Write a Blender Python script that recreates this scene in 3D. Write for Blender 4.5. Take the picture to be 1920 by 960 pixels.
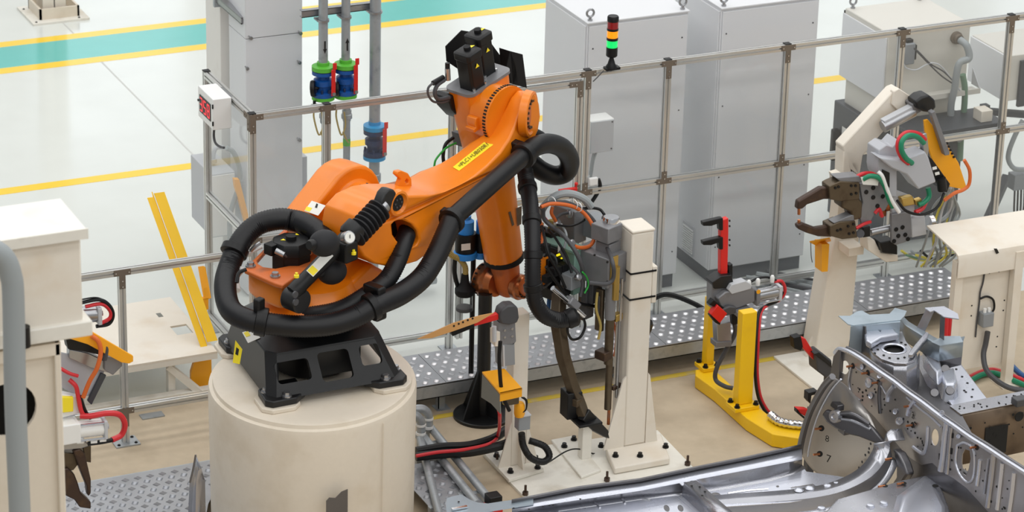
import bpy, bmesh, math, random
from mathutils import Vector, Matrix
from mathutils.geometry import tessellate_polygon
random.seed(7)
V = Vector
for o in list(bpy.data.objects): bpy.data.objects.remove(o)
SC = bpy.context.scene
COL = SC.collection

# ------------------------------------------------------------------ camera
FPX = 5970.0
YAW, PIT, ROL = math.radians(25.0), math.radians(22.75), math.radians(1.468)
CAM = V((-6.951051, -19.144545, 9.5088))
FW = V((math.sin(YAW)*math.cos(PIT), math.cos(YAW)*math.cos(PIT), -math.sin(PIT)))
_r = V((math.cos(YAW), -math.sin(YAW), 0)); _u = _r.cross(FW)
CR = math.cos(ROL)*_r + math.sin(ROL)*_u
CU = -math.sin(ROL)*_r + math.cos(ROL)*_u
cd = bpy.data.cameras.new('camera'); cam = bpy.data.objects.new('camera', cd); COL.objects.link(cam)
cd.sensor_fit = 'HORIZONTAL'; cd.sensor_width = 36.0; cd.lens = FPX/1920*36
cd.clip_start = 0.5; cd.clip_end = 200
M3 = Matrix((CR, CU, -FW)).transposed()
cam.matrix_world = Matrix.Translation(CAM) @ M3.to_4x4()
cd.dof.use_dof = True; cd.dof.focus_distance = 20.3; cd.dof.aperture_fstop = 4.0
SC.camera = cam

# ------------------------------------------------------------------ world, lamps, exposure
W = bpy.data.worlds.new('hall_light'); SC.world = W; W.use_nodes = True
bg = W.node_tree.nodes['Background']; bg.inputs[0].default_value = (0.93, 0.97, 1.0, 1); bg.inputs[1].default_value = 0.72
SC.view_settings.view_transform = 'Standard'; SC.view_settings.look = 'None'
SC.view_settings.gamma = 1.0; SC.view_settings.use_curve_mapping = False
SC.view_settings.exposure = -0.8
def hall_lamp(x, y, z, sx, sy, p):
    l = bpy.data.lights.new('ceiling_lamp_row', 'AREA'); l.shape = 'RECTANGLE'; l.size = sx; l.size_y = sy
    l.energy = p; l.color = (1.0, 0.985, 0.955)
    o = bpy.data.objects.new('ceiling_lamp_row', l); COL.objects.link(o); o.location = (x, y, z)
for yy in (-27, -21.5, -16, -10.5, -5, 0.5, 6, 11.5, 17): hall_lamp(3, yy, 12.0, 26, 2.2, 1000)

# ------------------------------------------------------------------ places in the hall
def ray(px, py): return FW + CR*((px-960)/FPX) - CU*((py-480)/FPX)
def at(px, py, z=None, x=None, y=None):
    d = ray(px, py)
    if z is not None: t = (z-CAM.z)/d.z
    elif x is not None: t = (x-CAM.x)/d.x
    else: t = (y-CAM.y)/d.y
    return CAM + d*t
def on(px, py, p, n):
    d = ray(px, py); return CAM + d*((V(p)-CAM).dot(n)/d.dot(n))
X, Y, Z = V((1,0,0)), V((0,1,0)), V((0,0,1))

# ------------------------------------------------------------------ materials
MATS = {}
def lin(c): return tuple(((v/255+0.055)/1.055)**2.4 if v/255 > 0.04045 else v/255/12.92 for v in c)
def mat(name, rgb, rough=0.5, metal=0.0, dirt=None, dscale=4.0, damt=0.5, grain=0.0, gscale=60, coat=0.0, rvar=0.0, bump=0.0, bscale=80, emit=0.0, spec=0.5):
    m = bpy.data.materials.new(name); m.use_nodes = True; nt = m.node_tree; b = nt.nodes['Principled BSDF']
    c = lin(rgb)+(1,)
    b.inputs['Base Color'].default_value = c; b.inputs['Roughness'].default_value = rough; b.inputs['Metallic'].default_value = metal
    b.inputs['Specular IOR Level'].default_value = spec
    if coat: b.inputs['Coat Weight'].default_value = coat; b.inputs['Coat Roughness'].default_value = 0.12
    if emit: b.inputs['Emission Color'].default_value = c; b.inputs['Emission Strength'].default_value = emit
    tc = nt.nodes.new('ShaderNodeTexCoord')
    def noise(s, det=5):
        n = nt.nodes.new('ShaderNodeTexNoise'); n.inputs['Scale'].default_value = s; n.inputs['Detail'].default_value = det
        nt.links.new(tc.outputs['Object'], n.inputs['Vector']); return n
    src = None
    if dirt:
        n = noise(dscale); r = nt.nodes.new('ShaderNodeValToRGB'); r.color_ramp.elements[0].position = 0.52; r.color_ramp.elements[1].position = 0.78
        r.color_ramp.elements[0].color = (0,0,0,1); r.color_ramp.elements[1].color = (damt,)*3+(1,)
        nt.links.new(n.outputs[0], r.inputs[0])
        mx = nt.nodes.new('ShaderNodeMixRGB'); mx.inputs[1].default_value = c; mx.inputs[2].default_value = lin(dirt)+(1,)
        nt.links.new(r.outputs[0], mx.inputs[0]); src = mx.outputs[0]
    if grain:
        n = noise(gscale, 3); mp = nt.nodes.new('ShaderNodeMapRange'); mp.inputs[3].default_value = 1-grain; mp.inputs[4].default_value = 1+grain
        nt.links.new(n.outputs[0], mp.inputs[0])
        mx = nt.nodes.new('ShaderNodeMixRGB'); mx.blend_type = 'MULTIPLY'; mx.inputs[0].default_value = 1
        if src: nt.links.new(src, mx.inputs[1])
        else: mx.inputs[1].default_value = c
        nt.links.new(mp.outputs[0], mx.inputs[2]); src = mx.outputs[0]
    if src: nt.links.new(src, b.inputs['Base Color'])
    if rvar:
        n = noise(dscale*1.7); mp = nt.nodes.new('ShaderNodeMapRange'); mp.inputs[3].default_value = max(0.03, rough-rvar); mp.inputs[4].default_value = rough+rvar
        nt.links.new(n.outputs[0], mp.inputs[0]); nt.links.new(mp.outputs[0], b.inputs['Roughness'])
    if bump:
        n = noise(bscale, 2); bm = nt.nodes.new('ShaderNodeBump'); bm.inputs['Strength'].default_value = bump; bm.inputs['Distance'].default_value = 0.01
        nt.links.new(n.outputs[0], bm.inputs['Height']); nt.links.new(bm.outputs[0], b.inputs['Normal'])
    MATS[name] = m; return m
mat('epoxy', (217,220,215), 0.15, dirt=(205,208,203), dscale=0.8, damt=0.5, grain=0.03, gscale=3, rvar=0.07, bump=0.015, bscale=6)
mat('concrete', (188,172,148), 0.7, dirt=(150,132,108), dscale=1.6, damt=0.75, grain=0.10, gscale=14, bump=0.1)
mat('floor_yellow', (244,203,40), 0.2, grain=0.04, gscale=8)
mat('worn_yellow', (206,178,62), 0.55, dirt=(184,168,138), dscale=9, damt=1.0)
mat('floor_teal', (96,186,178), 0.18, grain=0.05, gscale=5)
mat('joint', (196,196,192), 0.6)
mat('cabinet_grey', (218,219,222), 0.42, grain=0.015, gscale=2)
mat('cabinet_top', (216,217,220), 0.4)
mat('plinth', (88,90,94), 0.5)
mat('controller_beige', (207,204,196), 0.45, grain=0.02, gscale=3)
mat('controller_dark', (58,62,68), 0.45)
mat('column_white', (231,229,224), 0.6, dirt=(205,200,192), dscale=5, damt=0.4)
mat('beige', (227,219,206), 0.5, dirt=(205,182,150), dscale=3.2, damt=0.55, grain=0.02, gscale=20)
mat('beige_cast', (224,213,196), 0.5, dirt=(196,178,150), dscale=3, damt=0.5, grain=0.03, gscale=30, bump=0.04, bscale=40)
mat('white_plate', (228,224,214), 0.55, dirt=(182,170,150), dscale=5, damt=0.7, grain=0.04, gscale=25)
mat('orange', (235,128,12), 0.36, dirt=(150,74,36), dscale=2.6, damt=0.28, grain=0.03, gscale=9, coat=0.15, rvar=0.08)
mat('orange_worn', (200,102,42), 0.45, dirt=(104,66,48), dscale=6, damt=0.9, grain=0.05, gscale=30)
mat('black_cast', (16,17,19), 0.42, dirt=(44,44,46), dscale=5, damt=0.3, grain=0.1, gscale=40)
mat('black', (15,15,17), 0.42, spec=0.35)
mat('black_matte', (18,18,20), 0.65, spec=0.3)
mat('hose', (20,20,23), 0.46, grain=0.06, gscale=20, spec=0.4)
mat('rubber', (32,32,35), 0.6, spec=0.3)
mat('dark_grey', (70,70,73), 0.5)
mat('tool_grey', (128,128,131), 0.42, metal=0.25, dirt=(96,96,98), dscale=8, damt=0.5)
mat('alu_profile', (212,212,210), 0.3, metal=0.75, grain=0.05, gscale=20)
mat('slot', (34,34,36), 0.6)
mat('bracket_bronze', (124,113,101), 0.45, metal=0.35, grain=0.06, gscale=25)
mat('screw_steel', (206,206,206), 0.25, metal=0.9)
mat('steel', (170,171,174), 0.3, metal=0.9, grain=0.08, gscale=25)
mat('chrome', (222,222,224), 0.12, metal=1.0)
mat('galvanised', (172,177,181), 0.42, metal=0.55, dirt=(134,140,146), dscale=16, damt=0.8, grain=0.08, gscale=35)
mat('tread_plate', (160,161,165), 0.40, metal=0.65, grain=0.10, gscale=16, dirt=(118,119,124), dscale=4, damt=0.4)
mat('tread_lug', (226,226,229), 0.3, metal=0.6)
mat('tread_lug_dull', (176,178,184), 0.4, metal=0.6)
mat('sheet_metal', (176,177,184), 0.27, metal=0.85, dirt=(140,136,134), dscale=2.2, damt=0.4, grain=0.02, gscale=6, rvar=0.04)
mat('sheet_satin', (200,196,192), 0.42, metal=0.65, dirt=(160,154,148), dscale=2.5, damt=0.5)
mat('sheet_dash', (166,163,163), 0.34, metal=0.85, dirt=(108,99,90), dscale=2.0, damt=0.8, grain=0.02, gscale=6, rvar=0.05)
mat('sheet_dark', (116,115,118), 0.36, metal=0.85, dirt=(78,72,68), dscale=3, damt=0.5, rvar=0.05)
mat('sheet_light', (200,203,214), 0.28, metal=0.7, grain=0.02, gscale=6, rvar=0.04)
mat('sheet_brown', (120,104,88), 0.45, metal=0.6, dirt=(78,66,56), dscale=7, damt=0.8)
mat('hole_shade', (20,19,18), 0.8)  # near-black that stands in for the shade inside holes and recesses
mat('copper', (196,128,88), 0.3, metal=0.9)
mat('bronze', (94,82,66), 0.42, metal=0.6, dirt=(64,46,32), dscale=9, damt=0.8, grain=0.08, gscale=40)
mat('bronze_dark', (70,54,46), 0.42, metal=0.5, dirt=(110,84,56), dscale=10, damt=0.6)
mat('wrist_copper', (176,104,62), 0.28, metal=0.8, dirt=(120,112,108), dscale=12, damt=1.0)
mat('yellow', (245,196,12), 0.4, dirt=(212,160,10), dscale=5, damt=0.4)
mat('amber', (244,168,20), 0.4, grain=0.03, gscale=8)
mat('label_yellow', (248,226,40), 0.45)
mat('label_white', (235,234,228), 0.5)
mat('ink', (24,22,20), 0.6)
mat('red', (216,34,28), 0.42)
mat('red_hose', (206,40,48), 0.4)
mat('green_hose', (16,128,92), 0.42)
mat('orange_hose', (214,104,40), 0.45)
mat('grey_hose', (150,156,158), 0.5)
mat('grey_light', (190,192,196), 0.45)
mat('grey_box', (138,142,146), 0.48)
mat('white_plastic', (236,236,234), 0.4)
mat('green', (92,182,58), 0.45)
mat('blue', (18,82,158), 0.4, dirt=(12,50,104), dscale=14, damt=0.6)
mat('blue_dark', (32,48,84), 0.45)
mat('cyan', (34,150,206), 0.42)
mat('blue_cap', (40,136,222), 0.4)
mat('gauze_grey', (122,122,116), 0.7)
mat('board_tan', (214,160,98), 0.55)
mat('transformer_green', (128,162,150), 0.42)
mat('plastic_tray', (176,178,184), 0.35)
mat('brass', (190,160,90), 0.3, metal=0.8)
mat('wire_yellow', (206,192,80), 0.5)
mat('mud_yellow', (168,146,78), 0.5)
mat('green_wire', (40,160,60), 0.45)
mat('blue_tube', (30,84,140), 0.4)
def glow(name, rgb, e): return mat(name, rgb, 0.3, emit=e)
glow('led_red', (250,30,48), 1.3); glow('lamp_amber', (255,150,14), 1.1); glow('lamp_green', (16,214,104), 1.3); glow('led_yellow', (240,220,30), 1.5)
glow('daylight', (240,248,255), 1.7)
mat('lamp_red', (150,24,30), 0.25)
def clear(name, tint, gloss, rough=0.03):
    m = bpy.data.materials.new(name); m.use_nodes = True; nt = m.node_tree; nt.nodes.clear()
    o = nt.nodes.new('ShaderNodeOutputMaterial'); t = nt.nodes.new('ShaderNodeBsdfTransparent'); g = nt.nodes.new('ShaderNodeBsdfGlossy')
    d = nt.nodes.new('ShaderNodeBsdfDiffuse'); d.inputs[0].default_value = (0.8,0.82,0.84,1)
    t.inputs[0].default_value = tint+(1,); g.inputs[1].default_value = rough
    fr = nt.nodes.new('ShaderNodeFresnel'); ge = nt.nodes.new('ShaderNodeNewGeometry'); mr = nt.nodes.new('ShaderNodeMapRange'); mr.inputs[3].default_value = 1.35; mr.inputs[4].default_value = 1/1.35
    nt.links.new(ge.outputs['Backfacing'], mr.inputs[0]); nt.links.new(mr.outputs[0], fr.inputs[0])
    mu = nt.nodes.new('ShaderNodeMath'); mu.operation = 'MULTIPLY'; mu.inputs[1].default_value = gloss; nt.links.new(fr.outputs[0], mu.inputs[0])
    mx = nt.nodes.new('ShaderNodeMixShader'); nt.links.new(mu.outputs[0], mx.inputs[0]); nt.links.new(t.outputs[0], mx.inputs[1]); nt.links.new(g.outputs[0], mx.inputs[2])
    m2 = nt.nodes.new('ShaderNodeMixShader'); m2.inputs[0].default_value = 0.035; nt.links.new(mx.outputs[0], m2.inputs[1]); nt.links.new(d.outputs[0], m2.inputs[2])
    nt.links.new(m2.outputs[0], o.inputs[0]); MATS[name] = m
clear('clear_panel', (0.975,0.98,0.98), 0.8)
clear('clear_cup', (0.86,0.87,0.86), 1.0)

# ------------------------------------------------------------------ mesh building
class MB:
    def __init__(s): s.v = []; s.f = []; s.keep = False
    def add(s, vs, fs):
        b = len(s.v); s.v += [V(p) for p in vs]; s.f += [tuple(i+b for i in f) for f in fs]; return s
    def box(s, o, ex, ey, ez):
        o = V(o); ex, ey, ez = V(ex), V(ey), V(ez)
        p = [o, o+ex, o+ex+ey, o+ey]; p += [q+ez for q in p]
        return s.add(p, [(0,1,2,3),(4,7,6,5),(0,4,5,1),(1,5,6,2),(2,6,7,3),(3,7,4,0)])
    def cbox(s, c, size, ax=None):
        ax = ax or (X, Y, Z); e = [V(ax[i])*size[i] for i in range(3)]
        return s.box(V(c)-(e[0]+e[1]+e[2])/2, *e)
    def cyl(s, p0, p1, r0, r1=None, n=16, caps=True):
        p0, p1 = V(p0), V(p1); return s.lathe(p0, p1-p0, [(r0, 0), (r0 if r1 is None else r1, 1)], n, caps, norm=False)
    def lathe(s, p0, axis, prof, n=20, caps=True, norm=True, arc=None):
        p0, axis = V(p0), V(axis); a = axis.normalized(); 
        if norm: axis = a
        u = a.orthogonal().normalized(); w = a.cross(u); vs = []; fs = []
        for r, h in prof:
            for k in range(n):
                t = 2*math.pi*k/n; vs.append(p0+axis*h+(u*math.cos(t)+w*math.sin(t))*r)
        for i in range(len(prof)-1):
            for k in range(n):
                k2 = (k+1) % n; fs.append((i*n+k, i*n+k2, (i+1)*n+k2, (i+1)*n+k))
        if caps: fs.append(tuple(range(n))[::-1]); fs.append(tuple(range((len(prof)-1)*n, len(prof)*n)))
        return s.add(vs, fs)
    def sphere(s, c, r, n=18, m=10, ax=None, sc=(1,1,1)):
        c = V(c); ax = ax or (X, Y, Z); vs = [c+ax[2]*(r*sc[2])]; fs = []
        for i in range(1, m):
            t = math.pi*i/m
            for k in range(n):
                q = 2*math.pi*k/n
                vs.append(c+ax[0]*(r*sc[0]*math.sin(t)*math.cos(q))+ax[1]*(r*sc[1]*math.sin(t)*math.sin(q))+ax[2]*(r*sc[2]*math.cos(t)))
        vs.append(c-ax[2]*(r*sc[2]))
        for k in range(n):
            k2 = (k+1) % n; fs.append((0, 1+k, 1+k2)); b = 1+(m-2)*n; fs.append((b+k, len(vs)-1, b+k2))
            for i in range(m-2): fs.append((1+i*n+k, 1+(i+1)*n+k, 1+(i+1)*n+k2, 1+i*n+k2))
        return s.add(vs, fs)
    def prism(s, pts, vec, holes=()):
        pts = [V(p) for p in pts]; vec = V(vec); n = len(pts)
        if not holes:
            return s.add(pts+[p+vec for p in pts], [tuple(range(n))[::-1], tuple(range(n, 2*n))]+[(i, (i+1) % n, n+(i+1) % n, n+i) for i in range(n)])
        loops = [pts]+[[V(p) for p in h] for h in holes]; flat = [p for l in loops for p in l]; N = len(flat)
        tri = tessellate_polygon(loops); fs = [tuple(t) for t in tri]+[tuple(i+N for i in t)[::-1] for t in tri]; b = 0
        for l in loops:
            k = len(l); fs += [(b+i, b+(i+1) % k, N+b+(i+1) % k, N+b+i) for i in range(k)]; b += k
        return s.add(flat+[p+vec for p in flat], fs)
    def loft(s, rings, caps=True, close=True):
        n = len(rings[0]); vs = [p for r in rings for p in r]; fs = []
        for i in range(len(rings)-1):
            for k in range(n if close else n-1):
                k2 = (k+1) % n; fs.append((i*n+k, i*n+k2, (i+1)*n+k2, (i+1)*n+k))
        if caps: fs.append(tuple(range(n))[::-1]); fs.append(tuple(range((len(rings)-1)*n, len(rings)*n)))
        return s.add(vs, fs)
    def tube(s, pts, r, n=8, sub=6, caps=True, ridge=None):
        P = curve(pts, sub) if sub > 1 else [V(p) for p in pts]
        if ridge:
            pitch, amp = ridge; P = resample(P, pitch/2); rr = [r+(amp if i % 2 else 0) for i in range(len(P))]
        else: rr = [r]*len(P) if not isinstance(r, (list, tuple)) else [r[0]+(r[1]-r[0])*i/(len(P)-1) for i in range(len(P))]
        t0 = (P[1]-P[0]).normalized(); u = t0.orthogonal().normalized(); rings = []
        for i, p in enumerate(P):
            t = (P[min(i+1, len(P)-1)]-P[max(i-1, 0)]).normalized()
            u = (u-t*u.dot(t)).normalized(); w = t.cross(u)
            rings.append([p+(u*math.cos(2*math.pi*k/n)+w*math.sin(2*math.pi*k/n))*rr[i] for k in range(n)])
        return s.loft(rings, caps)
    def sheet(s, grid, th=0.0):
        n = len(grid[0]); vs = [p for r in grid for p in r]
        fs = [(i*n+k, i*n+k+1, (i+1)*n+k+1, (i+1)*n+k) for i in range(len(grid)-1) for k in range(n-1)]
        return s.add(vs, fs)
def curve(pts, sub=6):
    P = [V(p) for p in pts]
    if len(P) < 3: return P
    P = [P[0]*2-P[1]]+P+[P[-1]*2-P[-2]]; out = []
    for i in range(1, len(P)-2):
        a, b, c, d = P[i-1:i+3]
        for k in range(sub):
            t = k/sub; out.append(0.5*((2*b)+(c-a)*t+(2*a-5*b+4*c-d)*t*t+(3*b-a-3*c+d)*t**3))
    out.append(P[-2]); return out
def resample(P, step):
    out = [P[0]]; acc = 0
    for a, b in zip(P, P[1:]):
        L = (b-a).length; d = step-acc
        while d <= L and L > 0: out.append(a+(b-a)*(d/L)); d += step
        acc = (acc+L) % step
    if (out[-1]-P[-1]).length > step*0.3: out.append(P[-1])
    return out
WL = {}
def link(o, parent=None, off=V((0,0,0))):
    COL.objects.link(o)
    if parent is not None: o.parent = parent
    WL[o.name] = off
    return o
def mesh_of(name, mb, m, smooth=True, off=V((0,0,0)), ang=35):
    me = bpy.data.meshes.new(name); me.from_pydata([tuple(p-off) for p in mb.v], [], mb.f)
    if not mb.keep:
        bm = bmesh.new(); bm.from_mesh(me); bmesh.ops.recalc_face_normals(bm, faces=bm.faces); bm.to_mesh(me); bm.free()
    me.materials.append(MATS[m] if isinstance(m, str) else m)
    if smooth:
        me.polygons.foreach_set('use_smooth', [True]*len(me.polygons)); me.set_sharp_from_angle(angle=math.radians(ang))
    return me
def obj(name, mb, m, parent=None, bevel=0.0, smooth=True, solid=0.0, seg=2, ang=35):
    if parent is not None: off = WL[parent.name]
    else:
        xs = [p.x for p in mb.v]; ys = [p.y for p in mb.v]; zs = [p.z for p in mb.v]
        off = V(((min(xs)+max(xs))/2, (min(ys)+max(ys))/2, min(zs)))
    me = mesh_of(name, mb, m, smooth, off, ang); o = bpy.data.objects.new(name, me); link(o, parent, off)
    if parent is None: o.location = off
    if solid: md = o.modifiers.new('solid', 'SOLIDIFY'); md.thickness = solid; md.offset = 0
    if bevel:
        md = o.modifiers.new('bevel', 'BEVEL'); md.width = bevel; md.segments = seg; md.limit_method = 'ANGLE'; md.angle_limit = math.radians(32); md.harden_normals = False
    return o
def tag(o, label=None, cat=None, group=None, kind=None):
    for k, v in (('label', label), ('category', cat), ('group', group), ('kind', kind)):
        if v: o[k] = v
    return o
def thing(name, label, cat, loc, group=None):
    o = bpy.data.objects.new(name, None); o.empty_display_size = 0.1; link(o, None, V(loc)); o.location = V(loc)
    return tag(o, label, cat, group)
def inst(name, me, parent, loc, rot=None):
    o = bpy.data.objects.new(name, me); link(o, parent, WL[parent.name])
    M = Matrix.Translation(V(loc)-WL[parent.name]); 
    if rot is not None: M = M @ rot.to_4x4()
    o.matrix_local = M; return o
def axes(z, x=None):
    z = V(z).normalized(); x = V(x) if x is not None else z.orthogonal(); x = (x-z*x.dot(z)).normalized(); return Matrix((x, z.cross(x), z)).transposed()
def B(): return MB()
def abox(px, py, y, sx, sy, sz): 
    p = at(px, py, y=y); return p, p-Z*sz
def put_text(name, s, o, xd, yd, h, m, parent, width=None, ext=0.0006):
    cu = bpy.data.curves.new(name, 'FONT'); cu.body = s; cu.size = 1.0; cu.extrude = 0.0; cu.resolution_u = 2
    t = bpy.data.objects.new(name, cu); COL.objects.link(t); dg = bpy.context.evaluated_depsgraph_get(); dg.update()
    me = bpy.data.meshes.new_from_object(t.evaluated_get(dg)); bpy.data.objects.remove(t); bpy.data.curves.remove(cu)
    xs = [v.co.x for v in me.vertices]; ys = [v.co.y for v in me.vertices]
    k = h/(max(ys)-min(ys)); kx = (width/(max(xs)-min(xs))) if width else k; x0, y0 = min(xs), min(ys)
    xd, yd = V(xd).normalized(), V(yd).normalized(); off = WL[parent.name]; n = xd.cross(yd)
    for v in me.vertices: v.co = V(o)+xd*((v.co.x-x0)*kx)+yd*((v.co.y-y0)*k)+n*ext-off
    me.materials.clear(); me.materials.append(MATS[m]); ob = bpy.data.objects.new(name, me); link(ob, parent, off); return ob
def bolt_mesh(name, r, h, m, n=6):
    b = B(); b.cyl((0,0,0), (0,0,h*0.35), r*1.45, n=12); b.cyl((0,0,h*0.35), (0,0,h), r, n=n); return mesh_of(name, b, m, False)
BOLT = bolt_mesh('bolt', 0.014, 0.026, 'black'); BOLT_S = bolt_mesh('bolt', 0.022, 0.03, 'steel'); BOLT_L = bolt_mesh('bolt', 0.015, 0.03, 'black')
BOLT_T = bolt_mesh('bolt', 0.008, 0.008, 'black')
# ================================================================== the setting
def flat(name, x0, x1, y0, y1, z, m, th=0.002, kind='structure'):
    b = B().box((x0,y0,z-th), X*(x1-x0), Y*(y1-y0), Z*th); o = obj(name, b, m, smooth=False); return tag(o, kind=kind)
XB, YB1, YB2 = 0.42, -0.12, -0.62
fl_ = B().box((-16,YB1,-0.05), X*(XB+16), Y*(34-YB1), Z*0.05); fl_.box((XB,YB2,-0.05), X*(26-XB), Y*(34-YB2), Z*0.05); tag(obj('floor', fl_, 'epoxy', smooth=False), kind='structure')
fl_ = B().box((-16,-18,-0.05), X*(XB+16), Y*(18+YB1), Z*0.05); fl_.box((XB,-18,-0.05), X*(26-XB), Y*(18+YB2), Z*0.05); tag(obj('floor', fl_, 'concrete', smooth=False), kind='structure')
# far end of the hall: pale wall with tall daylight windows, mirrored in the floor
wl_ = B().box((-16,27,0), X*42, Y*0.3, Z*4.0); wl_.box((-16,27,9.2), X*42, Y*0.3, Z*2.0)
xw = -16.0; k = 0
while xw < 25:
    w_ = (1.1,0.7,1.6)[k % 3]; wl_.box((xw,27,4.0), X*w_, Y*0.3, Z*5.2)
    g_ = B().box((xw+w_,27.1,4.0), X*2.4, Y*0.05, Z*5.2); tag(obj('window_%d' % (k+1), g_, 'daylight', smooth=False), kind='structure')
    xw += w_+2.4; k += 1
tag(obj('wall_back', wl_, 'column_white', smooth=False), kind='structure')
for i, (y0, y1, m) in enumerate(((4.04,4.17,'floor_yellow'), (6.83,6.97,'floor_yellow'), (6.97,7.52,'floor_teal'), (7.52,7.66,'floor_yellow'))):
    flat('trim_%d' % (i+1), -16, 26, y0, y1, 0.002, m)
flat('trim_5', 0.9, 4.6, -1.045, -0.985, 0.002, 'worn_yellow')
a, c = at(118,42,z=0), at(372,352,z=0)
flat('trim_6', a.x-0.01, a.x+0.005, c.y-2.0, a.y+0.2, 0.0015, 'joint', 0.0012)

# painted steel ground plate of the gun stands
p1, p2, p3 = at(905,850,z=0.02), at(1233,806,z=0.02), at(1300,876,z=0.02)
gp = B().prism([V((p1.x,p1.y,0)), V((1.0,-3.6,0)), V((2.42,-3.7,0)), V((p3.x,p3.y,0)), V((p2.x,p2.y,0))], Z*0.018)
tag(obj('ground_plate', gp, 'white_plate'), 'large off-white steel ground plate under the two beige gun columns', 'plate')
for px, py, wh_ in ((985,928,'in the front left corner of'),(1138,902,'before the middle of'),(1289,872,'at the right edge of'),(932,868,'beside the slim column on')):
    q = at(px,py,z=0.018); st = B().cyl(q, q+Z*0.07, 0.009, n=8); st.cyl(q, q+Z*0.025, 0.02, n=6)
    o = obj('anchor_stud', st, 'bronze_dark'); tag(o, 'short rusty anchor stud '+wh_+' the off-white ground plate', 'stud', 'anchor studs of the ground plate')
q = at(1455,676,z=0.02); wp = B().box(at(1450,672,z=0), X*0.62, -Y*0.62, Z*0.02)
tag(obj('base_plate', wp, 'white_plate', bevel=0.004), 'white steel floor plate under the angled beige docking column', 'plate')

# ------------------------------------------------------------------ tread-plate walkways
def lug_field(x0, x1, y0, y1, z, pitch=0.084, keep=None):
    b = B(); j = 0; y = y0+0.03
    while y < y1-0.02:
        i = 0; x = x0+0.03+(pitch/2 if j % 2 else 0)
        while x < x1-0.02:
            d = V((0.86,0.5,0)) if j % 2 else V((0.86,-0.5,0))
            e = V((-d.y,d.x,0)); c = V((x,y,z))
            for k in range(-2,3) if keep is None or keep(c) else ():
                cc = c+e*(k*0.0082); L = 0.021
                v = [cc-d*L, cc-e*0.0036, cc+d*L, cc+e*0.0036, cc-d*L*0.85+Z*0.0035, cc+d*L*0.85+Z*0.0035]
                b.add(v, [(0,1,4),(1,5,4),(1,2,5),(2,3,5),(3,4,5),(3,0,4)])
            x += pitch; i += 1
        y += 0.066; j += 1
    return b
def walkway(name, label, x0, x1, y0, y1, z, joints, legs, lug='tread_lug'):
    t = thing(name, label, 'walkway', ((x0+x1)/2, (y0+y1)/2, 0))
    xs = [x0]+joints+[x1]
    for a_, b_ in zip(xs, xs[1:]):
        pl = obj('tread_plate', B().box((a_+0.002,y0,z-0.006), X*(b_-a_-0.004), Y*(y1-y0), Z*0.006), 'tread_plate', t, smooth=False)
        tag(obj('tread_pattern', lug_field(a_+0.01, b_-0.01, y0+0.01, y1-0.01, z+0.0002), lug, pl, smooth=False), kind='stuff')
    for yy, n_ in ((y0, 'side_channel'), (y1-0.006, 'side_channel')):
        ch = B().box((x0,yy,z-0.105), X*(x1-x0), Y*0.006, Z*0.1)
        s_ = 1 if yy == y0 else -1
        ch.box((x0,yy,z-0.105), X*(x1-x0), Y*0.05*s_, Z*0.006); ch.box((x0,yy,z-0.011), X*(x1-x0), Y*0.05*s_, Z*0.005)
        obj(n_, ch, 'galvanised', t, smooth=False)
    for lx in legs:
        for yy in (y0+0.06, y1-0.1):
            lg = B().box((lx,yy,0.0), X*0.05, Y*0.008, Z*(z-0.1)); lg.box((lx,yy,0.0), X*0.006, Y*0.05, Z*(z-0.1)); lg.box((lx-0.02,yy-0.03,0), X*0.1, Y*0.1, Z*0.006)
            obj('leg', lg, 'galvanised', t, smooth=False)
walkway('tread_walkway', 'long raised silver tread-plate walkway in front of the clear fence', 0.45, 5.35, -0.97, -0.47, 0.23, [1.05, 2.75, 4.4], [0.75,1.02,2.4,3.9,5.2])
yl = at(300,880,z=0.1).y; _c = at(586,704,z=1.05)
pw = thing('tread_walkway', 'low grey tread-plate platform left of the white round pedestal', 'walkway', (-2.2,yl-0.9,0))
arc = []
for k in range(15):
    t_ = math.radians(208-k*9.5); d_ = V((math.cos(t_),math.sin(t_),0)); vd_ = V((math.sin(YAW),math.cos(YAW),0)); d_ = d_*0.675; d_ = d_+vd_*(d_.dot(vd_)*0.15); arc.append(V((_c.x,_c.y,0.1))+d_)
xe_ = arc[-1].x
pl_ = obj('tread_plate', B().prism([V((-3.4,yl-1.9,0.1)),V((arc[0].x,yl-1.9,0.1))]+arc+[V((xe_,yl,0.1)),V((-3.4,yl,0.1))], -Z*0.006), 'tread_plate', pw, smooth=False)
def keep_(c): 
    d_ = V((c.x-_c.x,c.y-_c.y,0)); vd_ = V((math.sin(YAW),math.cos(YAW),0)); k_ = d_.dot(vd_); return (d_-vd_*(k_*0.13)).length > 0.72
tag(obj('tread_pattern', lug_field(-3.38, xe_-0.02, yl-1.88, yl-0.02, 0.1002, keep=keep_), 'tread_lug_dull', pl_, smooth=False), kind='stuff')
obj('edge_strip', B().box((-3.4,yl,0.0), X*(xe_+3.4), Y*0.012, Z*0.1), 'galvanised', pw, smooth=False)
for lx in (-2.9,-2.0,-1.2): obj('leg', B().box((lx,yl-0.3,0), X*0.05, Y*0.05, Z*0.094), 'galvanised', pw, smooth=False)
yr = at(790,868,z=0.1).y; xr = at(800,900,z=0.1).x
walkway('tread_walkway', 'small grey tread-plate strip right of the white round pedestal', _c.x+0.71, xr+0.22, yr-1.3, yr, 0.1, [], [_c.x+0.75], 'tread_lug_dull')
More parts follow.
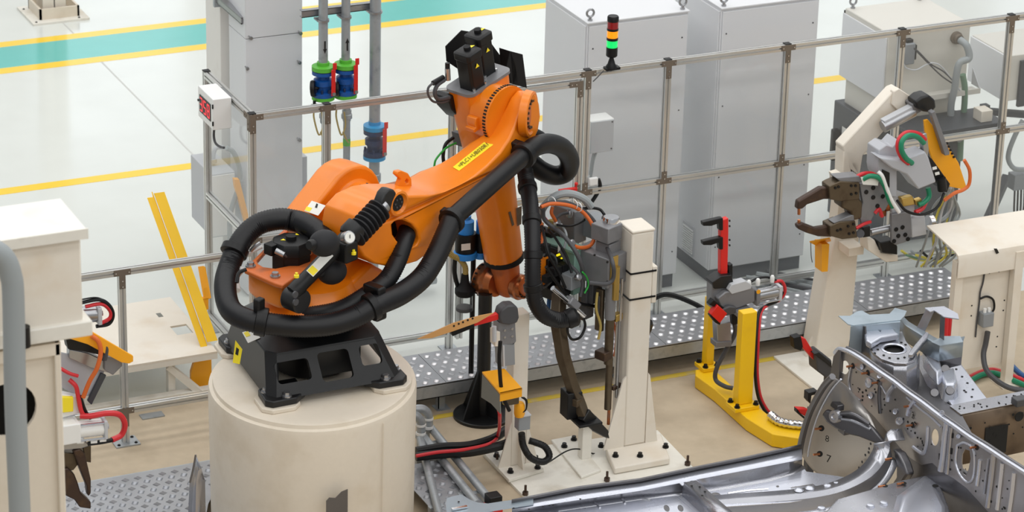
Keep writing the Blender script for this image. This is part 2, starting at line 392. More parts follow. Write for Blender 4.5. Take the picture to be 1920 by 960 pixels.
# ------------------------------------------------------------------ hall column at the far left
q = at(75,36,z=0.03); t = thing('column_footing', 'beige boxed footing of a steel hall column on the far floor', 'column', (q.x+0.16,q.y+0.16,0))
obj('base_plate', B().box((q.x-0.09,q.y-0.09,0), X*0.54, Y*0.54, Z*0.02), 'white_plate', t)
fr = B(); s_ = 0.38
for o_, e1, e2 in (((q.x,q.y,0.02), X*s_, Y*0.02), ((q.x,q.y+s_-0.02,0.02), X*s_, Y*0.02), ((q.x,q.y,0.02), X*0.02, Y*s_), ((q.x+s_-0.02,q.y,0.02), X*0.02, Y*s_)): fr.box(o_, e1, e2, Z*0.10)
obj('boxing', fr, 'beige_cast', t)
cb = B().box((q.x+0.05,q.y+0.06,0.02), X*0.22, Y*0.014, Z*3.5); cb.box((q.x+0.05,q.y+0.26,0.02), X*0.22, Y*0.014, Z*3.5); cb.box((q.x+0.155,q.y+0.06,0.02), X*0.01, Y*0.2, Z*3.5)
obj('steel_column', cb, 'beige', t)
for dx, dy in ((-0.05,-0.05),(0.36,-0.05),(-0.05,0.36)): inst('bolt', BOLT_T, t, (q.x+dx,q.y+dy,0.02))

# ------------------------------------------------------------------ service column behind the fence
YC = 1.4
xa, xb = at(461,200,y=YC).x, at(567,200,y=YC).x
t = thing('service_column', 'tall grey sheet-metal service column standing behind the fence corner', 'column', ((xa+xb)/2, YC+0.2, 0))
zs = at(520,66,y=YC).z
obj('cover_panel', B().box((xa,YC,0.02), X*(xb-xa), Y*0.35, Z*(zs-0.025)), 'cabinet_grey', t, bevel=0.004)
obj('cover_panel', B().box((xa,YC-0.003,zs), X*(xb-xa), Y*0.353, Z*2.0), 'cabinet_grey', t, bevel=0.004)
for px, py in ((463,128),(561,117),(561,262),(470,71),(563,62)):
    c_ = at(px,py,y=YC-0.004); k_ = B().cyl(c_, c_-Y*0.016, 0.013, n=10); k_.cyl(c_-Y*0.012, c_-Y*0.012+V((-0.02,0,0.022)), 0.005, n=6); obj('quarter_turn_lock', k_, 'steel', t)
bx0 = at(567,310,y=YC+0.14)
obj('side_box', B().box((xb+0.001,YC+0.1,at(575,378,y=YC+0.1).z), X*0.075, Y*0.25, Z*0.36), 'grey_light', t, bevel=0.004)
YP = 1.86
xc, xd = at(414,150,y=YP).x, at(466,150,y=YP).x
t = thing('hall_pillar', 'rough white plastered pillar left of the grey service column', 'pillar', ((xc+xd)/2, YP+0.15, 0))
obj('shaft', B().box((xc,YP,0), X*(xd-xc+0.1), Y*0.32, Z*4.2), 'column_white', t, bevel=0.006)
obj('corner_strip', B().box((xd-0.07,YP-0.012,0), X*0.04, Y*0.012, Z*4.2), 'white_plastic', t)
e0, e1 = at(404,4,y=YP-0.02), at(452,46,y=YP-0.42)
st = B(); d_ = (e1-e0); st.box(e0, d_, X*0.01, Z*0.05); st.box(e0, d_, X*0.045, Z*0.008); st.box(e0+Z*0.045, d_, X*0.045, Z*0.008)
tag(obj('strut_channel', st, 'steel'), 'short steel strut channel fixed high on the white pillar', 'bracket')
gb = B().box(at(402,14,y=YP-0.03), X*0.06, Y*0.03, Z*0.07)
tag(obj('strut_plate', gb, 'galvanised'), 'small grey strut end plate at the top edge of the white pillar', 'bracket')

# ------------------------------------------------------------------ pipes with valves behind the fence
YV = 1.0
e0, e1 = at(566,34,y=YV+0.06), at(702,18,y=YV+0.06)
st = B().box(e0, X*(e1.x-e0.x), Y*0.006, Z*0.05); st.box(e0, X*(e1.x-e0.x), Y*0.045, Z*0.006); st.box(e0+Z*0.046, X*(e1.x-e0.x), Y*0.045, Z*0.006)
tag(obj('strut_rail', st, 'steel'), 'horizontal steel strut rail holding the three vertical pipes', 'rail')
def zat(px, py, y=YV): return at(px, py, y=y).z
def pipe_thing(px, label):
    x_ = at(px,150,y=YV).x; t = thing('vertical_pipe', label, 'pipe', (x_,YV,0)); return t, x_
def clampring(t, x_, py, px, r):
    z_ = zat(px,py); k = B().lathe((x_,YV,z_), Z, [(r,-0.008),(r+0.01,-0.008),(r+0.01,0.008),(r,0.008)], 16, caps=False); k.box((x_-r-0.012,YV,z_-0.006), X*(2*r+0.024), Y*0.07, Z*0.012); obj('clamp', k, 'steel', t)
def arrow(t, x_, px, py, r, up):
    s = 1 if up else -1; z_ = zat(px,py); y_ = YV-r-0.002
    a_ = B().prism([(x_-0.006,y_,z_-s*0.05),(x_+0.006,y_,z_-s*0.05),(x_+0.006,y_,z_+s*0.01),(x_+0.014,y_,z_+s*0.01),(x_,y_,z_+s*0.045),(x_-0.014,y_,z_+s*0.01),(x_-0.006,y_,z_+s*0.01)], Y*0.006); obj('flow_arrow', a_, 'ink', t)
def valve(x_, px, y_top, y_bot, fl, bd, label, hang):
    z1, z0 = zat(px,y_top), zat(px,y_bot); H = z1-z0; R = 0.083
    v = thing('ball_valve', label, 'valve', (x_,YV,z0))
    T = (x_,YV,z0)
    obj('flange', B().lathe(T, Z, [(0.045,H*1.0),(0.045,H*0.92),(R,H*0.90),(R,H*0.80)], 24), fl, v)
    obj('flange', B().lathe(T, Z, [(R,H*0.04),(R,H*0.13),(0.05,H*0.0)], 24), fl, v)
    b = B().lathe(T, Z, [(R*0.98,H*0.13),(R*0.98,H*0.24),(0.05,H*0.25),(0.056,H*0.40),(0.07,H*0.42),(0.07,H*0.55),(0.045,H*0.57),(0.045,H*0.68),(R*0.98,H*0.69),(R*0.98,H*0.785)], 24); bo = obj('body', b, bd, v)
    obj('gasket', B().lathe(T, Z, [(R*1.0,H*0.785),(R*1.0,H*0.80)], 24), 'black', v)
    nb = B()
    for k in range(8):
        a_ = k*math.pi/4+0.3; nb.cyl(V(T)+V((0.068*math.cos(a_),0.068*math.sin(a_),H*0.20)), V(T)+V((0.068*math.cos(a_),0.068*math.sin(a_),H*0.33)), 0.009, n=6)
    tag(obj('stud_ring', nb, 'blue_dark', v), kind='stuff')
    hx, hy = 0.042, -0.075
    sp = B().cyl((x_+hx,YV-0.05,z0+H*0.26), (x_+hx,YV-0.11,z0+H*0.26), 0.013, n=10); obj('spindle', sp, 'steel', v)
    hb = B().box((x_+hx-0.016,YV-0.098,z0+H*0.2), X*0.032, Y*0.008, Z*(hang)); hb.box((x_+hx-0.005,YV-0.098,z0+H*0.2+hang), X*0.03, Y*0.008, Z*0.05)
    obj('handle', hb, 'red', v, bevel=0.003); return v
t, x1 = pipe_thing(606, 'grey vertical pipe with a down arrow, leftmost of three')
obj('upper_pipe', B().cyl((x1,YV,zat(606,118)), (x1,YV,4.0), 0.034, n=20), 'galvanised', t)
obj('lower_pipe', B().cyl((x1+0.005,YV,0.1), (x1+0.005,YV,zat(606,188)), 0.017, n=14), 'galvanised', t); arrow(t, x1, 606, 87, 0.034, False); clampring(t, x1, 38, 606, 0.034)
cp = B().lathe((x1+0.005,YV,zat(606,232)), Z, [(0.02,0),(0.028,0.01),(0.028,0.04),(0.033,0.045),(0.033,0.075),(0.022,0.085)], 12); obj('coupling', cp, 'galvanised', t)
v1 = valve(x1, 606, 116, 188, 'green', 'blue', 'blue valve with green flanges and red lever on the leftmost pipe', 0.2)
c_ = V((x1-0.1,YV-0.02,zat(578,165))); wh = B().lathe(c_, V((0.85,-0.5,0.1)), [(0.058,0),(0.062,0.012),(0.058,0.03)], 20); wh.cyl(c_, c_+X*0.09, 0.014, n=8); obj('handwheel', wh, 'black', v1)
t, x2 = pipe_thing(648, 'grey vertical pipe with an up arrow, middle of three')
obj('upper_pipe', B().cyl((x2,YV,zat(648,112)), (x2,YV,4.0), 0.032, n=20), 'galvanised', t)
obj('lower_pipe', B().cyl((x2+0.01,YV,0.1), (x2+0.01,YV,zat(648,182)), 0.026, n=18), 'galvanised', t); arrow(t, x2, 650, 80, 0.032, True); clampring(t, x2, 32, 648, 0.032)
obj('green_band', B().cyl((x2+0.01,YV,zat(651,272)), (x2+0.01,YV,zat(651,259)), 0.0275, n=18), 'green', t)
cp = B().lathe((x2+0.01,YV,zat(651,226)), Z, [(0.03,0),(0.03,0.015),(0.04,0.02),(0.04,0.05),(0.034,0.055),(0.034,0.085)], 16); obj('coupling', cp, 'galvanised', t)
v2 = valve(x2, 649, 111, 184, 'green', 'blue', 'blue valve with green flanges and red lever on the middle pipe', 0.22)
c_ = V((x2-0.085,YV-0.02,zat(624,166))); wh = B().lathe(c_, V((0.85,-0.5,0.1)), [(0.052,0),(0.056,0.012),(0.052,0.03)], 20); obj('handwheel', wh, 'black', v2)
t, x3 = pipe_thing(703, 'thick galvanised vertical pipe, rightmost of three')
obj('upper_pipe', B().cyl((x3,YV,zat(703,235)), (x3,YV,4.0), 0.041, n=22), 'galvanised', t); clampring(t, x3, 22, 703, 0.041)
obj('lower_pipe', B().tube([(x3,YV,zat(702,298)),(x3,YV,0.5),(x3,YV,0.2),(x3+0.05,YV,0.11),(x3+0.15,YV,0.1),(x3+0.5,YV,0.1)], 0.04, 18, 5), 'galvanised', t)
cp = B().lathe((x3,YV,zat(702,340)), Z, [(0.045,0),(0.05,0.005),(0.05,0.06),(0.045,0.065)], 18); obj('coupling', cp, 'galvanised', t)
v3 = valve(x3, 702, 227, 300, 'cyan', 'blue_dark', 'dark valve with bright blue flanges on the thick right pipe', 0.21)
for k, (xx, px) in enumerate(((x1,606),(x2,649))):
    p_ = [V((xx-0.09,YV-0.05,zat(px,196))), V((xx-0.09,YV-0.05,zat(px,215))), V((xx-0.06,YV-0.07,zat(px,245))), V((xx-0.02,YV-0.05,zat(px,230))), V((xx-0.03,YV-0.05,zat(px,205)))]
    p2_ = [V((xx-0.045,YV-0.065,zat(px,240))), V((xx-0.02,YV-0.07,zat(px,255))), V((xx+0.01,YV-0.04,zat(px,264)))]
    b = B().tube(p_, 0.0065, 6); b.tube(p2_, 0.0065, 6)
    tag(obj('sensor_cable', b, 'mud_yellow'), 'thin looped sensor cable below the valve of the %s pipe' % ('leftmost' if k == 0 else 'middle'), 'cable')
    if k == 0:
        sb = B().box((xx-0.105,YV-0.06,zat(px,198)), X*0.045, Y*0.03, Z*0.035); sb.cyl((xx-0.085,YV-0.045,zat(px,190)), (xx-0.085,YV-0.045,zat(px,183)), 0.012, n=8); tag(obj('valve_sensor', sb, 'black'), 'small black sensor under the leftmost blue valve', 'sensor')

# ------------------------------------------------------------------ electrical box left of the service column
p0 = at(395,328,y=1.42)
_px = p0.x
t = thing('electrical_box', 'white wall box seen through the clear side panel of the fence', 'electrical box', (p0.x+0.09,1.6,p0.z-0.5))
obj('housing', B().box((p0.x,1.42,p0.z-0.5), X*0.19, Y*0.446, Z*0.5), 'grey_light', t, bevel=0.006)
obj('door', B().box((p0.x+0.008,1.412,p0.z-0.49), X*0.174, Y*0.008, Z*0.48), 'white_plastic', t, bevel=0.003)
obj('mount_rail', B().box((p0.x+0.02,1.80,p0.z-0.3), X*(xc-p0.x+0.12), Y*0.07, Z*0.06), 'steel', t)
obj('nameplate', B().box((p0.x-0.003,1.46,p0.z-0.42), X*0.003, Y*0.05, Z*0.06), 'dark_grey', t)
cn = B().tube([at(400,302,y=1.6),at(401,285,y=1.6),at(406,277,y=1.6),at(418,276,y=1.6)], 0.016, 10); cn.cyl(at(400,305,y=1.6), at(400,298,y=1.6), 0.026, n=10)
obj('conduit', cn, 'grey_light', t)
p_ = [at(425,277,y=1.3),at(437,285,y=1.3),at(446,305,y=1.3),at(450,330,y=1.3),at(446,355,y=1.3),at(436,385,y=1.3),at(431,410,y=1.3),at(431,450,y=1.3),V((at(431,450,y=1.3).x,1.3,0.02))]
tag(obj('grey_conduit', B().tube(p_, 0.019, 10), 'grey_hose'), 'curved grey conduit hanging in front of the white wall box', 'conduit')
y_ = B().prism([at(440,337,y=1.25),at(449,337,y=1.25),at(470,420,y=1.25),at(464,432,y=1.25),at(442,352,y=1.25)], Y*0.05)
tag(obj('amber_guard', y_, 'amber'), 'amber slanted guard strip behind the fence corner post', 'guard')
# ================================================================== clear safety fence
PW = 0.046
def profile(b, p0, p1, side, w=PW, slot=0.011, dep=0.013):
    p0, p1 = V(p0), V(p1); d = (p1-p0).normalized(); s = V(side).normalized(); n = d.cross(s); h = w/2; q = slot/2; g = h-dep
    loop = [(-h,-h),(-q,-h),(-q,-g),(q,-g),(q,-h),(h,-h),(h,-q),(g,-q),(g,q),(h,q),(h,h),(q,h),(q,g),(-q,g),(-q,h),(-h,h),(-h,q),(-g,q),(-g,-q),(-h,-q)]
    b.loft([[p+s*u+n*v for u, v in loop] for p in (p0, p1)]); return b
def slotfill(b, p0, p1, side, w=PW):
    p0, p1 = V(p0), V(p1); s = V(side).normalized(); d = (p1-p0); n = d.normalized().cross(s)
    for a_ in (s, -s, n, -n):
        t_ = d.normalized().cross(a_); b.box(p0+a_*(w/2-0.012)-t_*0.0052, d, t_*0.0104, a_*0.004)
    return b
def bar(name, t, p0, p1, side):
    o = obj(name, profile(B(), p0, p1, side), 'alu_profile', t, smooth=False)
    return o
def tplate(up=True, kind='T'):
    b = B(); w = 0.021
    if kind == 'T': loop = [(-0.058,0.021),(0.058,0.021),(0.058,-0.021),(0.021,-0.021),(0.021,-0.115),(-0.021,-0.115),(-0.021,-0.021),(-0.058,-0.021)]; sc = [(-0.045,0),(0.045,0),(0,-0.06),(0,-0.1)]
    elif kind == 'L': loop = [(-0.021,0.021),(0.075,0.021),(0.075,-0.021),(0.021,-0.021),(0.021,-0.115),(-0.021,-0.115)]; sc = [(0.06,0),(0.03,0),(0,-0.06),(0,-0.1)]
    elif kind == 'R': loop = [(0.021,0.021),(-0.085,0.021),(-0.085,-0.021),(-0.021,-0.021),(-0.021,-0.1),(0.021,-0.1)]; sc = [(-0.07,0),(-0.035,0),(0,-0.05),(0,-0.085)]
    else: loop = [(-0.06,0.021),(-0.021,0.021),(-0.021,0.075),(0.021,0.075),(0.021,0.021),(0.06,0.021),(0.06,-0.021),(-0.06,-0.021)]; sc = [(-0.045,0),(0.045,0),(0,0.055),(0,0.02)]
    b.prism([(x_,0,z_) for x_, z_ in loop], (0,-0.005,0))
    for x_, z_ in sc: b.cyl((x_,-0.005,z_), (x_,-0.009,z_), 0.007, n=8)
    return mesh_of('corner_bracket', b, 'bracket_bronze', False)
def screws(kind):
    sc = {'T':[(-0.045,0),(0.045,0),(0,-0.06),(0,-0.1)],'L':[(0.06,0),(0.03,0),(0,-0.06),(0,-0.1)],'R':[(-0.07,0),(-0.035,0),(0,-0.05),(0,-0.085)],'M':[(-0.045,0),(0.045,0),(0,0.055),(0,0.02)]}[kind]
    b = B()
    for x_, z_ in sc: b.cyl((x_,-0.009,z_), (x_,-0.0105,z_), 0.0055, n=8)
    return mesh_of('screw_heads', b, 'screw_steel', False)
BR = {k: tplate(kind=k) for k in 'TLRM'}; SCW = {k: screws(k) for k in 'TLRM'}
def bracket(t, k, loc):
    o = inst('corner_bracket', BR[k], t, loc); s_ = bpy.data.objects.new('screw_heads', SCW[k]); link(s_, o, WL[t.name]); tag(s_, kind='stuff'); return o
CAPM = mesh_of('end_cap', B().box((-0.024,-0.024,0), X*0.048, Y*0.048, Z*0.006), 'black', False)
def panel(t, p0, e1, e2, n=Y):
    obj('clear_panel', B().box(V(p0)-V(n)*0.0025, e1, e2, V(n)*0.005), 'clear_panel', t, smooth=False)
HP = 1.977; MZ = 1.07; BZ = 0.13
fence = thing('safety_fence', 'long clear-panelled aluminium safety fence along the back of the cell', 'fence', (3.5,0,0))
posts = [0.0, 0.545, 1.49, 2.53, 3.17, 4.147, 5.12, 6.073, 7.03]
for i, x_ in enumerate(posts):
    bar('post', fence, (x_,0,0.0), (x_,0,HP-PW/2 if i else HP+PW/2), X)
    obj('foot', B().box((x_-0.06,-0.06,0), X*0.12, Y*0.12, Z*0.008), 'galvanised', fence)
    inst('end_cap', CAPM, fence, (x_,0,HP+PW/2))
    bracket(fence, 'L' if i == 0 else 'T', (x_,-PW/2,HP))
    if i >= 3 or i in (0,1): bracket(fence, 'M', (x_,-PW/2,MZ))
for i, (a_, b_) in enumerate(zip(posts, posts[1:])):
    bar('rail', fence, (a_+PW/2 if i == 0 else a_,0,HP), (b_,0,HP), Y)
    if i != 2:
        bar('rail', fence, (a_+PW/2,0,MZ), (b_-PW/2,0,MZ), Y); bar('rail', fence, (a_+PW/2,0,BZ), (b_-PW/2,0,BZ), Y)
        for z0, z1 in ((BZ,MZ),(MZ,HP)): panel(fence, (a_+0.02,0,z0+0.02), X*(b_-a_-0.04), Z*(z1-z0-0.04))
side = thing('safety_fence', 'short clear fence section running back from the fence corner', 'fence', (0,0.5,0))
YE = 0.925
bar('post', side, (0,YE,0), (0,YE,HP+PW/2), X); obj('foot', B().box((-0.06,YE-0.06,0), X*0.12, Y*0.12, Z*0.008), 'galvanised', side)
inst('end_cap', CAPM, side, (0,YE,HP+PW/2))
for z_ in (HP, MZ, BZ): bar('rail', side, (0,PW/2,z_), (0,YE-PW/2,z_), X)
for z0, z1 in ((BZ,MZ),(MZ,HP)): panel(side, (0,0.04,z0+0.02), Y*(YE-0.08), Z*(z1-z0-0.04), X)
R90 = Matrix.Rotation(math.radians(-90), 3, 'Z')
o = inst('corner_bracket', BR['R'], side, (-PW/2,0,HP), R90)
# access gate between two posts
gate = thing('access_gate', 'framed clear access gate in the fence behind the robot elbow', 'gate', (2.0,-0.01,0))
gx0, gx1, gz = 1.56, 2.462, HP-0.062
for x_ in (gx0, gx1): bar('stile', gate, (x_,-0.012,0.08), (x_,-0.012,gz+PW/2), X)
for z_ in (gz, MZ, 0.16): bar('rail', gate, (gx0+PW/2,-0.012,z_), (gx1-PW/2,-0.012,z_), Y)
for z0, z1 in ((0.16,MZ),(MZ,gz)): panel(gate, (gx0+0.02,-0.012,z0+0.02), X*(gx1-gx0-0.04), Z*(z1-z0-0.04))
bracket(gate, 'R', (gx1,-0.012-PW/2,gz)); bracket(gate, 'M', (gx1,-0.012-PW/2,MZ))
h0 = at(1060,357,y=-0.06); hb = B().box((h0.x-0.05,-0.075,h0.z-0.012), X*0.14, Y*0.03, Z*0.024); hb.cyl((h0.x+0.085,-0.06,h0.z), (h0.x+0.085,-0.06,h0.z+0.03), 0.006, n=8); hb.sphere((h0.x+0.085,-0.06,h0.z+0.038), 0.014, 10, 6)
obj('latch_handle', hb, 'red', gate, bevel=0.003)
# low fence in front of the beige table
YL = -0.606; q = at(234,828,z=0); zt = at(232,508,y=YL).z; zb = at(234,768,y=YL).z
low = thing('low_fence', 'low aluminium rail fence in front of the beige low table', 'fence', (q.x,YL,0))
for x_ in (q.x-1.9, q.x):
    bar('post', low, (x_,YL,0.0), (x_,YL,zt-PW/2), X)
    obj('foot', B().box((x_-0.085,YL-0.07,0), X*0.17, Y*0.14, Z*0.01), 'galvanised', low)
    for dx, dy in ((-0.06,-0.045),(0.06,-0.045),(-0.06,0.045),(0.06,0.045)): inst('bolt', BOLT_T, low, (x_+dx,YL+dy,0.01))
    bracket(low, 'T', (x_,YL-PW/2,zt)); bracket(low, 'T', (x_,YL-PW/2,zb))
xe = at(470,470,y=YL).x
bar('rail', low, (q.x-3,YL,zt), (xe,YL,zt), Y); bar('rail', low, (q.x-3,YL,zb), (xe,YL,zb), Y)

# ------------------------------------------------------------------ counter display on the side section
q = at(399,187,x=-0.17)
t = thing('counter_display', 'white counter box with red digits hung on the fence corner', 'display', (q.x+0.07,q.y+0.15,q.z-0.23))
SY, SZ_ = 0.31, 0.225
obj('housing', B().box((q.x,q.y,q.z-SZ_), X*0.135, Y*SY, Z*SZ_), 'white_plastic', t, bevel=0.005)
obj('screen', B().box((q.x-0.004,q.y+0.045,q.z-SZ_+0.05), X*0.004, Y*0.225, Z*0.125), 'black', t)
segs = {'3':'abcdg','5':'acdfg','8':'abcdefg'}
def digit(ch, y0, z0, w, h):
    b = B(); th = 0.0095; xx = q.x-0.0055
    def hb_(z_): b.box((xx,y0-w,z_-th/2), X*0.002, Y*w, Z*th)
    def vb_(y_, z_): b.box((xx,y_-th/2,z_), X*0.002, Y*th, Z*(h/2))
    for s_ in segs[ch]:
        if s_ == 'a': hb_(z0+h)
        if s_ == 'd': hb_(z0)
        if s_ == 'g': hb_(z0+h/2)
        if s_ == 'f': vb_(y0, z0+h/2)
        if s_ == 'e': vb_(y0, z0)
        if s_ == 'b': vb_(y0-w, z0+h/2)
        if s_ == 'c': vb_(y0-w, z0)
    return b
for i, ch in enumerate('358'): obj('digit', digit(ch, q.y+0.252-i*0.073, q.z-SZ_+0.067, 0.042, 0.09), 'led_red', t, smooth=False)
for dz in (0.045, 0.17):
    obj('hinge', B().cyl((q.x-0.003,q.y-0.004,q.z-dz-0.02), (q.x-0.003,q.y-0.004,q.z-dz+0.01), 0.006, n=8), 'black', t)
obj('lock', B().cyl((q.x,q.y+SY-0.02,q.z-0.1), (q.x-0.01,q.y+SY-0.02,q.z-0.1), 0.009, n=10), 'dark_grey', t)
obj('hanger', B().box((q.x+0.13,q.y+0.05,q.z-0.06), X*0.03, Y*0.2, Z*0.05), 'steel', t)
p_ = [at(402,236,x=-0.1), at(401,255,x=-0.1), at(404,268,x=-0.1), at(412,275,x=-0.1), at(420,277,x=-0.1)]
tag(obj('display_cable', B().tube(p_, 0.009, 8), 'dark_grey'), 'short dark cable curling down from the red digit counter', 'cable')

# ------------------------------------------------------------------ signal tower on the top rail
q = at(1146,128,y=-0.05); t = thing('signal_tower', 'signal tower with red, amber and green tiers on the fence rail', 'signal light', q)
def zs_(py): return at(1146,py,y=-0.05).z
obj('mount', B().box(q+V((-0.045,-0.02,-0.012)), X*0.11, Y*0.06, Z*0.02), 'black', t, bevel=0.003)
obj('stem', B().lathe(q, Z, [(0.042,0.0),(0.042,0.012),(0.028,0.035),(0.016,0.075),(0.013,0.11)], 18), 'black', t)
obj('base', B().lathe((q.x,q.y,0), Z, [(0.034,zs_(106)),(0.041,zs_(104)),(0.041,zs_(88))], 20), 'black', t)
obj('green_lamp', B().lathe((q.x,q.y,0), Z, [(0.039,zs_(88)),(0.039,zs_(75))], 20), 'lamp_green', t)
obj('spacer', B().lathe((q.x,q.y,0), Z, [(0.041,zs_(75)),(0.041,zs_(70))], 20), 'black', t)
obj('amber_lamp', B().lathe((q.x,q.y,0), Z, [(0.039,zs_(70)),(0.039,zs_(57))], 20), 'lamp_amber', t)
obj('spacer', B().lathe((q.x,q.y,0), Z, [(0.041,zs_(57)),(0.041,zs_(53))], 20), 'black', t)
obj('red_lamp', B().lathe((q.x,q.y,0), Z, [(0.039,zs_(53)),(0.039,zs_(40))], 20), 'lamp_red', t)
obj('cap', B().lathe((q.x,q.y,0), Z, [(0.041,zs_(40)),(0.041,zs_(32)),(0.036,zs_(30))], 20), 'black', t)
obj('lead', B().tube([at(1132,132,y=-0.04),at(1122,143,y=-0.04),at(1112,153,y=-0.035)], 0.004, 6), 'dark_grey', t)

# ------------------------------------------------------------------ junction box beside the gate
q = at(1107,228,y=0.05); t = thing('junction_box', 'pale grey junction box mounted on the gate post', 'junction box', (q.x+0.09,0.1,q.z-0.25))
obj('housing', B().box((q.x,0.05,q.z-0.25), X*0.19, Y*0.14, Z*0.25), 'white_plastic', t, bevel=0.004)
obj('lid', B().box((q.x+0.004,0.04,q.z-0.245), X*0.182, Y*0.01, Z*0.24), 'grey_light', t, bevel=0.003)
for dx, dz in ((0.17,0.02),(0.17,0.225)): obj('lid_screw', B().cyl((q.x+dx,0.04,q.z-dz), (q.x+dx,0.035,q.z-dz), 0.006, n=8), 'dark_grey', t)
for k, (o_, m_, pts, r_) in enumerate(((0,'grey_hose',[(1118,286),(1113,300),(1110,320),(1108,338),(1118,348)],0.009),(1,'grey_hose',[(1113,286),(1109,305),(1106,328)],0.008),(2,'black',[(1122,336),(1125,348),(1120,362),(1110,378)],0.015))):
    tag(obj('cable', B().tube([at(px,py,y=0.0 if k == 2 else 0.06) for px, py in pts], r_, 8), m_), ('thicker grey cable hanging from the pale junction box','thinner grey cable hanging from the pale junction box','thick black cable bending down below the pale junction box')[k], 'cable')
q = at(1112,340,y=-0.04); tag(obj('cable_gland', B().cbox(q, (0.07,0.03,0.06)), 'white_plastic', bevel=0.008), 'small white cable gland on the gate post', 'cable gland')
# ================================================================== cabinets behind the fence
EYE = None
def eyebolt(t, p):
    b = B().lathe(p, Z, [(0.018,0),(0.018,0.012),(0.011,0.014),(0.011,0.03)], 10); c = V(p)+Z*0.058; R = 0.028; rings = []
    for k in range(16):
        a_ = 2*math.pi*k/16; d_ = X*math.cos(a_)+Z*math.sin(a_); rings.append([c+d_*(R+0.009*math.cos(2*math.pi*j/8))+Y*(0.009*math.sin(2*math.pi*j/8)) for j in range(8)])
    b.loft(rings+[rings[0]], caps=False); obj('eyebolt', b, 'steel', t)
def cabinet(label, x0, x1, y0, y1, h, vent=False):
    t = thing('control_cabinet', label, 'cabinet', ((x0+x1)/2, (y0+y1)/2, 0), 'tall control cabinets behind the fence')
    obj('plinth', B().box((x0+0.02,y0+0.03,0), X*(x1-x0-0.04), Y*(y1-y0-0.06), Z*0.11), 'plinth', t)
    obj('body', B().box((x0,y0+0.012,0.11), X*(x1-x0), Y*(y1-y0-0.012), Z*(h-0.12)), 'cabinet_grey', t, bevel=0.004)
    obj('rear_panel', B().box((x0+0.012,y0,0.12), X*(x1-x0-0.024), Y*0.011, Z*(h-0.15)), 'cabinet_grey', t, bevel=0.003)
    obj('side_panel', B().box((x0-0.01,y0+0.025,0.12), X*0.01, Y*(y1-y0-0.05), Z*(h-0.15)), 'cabinet_grey', t, bevel=0.003)
    obj('roof', B().box((x0-0.006,y0-0.004,h-0.012), X*(x1-x0+0.012), Y*(y1-y0+0.008), Z*0.014), 'cabinet_top', t, bevel=0.003)
    for ex in (x0+0.035, x1-0.035):
        for ey in (y0+0.04, y1-0.05): eyebolt(t, (ex,ey,h+0.002))
    for ex in (x0+0.045, x1-0.05):
        for k in range(4): obj('panel_screw', B().cyl((ex,y0,0.3+k*(h-0.5)/3), (ex,y0-0.003,0.3+k*(h-0.5)/3), 0.006, n=8), 'dark_grey', t)
    if vent:
        fz, fy, vw, vh = vent; vt = obj('vent_grille', B().box((x0-0.016,fy,fz), X*0.006, Y*vw, Z*vh), 'grey_light', t, bevel=0.002)
        for k in range(11): obj('slat', B().box((x0-0.023,fy+0.015,fz+0.02+k*(vh-0.04)/11), X*0.008, Y*(vw-0.03), Z*0.011), 'white_plastic', vt)
    return t
cabinet('tall grey control cabinet nearest the signal tower', 2.72, 3.54, 0.40, 1.12, 2.2)
c2 = at(1301,404,x=3.775); c3 = at(1277,458,x=3.775)
cabinet('tall grey control cabinet with a side vent, right of the signal tower', 3.79, 4.615, 0.36, 1.10, 2.2, (c3.z-0.03, at(1301,450,x=3.775).y, 0.19, 0.24))
# cables bunched on the floor behind the fence
for k in range(7):
    x_ = 4.0+k*0.085; r_ = 0.022 if k % 2 else 0.016
    p_ = [V((x_-0.3,0.22,0.03+0.012*k)), V((x_-0.05,0.10,0.05)), V((x_+0.12,-0.12,0.06)), V((x_+0.3,-0.3,0.04)), V((x_+0.42,-0.36,0.03))]
    tag(obj('floor_cable', B().tube(p_, r_, 8), 'grey_hose' if k % 3 else 'dark_grey'), 'one of the grey cables bunched on the floor below the fence', 'cable', 'cables running under the fence')
p_ = [V((3.0,-0.2,0.22)),V((3.12,-0.25,0.27)),V((3.3,-0.32,0.2)),V((3.45,-0.4,0.1))]
tag(obj('floor_cable', B().tube(p_, 0.02, 8), 'black'), 'black cable arching off the walkway beside the tall gun column', 'cable')
# ------------------------------------------------------------------ beige controller right
yf = 0.5; a_ = at(1666,70,y=yf); x0, zt = a_.x, a_.z+0.03; zb = at(1662,186,y=yf).z
w_ = at(1820,48,y=yf).x-x0; D_ = 0.66
t = thing('robot_controller', 'beige robot controller on a dark base behind the fence, with cable socket', 'controller', (x0+w_/2,yf+D_/2,0))
obj('upper_housing', B().box((x0,yf,zb), X*w_, Y*D_, Z*(zt-zb)), 'controller_beige', t, bevel=0.008)
obj('side_door', B().box((x0-0.012,yf+0.01,zb-0.02), X*0.012, Y*(D_-0.0), Z*(zt-zb-0.02)), 'cabinet_grey', t, bevel=0.003)
obj('door_gasket', B().box((x0-0.004,yf+D_,zb+0.02), X*0.01, Y*0.008, Z*(zt-zb-0.04)), 'black', t)
for ex, ey in ((x0+0.05,yf+D_-0.03),(x0+w_-0.08,yf+D_-0.03)): eyebolt(t, (ex,ey,zt))
obj('lower_housing', B().box((x0+0.03,yf+0.09,0.62), X*(w_-0.06), Y*(D_-0.12), Z*(zb-0.62)), 'controller_beige', t, bevel=0.006)
obj('shelf_angle', B().prism([V((x0+0.02,yf,zb-0.01)),V((x0+0.02,yf-0.12,zb-0.01)),V((x0+0.02,yf-0.12,zb+0.03)),V((x0+0.02,yf-0.1,zb+0.03)),V((x0+0.02,yf-0.1,zb+0.01)),V((x0+0.02,yf,zb+0.01))], X*(w_+0.04)), 'controller_beige', t)
